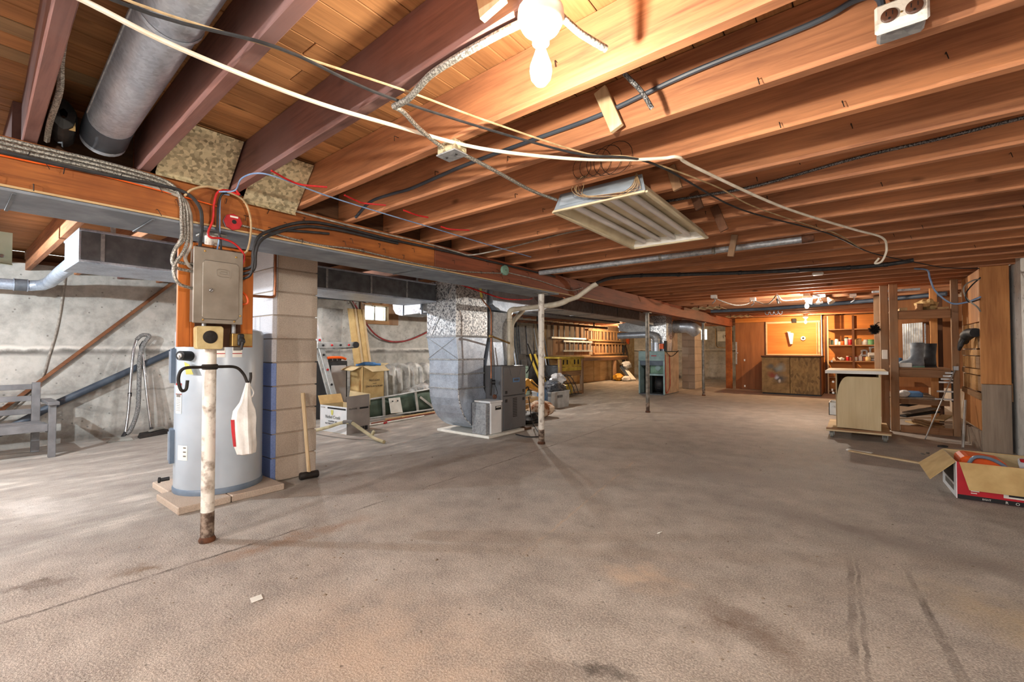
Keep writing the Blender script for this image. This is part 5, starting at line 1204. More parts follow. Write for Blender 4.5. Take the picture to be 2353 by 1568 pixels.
mk(B().tube([(-3.74, 11.7, 1.72), (-3.55, 11.7, 1.72)], .17, 20), 'round_collar', 'galv_dull', pl, smooth=True)
mk(B().tube(cr([(-3.55, 11.7, 1.72), (-3.40, 11.7, 1.71), (-3.30, 11.75, 1.66), (-3.24, 11.85, 1.60)], 4), .165, 20), 'round_elbow', 'galv', pl, smooth=True)
fl2 = T('flue_pipe', 'bluish round flue pipe with ribbed elbow on the old furnace', 'pipe', (-3.9, 10.95, 1.09))
mk(B().tube([(-3.95, 10.965, 1.085), (-3.95, 10.965, 1.32)], .085, 18), 'riser', 'galv', fl2, smooth=True)
mk(B().tube(cr([(-3.95, 10.965, 1.30), (-3.95, 10.965, 1.38), (-3.98, 10.965, 1.45), (-4.05, 10.965, 1.49), (-4.14, 10.965, 1.50)], 3), .088, 18), 'elbow', 'galv_dull', fl2, smooth=True)
for q_ in ((-3.95, 1.34), (-3.965, 1.41), (-4.01, 1.465), (-4.08, 1.495)): mk(B().lathe([(.088, -.006), (.094, 0), (.088, .006)], (q_[0], 10.965, q_[1]), 18), 'rib', 'galv', fl2, smooth=True)
mk(B().tube([(-4.12, 10.965, 1.50), (-4.95, 10.965, 1.485)], .082, 18), 'horizontal_run', 'galv', fl2, smooth=True)
oc = T('control_box', 'orange and black control box on the old furnace top', 'control box', (-3.8, 10.95, 1.09))
mk(B().box(-3.84, 10.88, 1.14, -3.74, 10.96, 1.27), 'orange_cover', 'orange', oc, bev=.004)
mk(B().box(-3.735, 10.90, 1.087, -3.67, 10.97, 1.34), 'black_relay', 'black', oc, bev=.004)
for z in (1.30, 1.44): mk(B().lathe([(.02, 0), (.018, .01), (0, .012)], (-3.728, 11.05, z), 10, 'x'), 'knob', 'plastic_white', oc)
wire('red_tube', [(-3.715, 11.25, 1.0), (-3.71, 11.26, .6), (-3.71, 11.27, .25), (-3.71, 11.15, .10), (-3.71, 10.97, .08), (-3.712, 10.95, .5), (-3.715, 10.95, 1.0)], .008, 'red_wire', 'thin red tube looped on the side of the old furnace', 'tube')
wire('looped_wire', [(-3.70, 10.98, 1.07), (-3.69, 11.15, .98), (-3.69, 11.4, .96), (-3.70, 11.7, 1.02), (-3.71, 11.95, 1.10)], .008, 'black_cable', 'dark wire drooping across the top side of the old furnace')
# far block pier
fpier = T('block_pier', 'dark concrete block pier between old furnace and lit doorway', 'pier', (-3.82, 13.5, 0))
mk(B().box(-3.99, 13.21, 0, -3.65, 13.89, 2.01), 'mortar', 'mortar', fpier)
z = 0; k = 0
while z < 1.99:
    h = min(.2, 2.015-z)
    if k % 2: cuts = ((13.2, 13.9),)
    else: cuts = ((13.2, 13.9),)
    if k % 2:
        mk(B().box(-4.0, 13.2, z+.005, -3.64, 13.9, z+h-.005), 'block', 'block_tan', fpier, bev=.004)
    else:
        mk(B().box(-4.0, 13.2, z+.005, -3.822, 13.9, z+h-.005), 'block', 'block_tan', fpier, bev=.004); mk(B().box(-3.818, 13.2, z+.005, -3.64, 13.9, z+h-.005), 'block', 'block_tan', fpier, bev=.004)
    z += .2; k += 1
ep = T('meter_box', 'white electrical box with dark mark on the far wall', 'electrical box', (-3.95, 18.15, 1.44))
mk(B().box(-4.15, 18.06, 1.44, -3.74, 18.199, 1.83), 'box', 'paper', ep, bev=.006)
text('(+)', .15, 'print_black', ep, (-3.88, 18.055, 1.64), (1, 0, 0), (0, 0, 1), 'dark_mark')
mk(B().tube([(-4.24, 18.18, 1.95), (-4.24, 18.18, 1.30), (-4.18, 18.18, 1.22), (-3.8, 18.18, 1.20)], .018, 6), 'conduit', 'cream_cable', ep)
# ================================================================== end wall: cabinet, shelves, small things
cb = T('low_cabinet', 'low wooden cabinet with paint-spotted left door at the plywood wall', 'cabinet', (-1.29, 13.5, 0))
mk(B().box(-1.93, 12.98, .03, -1.90, 14.15, .93), 'side', 'ply_brown', cb); mk(B().box(-.70, 12.98, .03, -.67, 14.15, .93), 'side', 'ply_brown', cb)
mk(B().box(-1.90, 14.12, .03, -.70, 14.15, .93), 'back', 'ply_brown', cb); mk(B().box(-1.90, 12.98, .03, -.70, 14.12, .06), 'bottom', 'ply_brown', cb)
mk(B().box(-1.94, 12.93, .932, -.665, 14.155, .972), 'top', 'dark_y', cb, bev=.004)
mk(B().box(-1.92, 12.99, 0, -.68, 14.1, .029), 'plinth', 'black', cb)
for x0_, x1_, m_ in ((-1.925, -1.315, 'osb_sprayed'), (-1.305, -.70, 'osb')):
    d_ = mk(B().box(x0_-(x0_+x1_)/2, -.01, .035, x1_-(x0_+x1_)/2, .01, .925), 'door', m_, None, bev=.003)
    d_.parent = cb; d_.location = ((x0_+x1_)/2+1.29, 12.965-13.5, .035); ORG[d_.name] = ORG[cb.name]
    hx = x0_+.03 if m_ == 'osb_sprayed' else x1_-.03
    for z in (.15, .80): mk(B().box(hx-.015, 12.948, z, hx+.015, 12.954, z+.05), 'hinge', 'plastic_white', d_)
mk(B().box(-.70, 12.955, .035, -.672, 12.979, .925), 'stile', 'dark_z', cb)
tp = T('paper_holder', 'white triangular paper dispenser on the orange plywood', 'holder', (-1.25, 14.15, 1.26))
mk(B().hexa([(-1.42, 14.10, 1.27), (-1.36, 14.10, 1.27), (-1.36, 14.198, 1.27), (-1.42, 14.198, 1.27), (-1.47, 14.08, 1.60), (-1.33, 14.08, 1.57), (-1.33, 14.198, 1.57), (-1.47, 14.198, 1.60)]), 'body', 'plastic_white', tp, bev=.01)
mk(B().box(-1.48, 14.09, 1.598, -1.40, 14.198, 1.612), 'lid', 'plastic_white', tp)
tr_ = T('tape_roll', 'small white roll of tape hung on the orange plywood', 'tape', (-1.12, 14.18, 1.38))
mk(B().lathe([(.025, -.04), (.055, -.04), (.055, 0), (.025, 0), (.025, -.04)], (-1.12, 14.198, 1.43), 20, 'y'), 'roll', 'plastic_white', tr_, smooth=True)
mk(B().cyl((-1.12, 14.2, 1.43), (-1.12, 14.15, 1.43), .012), 'nail', 'iron', tr_)
tag(mk(B().box(-1.365, 14.12, 1.85, -1.265, 14.184, 1.96), 'bracket_block', 'iron', bev=.004), 'small dark bracket block at the top of the plywood frame', 'bracket')
hb = T('latch_handle', 'grey metal strap handle on the brown plywood sheet', 'handle', (-2.75, 14.18, .9))
mk(B().box(-2.775, 14.18, .70, -2.735, 14.199, 1.35), 'strap', 'galv_dull', hb, bev=.003)
mk(B().tube([(-2.75, 14.18, 1.02), (-2.72, 14.12, 1.03), (-2.69, 14.12, 1.03)], .012, 6), 'lever', 'chrome', hb)
# open shelves
sf = T('open_shelves', 'open wooden wall shelves with dark uprights at the end wall', 'shelves', (-.05, 14.15, 0))
for x, m_ in ((-.64, 'dark_z'), (-.08, 'dark_z'), (.42, 'stud_z')): mk(B().box(x, 13.93, 0, x+.05, 13.98, 1.98), 'upright', m_, sf, bev=.003); mk(B().box(x, 14.27, 0, x+.05, 14.31, 1.98), 'upright', m_, sf, bev=.003)
mk(B().box(-.588, 13.915, 0, -.558, 13.929, 1.98), 'face_strip', 'pale_z', sf)
for z in (1.62, 1.215, .815, .40, .05):
    mk(B().box(-.588, 13.93, z, -.081, 14.31, z+.028), 'shelf', 'stud_x', sf, bev=.002)
    mk(B().box(-.029, 13.93, z, .419, 14.31, z+.028), 'shelf', 'stud_x', sf, bev=.002)
SX = lambda px: -.62+.00872*(px-1897)
def jar(px, w_, h, mat, cap, z, lab, cat='jar', y=14.05):
    x = SX(px); r = w_*.0055; H_ = h*.0108
    t_ = T(cat.replace(' ', '_'), lab, cat, (x, y, z))
    mk(B().lathe([(r*.92, 0), (r, .006), (r, H_*.78), (r*.8, H_*.86), (r*.8, H_*.9)], (x, y, z), 14), 'body', mat, t_, smooth=True)
    mk(B().lathe([(r*.86, H_*.86), (r*.88, H_*.87), (r*.88, H_), (0, H_)], (x, y, z), 14), 'cap', cap, t_, smooth=True)
    return t_
Z2, Z3 = 1.2435, .8435
jar(1905, 7, 16, 'plastic_cream', 'brass', Z2, 'tall cream bottle at the left end of the upper shelf', 'bottle')
jar(1912, 6, 12, 'green_inside', 'steel_grey', Z2, 'greenish glass jar second from left on the upper shelf')
jar(1923, 8, 14, 'plastic_white', 'plastic_white', Z2, 'white plastic jar third from left on the upper shelf')
jar(1930, 6, 8, 'paper', 'plastic_white', Z2, 'short white jar beside the amber jar on the upper shelf')
jar(1937, 7, 11, 'orange', 'iron', Z2, 'amber jar with dark lid on the upper shelf')
jar(1946, 8, 18, 'jug_grey', 'black', Z2, 'tall grey can with black top on the upper shelf', 'can')
jar(1955, 9, 15, 'print_red', 'plastic_white', Z2, 'red and white can beside the shelf upright', 'can')
jar(1969, 6, 14, 'card', 'brass', Z2, 'tan jar just right of the shelf upright')
jar(1976, 7, 15, 'plastic_cream', 'card', Z2, 'pale tan tin beside the tan jar', 'can')
jar(1983, 4, 8, 'paper', 'plastic_white', Z2, 'tiny white bottle left of the grey tub', 'bottle')
jar(1990, 10, 12, 'jug_grey', 'jug_grey', Z2, 'pale grey plastic tub on the upper shelf', 'tub')
jar(2001, 13, 12, 'green_can', 'green_can', Z2, 'green paint tin on the upper shelf', 'can')
jar(2012, 8, 12, 'print_blue', 'plastic_white', Z2, 'blue and white tin at the right end of the upper shelf', 'can')
tag(mk(B().hexa([(SX(1911), 13.98, Z3), (SX(1921), 13.98, Z3), (SX(1921), 14.08, Z3), (SX(1911), 14.08, Z3), (SX(1914), 13.99, Z3+.08), (SX(1917), 13.99, Z3+.08), (SX(1917), 14.07, Z3+.07), (SX(1914), 14.07, Z3+.07)]), 'wooden_wedge', 'pale_x', bev=.003), 'small tan wedge on the lower shelf', 'wedge')
fn = T('scoop', 'white plastic scoop lying on the lower shelf', 'scoop', (SX(1932), 14.03, Z3))
mk(B().tube([(SX(1924), 14.03, Z3+.09), (SX(1928), 14.03, Z3+.05)], .012, 8), 'handle', 'plastic_white', fn)
mk(B().tube([(SX(1928), 14.03, Z3+.055), (SX(1933), 14.03, Z3+.045), (SX(1940), 14.03, Z3+.03)], [.02, .05, .028], 12), 'bowl', 'jug_grey', fn, smooth=True)
jar(1948, 6, 11, 'print_red', 'plastic_white', Z3, 'red and white bottle on the lower shelf', 'bottle')
jar(1955, 5, 10, 'brick_red', 'iron', Z3, 'dark red jar left of the lower upright')
jar(1965, 9, 11, 'plastic_white', 'print_red', Z3, 'white and red tin on the lower shelf', 'can')
jar(1977, 7, 12, 'paper', 'plastic_white', Z3, 'white bottle left of the jugs', 'bottle')
jar(1986, 6, 11, 'brick_red', 'iron', Z3, 'brown jar in front of the jugs')
jar(1994, 10, 10, 'plastic_cream', 'card', Z3, 'cream jar in front of the big jug', y=14.0)
def jug(px, w_, h, z, lab, y):
    x = SX(px); a = w_*.0055; H_ = h*.0108
    t_ = T('jug', lab, 'jug', (x, y, z))
    mk(B().hexa([(x-a, y-.06, z), (x+a, y-.06, z), (x+a, y+.06, z), (x-a, y+.06, z), (x-a, y-.055, z+H_*.6), (x+a, y-.055, z+H_*.6), (x+a, y+.055, z+H_*.6), (x-a, y+.055, z+H_*.6)]), 'body', 'jug_grey', t_, bev=.012)
    mk(B().tube(cr([(x-a*.5, y, z+H_*.58), (x-a*.5, y, z+H_*.86), (x-a*.1, y, z+H_*.97), (x+a*.6, y, z+H_*.95), (x+a*.8, y, z+H_*.8), (x+a*.75, y, z+H_*.58)], 4), .022, 8), 'grip', 'jug_grey', t_, smooth=True)
    mk(B().cyl((x-a*.55, y, z+H_*.85), (x-a*.6, y, z+H_*1.0), .02), 'cap', 'plastic_white', t_, smooth=True)
    mk(B().box(x-a*.7, y-.062, z+H_*.15, x+a*.7, y-.0605, z+H_*.4), 'label', 'print_grey', t_)
jug(1985, 14, 25, Z3, 'smaller pale grey jug on the lower shelf', 14.14)
jug(2005, 18, 32, Z3, 'larger pale grey jug at the right end of the lower shelf', 14.12)

# ================================================================== rolling cart
ct = T('rolling_cart', 'maple veneer rolling cart with white-edged top on casters', 'cart', (0, 7.25, 0))
mk(B().box(-.315, 6.93, .815, .295, 7.90, .848), 'top', 'maple_z', ct, bev=.002); mk(B().box(-.318, 6.918, .812, .298, 6.9295, .850), 'white_edge', 'plastic_white', ct)
arc = [(-.16, .77)]
cp = [(.23, .775), (.225, .125), (-.20, .135), (-.20, .48)]+[(-.20+.11*(1-math.cos(math.radians(a))), .48+.295*math.sin(math.radians(a))) for a in (12, 25, 38, 51, 64, 77, 90)]
mk(B().prism(cp, 'xz', 6.97, 6.985), 'front_panel', 'maple_z', ct, bev=.001)
mk(B().box(-.205, 6.986, .13, .225, 7.86, .145), 'lower_shelf', 'maple_z', ct); mk(B().box(.21, 6.986, .146, .225, 7.86, .81), 'side_panel', 'maple_z', ct)
mk(B().box(-.215, 7.02, .146, -.20, 7.86, .81), 'side_panel', 'pale_z', ct); mk(B().box(-.20, 7.84, .146, .21, 7.86, .81), 'back_panel', 'ply_brown', ct)
dw = mk(B().box(-.29, 7.05, .27, -.216, 7.40, .275).box(-.29, 7.05, .27, -.282, 7.40, .43).box(-.29, 7.05, .27, -.216, 7.06, .43).box(-.29, 7.39, .27, -.216, 7.40, .43), 'drawer', 'plastic_white', ct)
mk(B().lathe([(.008, 0), (.014, .012), (0, .016)], (-.303, 7.2, .34), 10, 'x'), 'knob', 'plastic_white', dw)
for z in (.38, .56, .70): mk(B().lathe([(.013, 0), (.014, .01), (0, .014)], (-.24, 7.02, z), 10, 'y'), 'knob', 'plastic_white', ct)
mk(B().box(-.315, 6.90, .088, .315, 7.95, .108), 'dolly_deck', 'pale_x', ct, bev=.003); mk(B().box(-.315, 6.90, .109, .315, 6.99, .124), 'dolly_rail', 'stud_x', ct, bev=.002)
for x, y in ((-.26, 6.98), (.26, 6.96), (-.26, 7.86), (.26, 7.86)):
    c_ = mk(B().box(x-.03, y-.03, .080, x+.03, y+.03, .0875).box(x-.026, y-.02, .035, x-.021, y+.02, .080).box(x+.021, y-.02, .035, x+.026, y+.02, .080), 'caster_fork', 'galv_dull', ct)
    mk(B().lathe([(.006, -.019), (.030, -.019), (.0355, -.014), (.0355, .014), (.030, .019), (.006, .019)], (x, y+.005, .0365), 18, 'x'), 'caster_wheel', 'vac_head', c_, smooth=True)

# ================================================================== stud shelving on the right
sg = T('stud_shelving', 'rough stud-framed storage shelving on the right', 'shelving', (.7, 8.4, 0))
for q_, m_ in (((.365, 8.0, 0, .455, 8.09, 2.018), 'stud_z'), ((.27, 8.12, 0, .36, 8.21, 2.018), 'stud_z'), ((.24, 9.6, 0, .33, 9.7, 2.018), 'stud_z'), ((.975, 7.98, 0, 1.04, 8.07, 2.018), 'stud_z'), ((1.0, 9.5, 0, 1.06, 9.6, 2.018), 'dark_z'), ((.86, 8.9, 0, .94, 8.98, 2.018), 'fir_z'), ((.46, 9.5, 0, .54, 9.58, .84), 'pale_z')):
    mk(B().box(*q_), 'stud', m_, sg, bev=.004)
for q_ in ((.458, 8.0, .742, .972, 8.045, .845), (.458, 8.0, 1.525, .972, 8.045, 1.625), (.36, 9.45, .745, .998, 9.49, .84)): mk(B().box(*q_), 'rail', 'stud_x', sg, bev=.003)
for k in range(5): mk(B().box(.365, 8.10+k*.27, .846, .97 if k < 2 else .855, 8.355+k*.27, .868), 'shelf_board', 'stud_x', sg, bev=.002)
for k in range(5): mk(B().box(.365, 8.10+k*.27, 1.626, .97 if k < 2 else .855, 8.355+k*.27, 1.648), 'shelf_board', 'stud_x', sg, bev=.002)
for k in range(4): mk(B().box(.365, 8.25+k*.27, .43, .85, 8.50+k*.27, .452), 'shelf_board', 'grey_z', sg, bev=.002)
mk(B().box(.458, 8.21, .36, .97, 8.245, .429), 'rail', 'stud_x', sg)
mk(B().box(.46, 8.005, .0, .97, 8.05, .09), 'sill_board', 'stud_x', sg)
mk(B().box(.36, 9.85, .5, 1.32, 9.87, 1.95), 'back_board', 'ply_brown', sg)
cg = T('corrugated_sheet', 'corrugated metal sheet standing behind the rubber boots', 'sheet metal', (.85, 9.0, .87))
rows = [[(.58+.012*i, 9.30-.020*i+(.014 if i % 2 else 0), z) for i in range(18)] for z in (.87, 1.52)]
mk(B().sheet(rows), 'sheet', 'corrug', cg, solid=.003)
mk(B().box(.80, 8.92, .87, .815, 8.96, 1.5), 'batten', 'galv_dull', cg)
# boots
def boot(x, y, rz, mat, lab, h=.34):
    c, s = math.cos(rz), math.sin(rz)
    def W(a, d, z): return (x+a*c-d*s, y+a*s+d*c, .868+z)
    t_ = T('rubber_boot', lab, 'boot', W(0, 0, 0))
    rows = []
    for z, a0, a1, wd in ((.02, -.20, .075, .048), (.06, -.20, .075, .05), (.085, -.17, .072, .05), (.11, -.10, .07, .05), (.16, -.068, .066, .052), (.22, -.066, .07, .058), (h, -.075, .08, .066)):
        m_ = (a0+a1)/2; r_ = (a1-a0)/2
        row = [W(m_+r_*math.cos(t), wd*math.sin(t), z+(.0 if z > .12 else 0)) for t in [2*math.pi*i/20 for i in range(20)]]
        rows.append(row+[row[0]])
    b = B().sheet(rows); n = len(b.v); b.add([W(0, 0, h-.03)], []); 
    mk(b, 'shaft', mat, t_, smooth=True, solid=.006)
    sl = [(-.215+.29*i/10, .052*math.sin(math.pi*min(1, max(0, (i+.6)/11)))**.4) for i in range(11)]
    poly = [W(a, d, 0)[:2] for a, d in sl]+[W(a, -d, 0)[:2] for a, d in sl[::-1]]
    mk(B().prism(poly, 'xy', .8685, .888), 'sole', 'green_inside' if mat == 'rubber' else 'black', t_)
    mk(B().lathe([(.0, .0)], (0, 0, 0), 3), 'x', mat, t_) if False else None
boot(.655, 8.22, .12, 'rubber', 'grey rubber boot standing at the front of the shelf')
boot(.80, 8.40, .5, 'leather', 'black rubber boot behind the grey boot', .33)
lathe_thing('blue_can', 'small blue and white can on the shelf behind the stud', 'can', [(.035, 0), (.04, .005), (.04, .11), (.03, .12), (0, .12)], (.52, 9.1, .869), 'blue_plastic')
tag(mk(B().box(.47, 8.14, .870, .60, 8.20, .93), 'white_case', 'plastic_white', bev=.006), 'small white plastic case left of the grey boot', 'case')
tag(mk(B().box(.46, 8.30, .453, .72, 8.62, .52), 'blue_case', 'blue_plastic', bev=.01), 'dark blue case lying on the lower shelf', 'case')
lump('rag', 'crumpled white rag on the lower shelf edge', 'rag', (.52, 8.27, .50), (.06, .05, .05), 'bag_white', 31, 14, 8, .453, .12)
# scrap boards stored at the bottom
R3 = random.Random(5)
for k, lab in enumerate(('dark scrap board lying slanted under the shelving', 'pale scrap board stored lowest under the shelving', 'brown scrap board with a cut corner by the metal bar', 'blackened scrap plank on top of the pile', 'grey scrap board at the back of the pile', 'short tan scrap board at the left of the pile', 'black painted batten across the pile', 'reddish scrap board under the black batten')):
    a = (.50+.05*R3.random(), 8.15+.05*k, .045+.045*k); b_ = (.88+.06*R3.random(), 8.75+.10*k*.6, .06+.05*k)
    if k in (1, 5, 2): a = (.50+.1*k, 8.75, .03+.03*k); b_ = (.86, 8.12+.02*k, .03+.028*k)
    tag(mk(B().bar(a, b_, .11, .022), 'scrap_board', ('dark_y', 'pale_y', 'stud_y', 'black', 'grey_z', 'pale_y', 'black', 'brick_red')[k], bev=.003), lab, 'board')
# things piled on top shelf
for k, (q_, m_, lab) in enumerate((((.48, 8.10, 1.649, .56, 8.5, 1.69), 'pale_y', 'pale offcut lying on the top shelf left end'), ((.66, 8.15, 1.649, .72, 8.4, 1.74), 'stud_y', 'stubby offcut standing on the top shelf middle'), ((.86, 8.12, 1.649, .97, 8.5, 1.68), 'pale_y', 'pale offcut lying on the top shelf right end'))):
    tag(mk(B().box(*q_), 'offcut', m_, bev=.004), lab, 'wood offcut')
lump('dry_straw', 'tangled dry straw nest on the top shelf', 'nest', (.78, 8.35, 1.73), (.1, .14, .08), 'card', 33, 18, 10, 1.649, .25)
# black brush hanging on a stud
br = T('round_brush', 'black round brush hanging on the weathered stud', 'brush', (.20, 8.0, 1.33))
bb = B(); R4 = random.Random(2)
for k in range(220):
    v = Vector((R4.gauss(0, 1), R4.gauss(0, .6), R4.gauss(0, 1))).normalized()*R4.uniform(.06, .082); c0 = Vector((.205, 8.06, 1.40))
    bb.tube([c0+v*.2, c0+v], [.006, .0015], 4)
mk(bb, 'bristles', 'fuzz', br, kind='stuff')
mk(B().tube([(.205, 8.06, 1.44), (.24, 8.09, 1.49), (.262, 8.115, 1.495)], .006, 6), 'hanger', 'iron', br)
sw = T('switch_plate', 'white plastic switch box on the weathered stud above the cart', 'switch', (.31, 8.1, .98))
mk(B().box(.285, 8.095, .98, .345, 8.119, 1.11), 'box', 'plastic_white', sw, bev=.004)
mk(B().box(.305, 8.088, 1.02, .325, 8.0945, 1.06), 'toggle', 'plastic_white', sw)

# ================================================================== lumber partition by the right wall
pt = T('lumber_partition', 'partition of stacked lumber offcuts faced with wide planks by the right wall', 'partition', (1.18, 7.5, 0))
mk(B().box(1.075, 6.985, .735, 1.30, 7.02, 2.2), 'wide_plank', 'fir_z', pt, bev=.003)
mk(B().box(1.078, 6.98, 0, 1.298, 7.015, .732), 'wide_plank', 'grey_z', pt, bev=.003)
mk(B().box(1.298, 7.03, .55, 1.318, 7.05, .75), 'side_cleat', 'stud_z', pt)
mk(B().box(1.20, 7.03, 0, 1.26, 8.05, 2.015), 'core', 'dark_z', pt)
mk(B().box(1.075, 7.03, 1.42, 1.10, 8.02, 2.0), 'board', 'fir_z', pt, bev=.003)
mk(B().box(1.075, 7.03, .22, 1.10, 7.98, .60), 'board', 'fir_z', pt, bev=.003)
mk(B().slab([(1.10, 7.03, .001), (1.10, 7.98, .001), (1.10, 7.98, .18), (1.10, 7.03, .215)], -.03), 'board', 'grey_z', pt)
mk(B().slab([(1.068, 7.03, .0), (1.068, 7.75, .0), (1.068, 7.98, .17), (1.068, 7.6, .20)], -.02), 'board', 'grey_z', pt)
for z0, h, n, xx, jit in ((1.28, .135, 6, 1.075, .02), (1.125, .145, 5, 1.08, .03), (1.045, .07, 4, 1.06, .01), (.90, .14, 5, 1.07, .02), (.83, .065, 4, 1.055, .015), (.645, .175, 5, 1.075, .03)):
    y = 7.03; w_ = .95/n
    for k in range(n):
        mk(B().box(xx+random.uniform(-jit, jit)*.35, y, z0, 1.199, y+w_-.006, z0+h-.004), 'offcut', 'block_x' if (k*7+n) % 5 else 'stud_y', pt, bev=.003)
        y += w_
mk(B().slab([(1.055, 7.0, .63), (1.055, 7.98, .645), (1.055, 7.98, .585), (1.055, 7.0, .565)], -.03), 'ledge', 'stud_y', pt)
# glove, metal bar, loose cables
gl = T('work_glove', 'black work glove hooked on the lumber partition', 'glove', (1.0, 7.2, 1.2))
mk(B().tube(cr([(1.05, 7.05, 1.30), (1.03, 7.16, 1.30), (1.01, 7.28, 1.27), (1.0, 7.38, 1.21)], 4), [.05]*5+[.06]*4+[.045]*4, 12), 'palm', 'leather', gl, smooth=True)
for k, (dy, dz) in enumerate(((.10, -.02), (.12, .0), (.11, .02), (.09, .04))):
    mk(B().tube(cr([(1.0, 7.36-.02*k, 1.21+.012*k), (.985, 7.42+dy*.5, 1.17+dz), (.98, 7.42+dy, 1.13+dz)], 4), [.02]*6+[.017]*3, 8), 'finger', 'leather', gl, smooth=True)
mk(B().tube(cr([(1.0, 7.28, 1.24), (.97, 7.27, 1.19), (.965, 7.28, 1.15)], 3), .018, 8), 'thumb', 'leather', gl, smooth=True)
mbr = T('metal_bar', 'thin bright metal bar leaning against the shelving', 'bar', (.75, 7.5, 0))
mk(B().bar((.66, 7.50, .006), (.995, 7.95, .86), .028, .012, (1, 0, 0)), 'bar', 'alu', mbr, bev=.002)
mk(B().box(.975, 7.90, .85, 1.02, 7.975, .90), 'bracket', 'galv_dull', mbr)
tag(mk(B().cyl((.93, 7.05, .012), (1.0, 7.35, .52), .012, n=8), 'metal_tube', 'alu', smooth=True), 'short bright tube leaning on the lumber partition base', 'tube')
tw = T('saw_tools', 'row of bright serrated tool blades hung on the partition post', 'tool', (.96, 7.9, .45))
for k, z in enumerate((.80, .76, .72, .68, .56, .46)): mk(B().box(.90-.02*k, 7.955, z, .974, 7.963, z+.022), 'blade', 'chrome', tw)
mk(B().box(.958, 7.964, .44, .974, 7.976, .84), 'rack', 'iron', tw)

# ================================================================== carton on the right
bx2, f2, s2, L = cardbox('appliance_carton', 'open red and black printed appliance carton with flaps on the right floor', .58, 4.66, 0.03, .74, .52, .003, .27, ('card_red', 'card_white'),
    lambda L, z: [([L(.012, -.006, z), L(.74, -.006, z), L(.74, -.05, z-.185), L(.055, -.05, z-.19)], 'card'),
                  ([L(-.002, .0, z), L(-.002, .52, z), L(-.155, .50, z-.135), L(-.145, .02, z-.16)], 'card'),
                  ([L(0, .52, z), L(.74, .52, z), L(.74, .66, z-.02), L(.02, .66, z-.02)], 'card')])
def fp_(a, z, off=.0022):
    off += .0052
    return (.58+a*math.cos(.03)+off*math.sin(.03), 4.66+a*math.sin(.03)-off*math.cos(.03)-.001, z)
mk(B().slab([fp_(0, .004, .001), fp_(.74, .004, .001), fp_(.74, .035, .001), fp_(0, .035, .001)], -.001), 'black_band', 'print_black', f2)
fx2 = (math.cos(.03), math.sin(.03), 0)
for k, ch_ in enumerate('ROTEUNEWIN'): text(ch_, .026, 'paper', f2, fp_(.25+k*.052, .018, .004), fx2, (0, 0, 1))
text('EIGHT', .016, 'paper', f2, fp_(.15, .020, .004), fx2, (0, 0, 1))
mk(B().slab([fp_(.235, .05, .001), fp_(.48, .05, .001), fp_(.48, .13, .001), fp_(.235, .13, .001)], -.001), 'picture_panel', 'paper', f2)
mk(B().slab([fp_(.26, .062, .003), fp_(.425, .062, .003), fp_(.425, .125, .003), fp_(.26, .125, .003)], -.001), 'oven_picture', 'print_black', f2)
mk(B().slab([fp_(.435, .062, .003), fp_(.472, .062, .003), fp_(.472, .125, .003), fp_(.435, .125, .003)], -.001), 'control_picture', 'print_grey', f2)
for k in range(4): mk(B().slab([fp_(.275+k*.036, .088, .005), fp_(.30+k*.036, .088, .005), fp_(.30+k*.036, .10, .005), fp_(.275+k*.036, .10, .005)], -.001), 'food_picture', 'card', f2)
mk(B().slab([fp_(.51, .045, .001), fp_(.62, .045, .001), fp_(.62, .125, .001), fp_(.51, .125, .001)], -.001), 'picture_panel', 'paper', f2)
for k in range(5): mk(B().slab([fp_(.07, .052+k*.015, .002), fp_(.15-.012*(4-k), .052+k*.015, .002), fp_(.15-.012*(4-k), .058+k*.015, .002), fp_(.07, .058+k*.015, .002)], -.0008), 'small_print', 'paper', f2)
def sp_(d, z, off=.0065): return (.58-off-d*math.sin(.03), 4.66+d*math.cos(.03), z)
mk(B().slab([sp_(.08, .10), sp_(.46, .10), sp_(.46, .25), sp_(.08, .25)][::-1], -.001), 'dark_picture', 'print_black', s2)
mk(B().slab([sp_(.08, .04), sp_(.40, .04), sp_(.40, .08), sp_(.08, .08)][::-1], -.001), 'grey_print', 'print_grey', s2)
# contents
oh = T('tool_case', 'orange plastic tool case with grey strap in the appliance carton', 'tool case', (.75, 5.0, .01))
mk(B().prism([(.62, .01), (.90, .01), (.90, .20), (.86, .27), (.66, .29), (.62, .26)], 'xz', 4.86, 5.12), 'case', 'orange', oh, bev=.012)
mk(B().tube(cr([(.66, 4.84, .22), (.70, 4.83, .29), (.78, 4.83, .29), (.86, 4.83, .24), (.90, 4.83, .18)], 4), .012, 8), 'strap', 'tank_dark', oh, smooth=True)
wt = T('grey_tool', 'white and grey power tool lying in the appliance carton', 'tool', (1.05, 4.95, .01))
mk(B().tube(cr([(.96, 4.98, .24), (1.02, 4.96, .25), (1.14, 4.93, .24), (1.30, 4.90, .22)], 4), [.05]*5+[.055]*4+[.03]*4, 12), 'body', 'jug_grey', wt, smooth=True)
mk(B().box(.95, 4.85, .01, 1.25, 5.05, .19), 'base', 'black', wt, bev=.01)
mk(B().tube(cr([(1.0, 4.90, .22), (1.06, 4.88, .28), (1.12, 4.89, .25)], 4), .012, 8), 'handle', 'black', wt, smooth=True)
mk(B().lathe([(.02, 0), (.025, .02), (0, .025)], (.97, 4.92, .275), 10), 'red_button', 'print_red', wt, smooth=True)
tag(mk(B().cyl((1.05, 5.10, .30), (1.30, 4.98, .285), .018, n=8), 'blue_tube', 'abs_pipe', smooth=True), 'dark blue plastic tube lying across the appliance carton', 'tube')

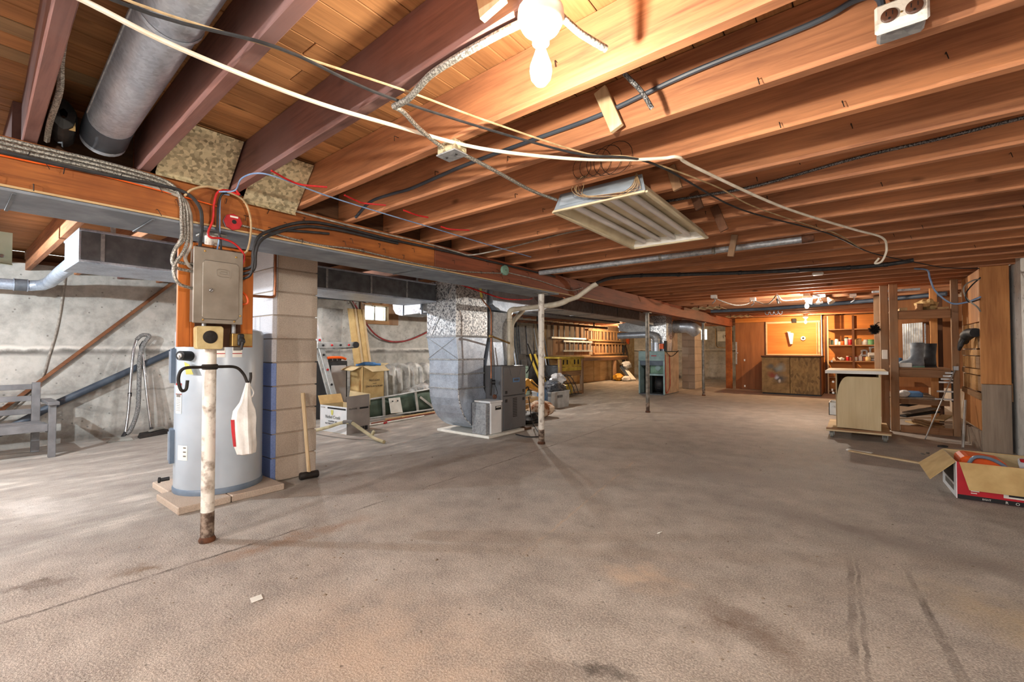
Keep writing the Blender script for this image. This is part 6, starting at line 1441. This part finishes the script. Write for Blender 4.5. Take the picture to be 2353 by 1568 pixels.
# ================================================================== small things on the floor
tag(mk(B().bar((-.08, 6.10, .008), (.55, 5.82, .008), .045, .016), 'wooden_strip', 'pale_x', bev=.002), 'long pale wooden strip lying on the floor near the carton', 'strip')
tag(mk(B().bar((-.10, 6.18, .005), (.12, 6.12, .005), .05, .01), 'wooden_strip', 'paper', bev=.002), 'short white strip lying on the floor behind the pale strip', 'strip')
ch2 = T('chain', 'small heap of grey chain on the floor behind the carton', 'chain', (.62, 6.3, 0))
for k in range(14): mk(B().tube([(.60+.07*math.cos(k*.9)+.012*math.cos(a), 6.35+.09*math.sin(k*.9)+.012*math.sin(a), .01+.004*(k % 3)) for a in [2*math.pi*i/8 for i in range(9)]], .0035, 5), 'link', 'steel_grey', ch2, smooth=True)
tag(mk(B().tube(cr([(.72, 7.0, .01), (.76, 6.98, .012), (.80, 7.02, .012), (.77, 7.06, .01), (.73, 7.03, .01)], 4), .009, 6), 'cord_loop', 'black_cable', smooth=True), 'small loop of black cord on the floor by the metal bar', 'cord')
tag(mk(B().slab([(-2.135, .86, .003), (-2.09, .85, .003), (-2.085, .895, .004), (-2.13, .905, .003)], .001), 'paper_scrap', 'paper'), 'white scrap of paper on the near floor', 'paper')
tag(mk(B().slab([(-.955, 2.65, .004), (-.94, 2.65, .012), (-.935, 2.675, .012), (-.95, 2.675, .003)], .004), 'white_chip', 'paper'), 'tiny white chip in the middle of the floor', 'chip')
tag(mk(B().slab([(.02, 1.86, .003), (.06, 1.85, .01), (.065, 1.875, .008), (.025, 1.88, .003)], .003), 'wood_chip', 'pale_x'), 'small pale wood chip between the wheel tracks', 'chip')
R5 = random.Random(11); db = B()
for k in range(420):
    x = R5.uniform(-4.2, 1.2); y = R5.uniform(.3, 6) if k % 3 else R5.uniform(.5, 2.5)
    if x < -3.4 and y < 2.2: continue
    r = R5.uniform(.0025, .007) if k % 8 else R5.uniform(.006, .012); a0 = R5.uniform(0, 6)
    p = [(x+r*math.cos(a0+t)*R5.uniform(.7, 1.3), y+r*math.sin(a0+t)*R5.uniform(.7, 1.3)) for t in (0, 1.3, 2.5, 3.7, 5.0)]
    n = len(db.v); db.add([(*q_, .0) for q_ in p]+[(x, y, r*.6)], [(i, (i+1) % 5, 5) for i in range(5)])
tag(mk(db, 'floor_debris', 'stone'), 'scattered grit and crumbs over the concrete floor', 'debris', kind='stuff')
# ================================================================== fluorescent fixture under the joists
fx = T('fluorescent_fixture', 'unlit four-tube fluorescent fixture hung under the joists', 'light fixture', (-1.17, 2.92, 1.95))
GX0, GX1, GY0, GY1, GB, GT = -1.46, -.88, 2.30, 3.54, 1.946, 2.018
mk(B().box(GX0+.03, GY0+.03, GT-.012, GX1-.03, GY1-.03, GT), 'back_plate', 'fixture_cream', fx)
def side(p, m_, n_='side_wall'): return mk(B().slab(p, .004), n_, m_, fx)
side([(GX0+.03, GY0+.03, GT), (GX0+.03, GY1-.03, GT), (GX0, GY1, GB+.01), (GX0, GY0, GB+.01)], 'fixture_cream')
side([(GX1-.03, GY0+.03, GT), (GX1-.03, GY1-.03, GT), (GX1, GY1, GB+.01), (GX1, GY0, GB+.01)], 'fixture_cream')
e1 = side([(GX0+.03, GY0+.03, GT+.045), (GX1-.03, GY0+.03, GT+.045), (GX1, GY0, GB+.01), (GX0, GY0, GB+.01)], 'fixture_blue', 'end_wall')
mk(B().slab([(GX0+.05, GY0+.018, GT+.03), (GX1-.06, GY0+.018, GT+.03), (GX1-.05, GY0+.006, GB+.035), (GX0+.04, GY0+.006, GB+.035)], -.004), 'pressed_panel', 'fixture_blue', e1)
side([(GX0+.03, GY1-.03, GT), (GX1-.03, GY1-.03, GT), (GX1, GY1, GB+.01), (GX0, GY1, GB+.01)], 'plastic_white', 'end_wall')
fr = B()
for a, b_ in (((GX0, GY0), (GX1, GY0)), ((GX1, GY0), (GX1, GY1)), ((GX1, GY1), (GX0, GY1)), ((GX0, GY1), (GX0, GY0))): fr.bar((*a, GB+.006), (*b_, GB+.006), .024, .012)
mk(fr, 'rim', 'fixture_cream', fx, bev=.002)
for k in range(4):
    x = GX0+.11+k*.117
    tb_ = mk(B().cyl((x, GY0+.06, 1.985), (x, GY1-.06, 1.985), .0185, n=14), 'tube', 'tube_glass', fx, smooth=True)
    for y in (GY0+.045, GY1-.06): mk(B().box(x-.012, y, 1.972, x+.012, y+.015, GT-.012), 'lamp_socket', 'plastic_white', tb_)
mk(B().prism([(-1.23, GT-.013), (-1.20, 1.995), (-1.14, 1.995), (-1.11, GT-.013)], 'xz', GY0+.06, GY1-.06), 'ballast_cover', 'fixture_cream', fx)
for x in (GX0+.06, GX1-.06): mk(B().box(x, GY0+.4, GT, x+.02, GY0+.42, 2.022), 'hanger', 'iron', fx)
# tangled thin wire over the fixture's near end
tg = T('wire_tangle', 'tangled thin brown wire draped over the near end of the fixture', 'wire', (-1.1, 2.27, 1.96))
R6 = random.Random(3)
for k in range(11):
    x0_ = -1.17+.04*R6.random(); a = [(x0_, 2.13, 2.05), (x0_-.10+.02*k*.3, 2.17, 2.02-.01*R6.random()), (x0_-.06, 2.24, 1.98), (x0_+.06+.015*k, 2.285, 1.955+.006*(k % 4)), (-.96+.012*k*.5, 2.275, 1.98), (-.925+.006*R6.random(), 2.285, 2.055)]
    mk(B().tube(cr(a, 5), .0016, 4), 'strand', 'cream_cable' if k % 3 else 'rust', tg)
for k in range(5):
    mk(B().tube([(-1.16+.05*k+(.055+.008*k)*math.cos(t), 2.112, 2.09+(.06+.006*k)*math.sin(t)) for t in [2*math.pi*i/18 for i in range(19)]], .0016, 4), 'coil', 'iron', tg)

# ================================================================== junction box, outlet, cleats
jb = T('junction_box', 'square galvanised junction box under a near joist', 'junction box', (-1.42, 1.385, 1.962))
mk(B().box(-1.465, 1.345, 1.972, -1.355, 1.42, 2.019), 'box', 'galv_tan', jb, bev=.003); mk(B().box(-1.468, 1.342, 1.966, -1.352, 1.423, 1.9715), 'cover', 'galv_dull', jb)
for x in (-1.44, -1.38): mk(B().lathe([(.006, 0), (.005, -.003), (0, -.003)], (x, 1.38, 1.966), 8), 'knockout', 'iron', jb)
ob = T('outlet_box', 'grey metal box with two brown receptacles on a joist face', 'outlet', (.11, 1.67, 2.01))
mk(B().box(.060, 1.645, 2.012, .165, 1.712, 2.084), 'box', 'galv_dull', ob, bev=.008)
cv = mk(B().box(.054, 1.632, 2.006, .171, 1.6445, 2.090), 'cover_plate', 'steel_white', ob, bev=.006)
for x in (.086, .139):
    r_ = mk(B().lathe([(.019, 0), (.019, -.004), (.016, -.006), (0, -.006)], (x, 1.6315, 2.048), 20, 'y'), 'receptacle', 'plastic_brown', cv, smooth=True)
    for dx in (-.007, .007): mk(B().box(x+dx-.001, 1.6248, 2.046, x+dx+.001, 1.6254, 2.058), 'slot', 'print_black', r_)
    mk(B().lathe([(.003, 0), (.003, -.001), (0, -.001)], (x, 1.6254, 2.038), 8, 'y'), 'slot', 'print_black', r_)
mk(B().lathe([(.003, 0), (.002, -.002), (0, -.002)], (.1125, 1.6318, 2.048), 8, 'y'), 'screw', 'brass', cv)
for n_, a, b_, w_, m_, lab in (('wooden_cleat', (-.84, 1.692, 2.20), (-.765, 1.692, 2.012), .055, 'pale_z', 'pale wooden cleat nailed on the joist right of the bulb'),
                          ('wooden_cleat', (-.815, 2.513, 2.14), (-.775, 2.513, 2.0), .05, 'stud_z', 'short brown cleat just right of the fixture near end'),
                          ('wooden_cleat', (-.80, 2.910, 2.10), (-.765, 2.910, 1.99), .05, 'dark_z', 'dark cleat beside the middle of the fixture'),
                          ('wooden_cleat', (-.775, 3.31, 2.11), (-.71, 3.31, 1.93), .055, 'dark_z', 'dark brown cleat beside the far end of the fixture'),
                          ('wooden_cleat', (-.80, 4.108, 2.08), (-.835, 4.108, 1.90), .05, 'stud_z', 'brown cleat holding the grey pipe under the joists'),
                          ('wooden_cleat', (-.80, .905, 2.19), (-.765, .905, 2.02), .085, 'pale_z', 'pale board end nailed beside the bulb holder')):
    tag(mk(B().bar(a, b_, w_, .022, (0, 1, 0)), n_, m_, bev=.002), lab, 'cleat')

# ================================================================== cables and pipes under the joists
wire('white_cable', [(-1.40, -.6, 2.0), (-1.52, -.1, 1.995), (-1.557, .21, 2.0), (-1.58, .42, 2.0), (-1.54, .781, 1.998), (-1.446, 1.106, 2.0), (-1.313, 1.452, 2.0), (-1.06, 1.777, 1.998), (-.825, 1.977, 1.998), (-.70, 2.06, 2.0), (-.641, 2.096, 2.0), (-.609, 2.264, 1.998), (-.348, 3.216, 1.995), (-.008, 4.106, 1.995), (.17, 4.50, 1.985), (.203, 4.65, 1.925), (.19, 4.66, 1.86), (.165, 4.65, 1.815), (.13, 4.65, 1.81), (.155, 4.66, 1.85)], .0078, 'white_cable', 'long white cable slung diagonally under the joists', n=8)
wire('black_cable', [(-1.5, -.4, 2.0), (-1.495, .258, 2.0), (-1.345, .602, 2.0), (-1.294, .989, 2.0), (-1.014, 1.738, 2.0), (-.76, 2.083, 1.998), (-.572, 3.097, 1.998), (-.166, 4.136, 1.998), (.114, 5.206, 1.998), (.469, 5.981, 1.99), (.75, 6.45, 1.97), (1.063, 6.885, 1.99)], .0055, 'black_cable', 'black cable running diagonally under the joists beside the white cable')
wire('tan_cable', [(-1.53, -.4, 2.012), (-1.50, .22, 2.012), (-1.367, .599, 2.008), (-1.233, .98, 2.008), (-1.141, 1.312, 2.008), (-.968, 1.816, 2.008), (-.80, 2.0, 2.004), (-.60, 2.6, 2.004), (-.50, 3.1, 2.004), (-.25, 3.85, 2.004), (-.10, 4.25, 2.0), (.05, 5.0, 2.0)], .004, 'cream_cable', 'thin tan cable crossing the black cable under the joists')
wire('armoured_cable', [(-.70, .972, 2.006), (-.80, .966, 2.006), (-.943, .963, 2.004), (-1.08, .97, 2.004), (-1.16, .985, 1.998), (-1.24, 1.0, 1.99), (-1.325, 1.003, 1.992)], .0115, 'armour', 'pale armoured cable from the bulb holder along the joist bottom', n=10)
wire('armoured_cable', [(-1.325, 1.003, 1.992), (-1.33, 1.05, 1.994), (-1.377, 1.16, 1.995), (-1.41, 1.27, 1.995), (-1.425, 1.338, 1.995)], .009, 'armour', 'armoured cable from the joist bend to the junction box', n=8)
wire('armoured_cable', [(-1.405, 1.425, 1.994), (-1.40, 1.55, 1.992), (-1.403, 1.715, 1.99), (-1.415, 2.0, 1.99), (-1.433, 2.29, 2.02)], .009, 'armour', 'armoured cable from the junction box to the fixture', n=8)
wire('armoured_cable', [(-.63, 1.03, 2.02), (-.615, 1.10, 2.01), (-.60, 1.14, 2.004), (-.585, 1.18, 2.0), (-.577, 1.20, 1.998)], .0105, 'armour', 'cut stub of pale armoured cable right of the bulb', n=10)
wire('armoured_cable', [(-.672, 1.46, 2.13), (-.64, 1.52, 2.09), (-.61, 1.56, 2.05), (-.585, 1.60, 1.995)], .0085, 'armour_black', 'cut dark armoured cable stub between joists above the cleat', n=8)
wire('grey_sheathed_cable', [(-2.75, 1.765, 2.03), (-2.567, 1.758, 2.10), (-2.3, 1.745, 2.095), (-2.12, 1.742, 2.087), (-1.682, 1.732, 2.107), (-1.2, 1.722, 2.108), (-.853, 1.716, 2.109), (-.492, 1.708, 2.141), (-.107, 1.70, 2.150), (.0, 1.698, 2.170), (.045, 1.694, 2.165), (.068, 1.685, 2.14), (.075, 1.68, 2.09)], .0095, 'abs_pipe', 'dark grey sheathed cable stapled along a joist to the outlet box', n=8)
wire('armoured_cable', [(-1.30, 2.905, 2.10), (-1.071, 2.907, 2.085), (-.75, 2.90, 2.068), (-.448, 2.905, 2.062), (.026, 2.905, 2.103), (.316, 2.905, 2.11), (.601, 2.905, 2.125), (1.32, 2.90, 2.15)], .0085, 'armour_black', 'dark armoured cable stapled along the joist behind the white cable', n=8)
gp = T('grey_pipe', 'dull grey metal pipe hung crosswise under the joists', 'pipe', (-1.2, 4.165, 1.95))
mk(B().cyl((-2.82, 4.15, 1.978), (-.30, 4.18, 1.982), .0265, n=14), 'pipe', 'galv_dull', gp, smooth=True)
for x in (-1.9, -1.45, -.98): mk(B().lathe([(.027, -.014), (.0315, -.01), (.0315, .01), (.027, .014)], (x, 4.167, 1.980), 14, 'x'), 'coupling', 'steel_grey', gp, smooth=True)
mk(B().cyl((-.33, 4.18, 1.982), (-.25, 4.18, 1.985), .034, .026, 14), 'rusty_end', 'rust', gp, smooth=True)
dp_ = T('service_cable', 'thick black taped cable run under the far joists', 'cable', (-1, 5.4, 1.96))
pth = [(-2.60, 5.12, 1.965), (-2.34, 5.0, 1.985), (-2.0, 5.08, 1.99), (-1.628, 5.284, 1.99), (-1.034, 5.558, 1.985), (-.5, 5.78, 1.985), (-.054, 5.93, 1.985), (.25, 5.95, 1.985), (.464, 5.926, 2.0)]
mk(B().tube(cr(pth, 5), .021, 10), 'cable', 'black_cable', dp_, smooth=True)
for p in pth[2:-1]: mk(B().lathe([(.022, -.02), (.0245, -.018), (.0245, .018), (.022, .02)], p, 12, 'x'), 'tape_wrap', 'black', dp_, smooth=True)
hd_ = tag(mk(B().box(-.40, 6.26, 1.985, -.29, 6.35, 2.018), 'ceiling_receptacle', 'plastic_white', bev=.01), 'white plastic receptacle under the joists past the taped cable', 'receptacle')
# wire loops by the partition
wire('blue_grey_cable', [(.541, 6.9, 2.05), (.651, 6.9, 2.02), (.674, 6.9, 1.92), (.719, 6.9, 1.77), (.84, 6.9, 1.63), (.96, 6.9, 1.63), (1.077, 6.93, 1.684)], .009, 'blue_cable', 'pale blue-grey cable hanging in a deep loop beside the partition')
wire('grey_cable', [(1.08, 6.97, 1.882), (1.014, 6.93, 1.865), (.946, 6.9, 1.80), (.961, 6.9, 1.678), (1.042, 6.9, 1.577), (1.075, 6.95, 1.528)], .008, 'grey_cable', 'grey cable looped in front of the partition plank')
wire('black_cable', [(1.084, 6.97, 1.90), (1.0, 6.93, 1.80), (.955, 6.9, 1.706), (.985, 6.9, 1.63), (1.075, 6.95, 1.66)], .007, 'black_cable', 'black cable loop in front of the partition plank')
# lengths of red wire stapled between joists, blue wire along them
for pts, lab in (([(-2.33, 1.015, 2.012), (-2.37, 1.12, 2.006), (-2.385, 1.20, 2.008), (-2.32, 1.31, 2.012)], 'short red wire between the joists above the galvanised sheet'),
                 ([(-2.36, 1.44, 2.012), (-2.375, 1.53, 2.006), (-2.38, 1.58, 2.006), (-2.32, 1.70, 2.012)], 'short red wire second from the red box'),
                 ([(-2.31, 1.83, 2.012), (-2.31, 1.94, 2.006), (-2.30, 2.03, 2.010)], 'short red wire third from the red box'),
                 ([(-2.40, 2.24, 2.012), (-2.38, 2.32, 2.006), (-2.30, 2.44, 2.010)], 'short red wire furthest from the red box')):
    wire('red_wire', pts, .0055, 'red_wire', lab, 'wire')
wire('blue_wire', [(-2.81, .945, 1.99), (-2.70, .985, 1.985), (-2.53, .953, 2.0), (-2.405, .977, 2.005), (-2.377, 1.072, 2.005), (-2.429, 1.367, 2.004), (-2.449, 1.772, 2.004), (-2.455, 2.236, 2.004), (-2.469, 2.733, 2.004), (-2.481, 3.499, 2.008)], .004, 'blue_cable', 'thin blue wire running under the joists near the beam', 'wire')

# ------------------------------------------------------------------ wiring on the beam and down to the panel
XB = -2.848
def arm(dy, dz, ends, lab, m_='armour', r=.0085, x=-2.838):
    wire('armoured_cable', [(x, -1.2, 1.985+dz), (x, .14, 1.985+dz), (x, .41, 1.990+dz), (x, .63, 1.985+dz), (x, .735+dy, 1.962+dz), (x, .772+dy, 1.90+dz), (x, .780+dy, 1.80), (x+.01, .778+dy, 1.70)]+ends, r, m_, lab, n=8)
arm(0, .012, [(-2.85, .755, 1.635), (-2.86, .752, 1.585), (-2.86, .80, 1.570), (-2.86, .843, 1.572)], 'uppermost armoured cable on the beam bending down to the panel')
arm(.014, -.006, [(-2.84, .76, 1.645), (-2.85, .745, 1.58), (-2.85, .765, 1.54), (-2.86, .843, 1.532)], 'second armoured cable on the beam bending down to the panel', x=-2.842)
arm(.03, -.024, [(-2.83, .79, 1.63), (-2.84, .75, 1.54), (-2.84, .77, 1.46), (-2.86, .843, 1.438)], 'third armoured cable on the beam looping to the panel side', x=-2.845)
arm(.046, -.042, [(-2.83, .82, 1.66), (-2.84, .80, 1.60), (-2.85, .82, 1.56), (-2.86, .843, 1.552)], 'lowest grey cable on the beam bending down to the panel', 'grey_cable', x=-2.847)
wire('black_cable', [(-2.835, -1.2, 1.935), (-2.835, .14, 1.938), (-2.835, .50, 1.945), (-2.83, .70, 1.955), (-2.82, .80, 1.94), (-2.815, .855, 1.88), (-2.82, .868, 1.80), (-2.85, .872, 1.71), (-2.865, .872, 1.655)], .009, 'black_cable', 'black cable dropping from the beam into the top of the panel')
wire('rust_line', [(XB+.004, -1.2, 1.912), (XB+.004, .14, 1.925), (XB+.004, .41, 1.94), (XB+.004, .75, 1.928), (XB+.004, .96, 1.915)], .004, 'orange', 'thin orange wire stapled along the beam to the red box', 'wire')
wire('arched_cable', [(-2.82, .787, 1.925), (-2.815, .816, 1.965), (-2.812, .876, 2.0), (-2.812, .939, 2.006), (-2.814, 1.06, 1.985), (-2.815, 1.105, 1.911), (-2.815, 1.115, 1.809), (-2.83, 1.105, 1.70), (-2.90, 1.10, 1.67)], .006, 'cream_cable', 'tan cable arching over the beam beside the red box')
wire('red_wire', [(-2.81, 1.10, 2.05), (-2.80, 1.05, 2.046), (-2.80, 1.03, 2.02), (-2.805, 1.045, 2.0), (-2.81, .982, 2.01), (-2.812, .939, 1.985), (-2.815, .923, 1.914), (-2.82, .920, 1.828), (-2.82, .898, 1.75), (-2.82, .915, 1.727), (-2.82, .964, 1.732), (-2.82, 1.03, 1.715), (-2.83, 1.085, 1.66), (-2.85, 1.082, 1.60)], .006, 'red_wire', 'red wire dropping from the joist past the red box to the panel', 'wire')
wire('black_wire', [(-2.815, 1.06, 2.0), (-2.815, .984, 2.0), (-2.82, .950, 1.946), (-2.825, .944, 1.798), (-2.83, .961, 1.74), (-2.86, .977, 1.66)], .0055, 'black_cable', 'black wire beside the red wire above the panel', 'wire')
wire('blue_wire', [(-2.82, 1.0, 1.99), (-2.82, .962, 1.98), (-2.825, .955, 1.923), (-2.83, .957, 1.752), (-2.865, .955, 1.655)], .004, 'blue_cable', 'thin blue wire dropping into the top of the panel', 'wire')
wire('black_cable', [(-2.86, 1.074, 1.575), (-2.82, 1.124, 1.60), (-2.815, 1.128, 1.68), (-2.82, 1.152, 1.766), (-2.832, 1.226, 1.834), (-2.836, 1.442, 1.938), (-2.836, 1.687, 1.964), (-2.836, 2.126, 1.960), (-2.836, 2.84, 1.975), (-2.836, 4.5, 1.985)], .0095, 'black_cable', 'upper black cable from the panel along the beam')
wire('black_cable', [(-2.86, 1.074, 1.545), (-2.815, 1.132, 1.58), (-2.81, 1.14, 1.68), (-2.815, 1.165, 1.75), (-2.83, 1.24, 1.815), (-2.834, 1.44, 1.908), (-2.834, 1.687, 1.938), (-2.834, 1.97, 1.94), (-2.845, 2.2, 1.945)], .0095, 'black_cable', 'lower black cable from the panel along the beam')
wire('black_cable', [(-2.86, 1.074, 1.515), (-2.82, 1.115, 1.545), (-2.81, 1.128, 1.62), (-2.815, 1.14, 1.70), (-2.825, 1.19, 1.78), (-2.838, 1.30, 1.85), (-2.84, 1.5, 1.885), (-2.84, 1.62, 1.90)], .008, 'black_cable', 'short black cable tucked under the panel cables')
wire('orange_wire', [(-2.865, 1.074, 1.46), (-2.84, 1.105, 1.42), (-2.84, 1.11, 1.38), (-2.865, 1.074, 1.37)], .006, 'orange', 'orange wire looping on the right side of the panel', 'wire')
wire('armoured_cable', [(XB, 1.075, 1.836), (XB, 1.184, 1.832), (XB, 1.287, 1.824), (XB, 1.396, 1.816), (XB, 1.573, 1.812), (XB, 1.802, 1.83), (XB, 2.023, 1.825), (XB, 2.403, 1.815), (XB, 2.912, 1.826), (XB, 3.50, 1.888)], .0065, 'armour', 'pale armoured cable along the beam from the red box')
wire('grey_cable', [(XB, 3.60, 1.91), (XB, 4.096, 1.903), (XB, 4.556, 1.875), (XB, 4.9, 1.862), (XB, 5.2, 1.93)], .006, 'grey_cable', 'pale cable along the beam beyond the round box')
wire('grey_cable', [(-2.84, 1.39, 1.998), (-2.84, 1.763, 1.992), (-2.84, 2.263, 1.997), (-2.84, 2.588, 1.999), (-2.835, 2.85, 1.99), (-2.80, 3.0, 1.985), (-2.6, 3.15, 2.03), (-2.3, 3.28, 2.09), (-1.957, 3.312, 2.12), (-1.2, 3.312, 2.13)], .0065, 'grey_cable', 'grey cable leaving the beam and running along a far joist')
rb = T('octagon_box', 'red octagonal electrical box on the beam above the panel', 'junction box', (-2.84, 1.026, 1.79))
mk(B().lathe([(.044, .0), (.046, .004), (.046, .022)], (-2.8595, 1.026, 1.842), 8, 'x'), 'body', 'steel_plate', rb)
rc_ = mk(B().lathe([(.048, .0225), (.048, .030), (.046, .032), (0, .032)], (-2.8595, 1.026, 1.842), 8, 'x'), 'red_cover', 'print_red', rb)
mk(B().box(-2.827, 1.008, 1.866, -2.8262, 1.050, 1.876), 'white_label', 'paper', rc_)
mk(B().lathe([(.012, 0), (.012, .002), (0, .002)], (-2.8275, 1.030, 1.843), 12, 'x'), 'centre_hole', 'print_black', rc_)
gb = T('round_box', 'grey-green round electrical box on the far beam face', 'junction box', (-2.84, 3.54, 1.88))
mk(B().lathe([(.05, 0), (.052, .005), (.052, .03), (0, .033)], (-2.8595, 3.545, 1.925), 14, 'x'), 'body', 'green_inside', gb, smooth=True)
mk(B().lathe([(.006, 0), (0, .004)], (-2.827, 3.545, 1.925), 8, 'x'), 'screw', 'iron', gb)
wire('red_wire', [(-3.6, 3.4, 1.90), (-3.5, 3.9, 1.80), (-3.45, 4.3, 1.745), (-3.4, 4.7, 1.77), (-3.42, 4.85, 1.80)], .009, 'red_wire', 'red wire drooping under the beam behind the furnace duct', 'wire')

# ================================================================== things hanging under the far joists
for (x, y, lab) in ((-1.84, 7.8, 'small white ceiling box with wire, furthest left of the far row'), (-1.40, 8.6, 'small white ceiling box left of the hanging clip'), (-.03, 9.0, 'small white ceiling box near the shelving')):
    b_ = T('ceiling_box', lab, 'junction box', (x, y, 1.95))
    mk(B().box(x-.045, y-.045, 1.96, x+.045, y+.045, 2.016), 'box', 'plastic_white', b_, bev=.006)
    mk(B().tube(cr([(x, y, 1.965), (x+.02, y-.02, 1.92), (x-.03, y+.01, 1.88)], 4), .008, 6), 'lead', 'galv_dull', b_, smooth=True)
wire('hanging_cable', [(-1.84, 7.85, 1.97), (-1.75, 8.0, 1.92), (-1.62, 8.3, 1.875), (-1.48, 8.5, 1.90), (-1.42, 8.56, 1.96)], .010, 'grey_cable', 'grey cable sagging between two ceiling boxes')
wire('hanging_cable', [(-1.38, 8.64, 1.96), (-1.2, 8.6, 1.89), (-1.08, 8.4, 1.93), (-1.0, 8.27, 2.0), (-.93, 8.4, 1.92), (-.7, 8.6, 1.94), (-.48, 8.7, 1.96)], .010, 'grey_cable', 'grey cable strung to the hanging clip under far joists')
hc = T('hanging_clip', 'shiny metal clip hanging under the far joists', 'clip', (-1.0, 8.3, 1.86))
mk(B().tube([(-1.0, 8.3, 2.015), (-.99, 8.3, 1.94), (-.96, 8.32, 1.87), (-.99, 8.33, 1.86), (-1.01, 8.3, 1.94)], .012, 6), 'clip', 'chrome', hc, smooth=True)
# small round flood reflectors
fl3 = T('flood_lamps', 'cluster of shiny reflector flood lamps under the far joists', 'lamp', (-.48, 8.8, 1.85))
mk(B().box(-.55, 8.72, 1.965, -.38, 8.84, 2.016), 'base_box', 'galv_dull', fl3, bev=.004)
for k, (dx, dy, ax) in enumerate(((-.10, -.04, -.5), (.0, -.05, .0), (.11, -.04, .5), (-.03, .14, -.2), (.12, .14, .4))):
    o_ = Vector((-.46+dx, 8.78+dy, 1.955)); d_ = Vector((ax*.6, -.1, -.5)).normalized()
    mk(B().tube([o_, o_+d_*.03, o_+d_*.07, o_+d_*.085], [.014, .025, .048, .050], 16), 'reflector', 'chrome' if k % 2 else 'porcelain', fl3, smooth=True)
# bent reflector strips, left of the beam end
for (x, y, lab) in ((-2.35, 9.6, 'bent rusty sheet strip under the joists by the far beam, nearer one'), (-2.30, 12.3, 'bent rusty sheet strip under the joists by the far beam, further one')):
    s_ = T('sheet_strip', lab, 'sheet metal', (x, y, 1.93))
    mk(B().sheet([[(x-.28+.07*i, y-.30+dy, 1.945+.03*(i % 2)) for i in range(9)] for dy in (0, .5)]), 'strip', 'galv_tan', s_, solid=.003)
    for dx in (-.2, .2): mk(B().cyl((x+dx, y-.05, 1.95), (x+dx, y-.05, 2.02), .006, n=5), 'hanger', 'iron', s_)
tag(mk(B().tube([(-2.5, 10.3, 1.955), (-1.33, 10.45, 1.96), (-.418, 10.1, 1.96), (.372, 9.75, 1.96), (1.1, 9.4, 1.97)], .035, 12), 'dark_pipe', 'abs_pipe', smooth=True), 'dark pipe crossing under the furthest joists', 'pipe')
for k, x in enumerate((-1.55, -1.46, -1.38, -1.30)):
    labs = ['leftmost looped hanger hook above the plywood wall', 'second looped hanger hook above the plywood wall', 'third looped hanger hook above the plywood wall', 'rightmost looped hanger hook above the plywood wall']
    wire('hanger_hook', [(x, 10.95, 2.03), (x, 10.95, 1.93), (x+.02, 10.95, 1.88), (x+.06, 10.95, 1.88), (x+.07, 10.95, 1.94)], .009, 'chrome', labs[k], 'hook')
tag(mk(B().box(.2, 8.75, 1.985, .75, 8.80, 2.018), 'conduit_strip', 'galv_dull', bev=.003), 'grey conduit strip under the joists above the shelving', 'conduit')
# short lengths of blocking between joists, nail hooks
nh = B(); R8 = random.Random(9)
nails = []
for k in range(60):
    i = R8.randrange(3, 16); y, s = JY[i+8]; x = R8.uniform(-2.5, 1.2); z = R8.uniform(2.04, 2.16)
    yy = y-.045+s*((-x+.9)/2.6 if x < .9 else 0)*.6-.01
    nh.tube([(x, yy+.015, z), (x, yy-.02, z-.003), (x+.006, yy-.024, z-.03)], .0018, 4)
mk(nh, 'bent_nails', 'iron', ce, kind='stuff')

# ================================================================== groups of alike things
GROUPS = {'steel_post': 'steel posts under the main beam', 'ladder': 'ladders hung on the side bay wall', 'patio_slab': 'patio slabs under the water heater',
 'jar': 'jars and tins on the open shelves', 'can': 'jars and tins on the open shelves', 'bottle': 'jars and tins on the open shelves', 'tub': 'jars and tins on the open shelves', 'jug': 'jugs on the open shelves',
 'scrap_board': 'scrap boards under the stud shelving', 'loose_pipe': 'pipes leaning by the grey door panel', 'light_bulb': 'bare bulbs under the joists', 'wooden_cleat': 'wooden cleats under the joists',
 'silver_tarp': 'silver tarpaulins in the side bay', 'pole': 'poles lying beside the stretcher', 'rubber_boot': 'boots on the stud shelving', 'ceiling_box': 'small boxes under the far joists',
 'hanger_hook': 'hooks above the plywood wall', 'vacuum_wand': 'vacuum wands against the wall', 'long_board': 'boards leaning under the window', 'galvanised_sheet': 'sheets closing the joist bays',
 'armoured_cable': 'armoured cables', 'black_cable': 'black cables', 'red_wire': 'red wires by the beam', 'offcut': 'offcuts on the top shelf', 'sheet_strip': 'bent sheet strips under the far joists', 'trash_bin': 'bins behind the furnace', 'block_pier': 'concrete block piers'}
for o in bpy.data.objects:
    if o.parent is None and 'category' in o.keys():
        g_ = GROUPS.get(o.name.split('.')[0])
        if g_ and 'group' not in o.keys(): o['group'] = g_
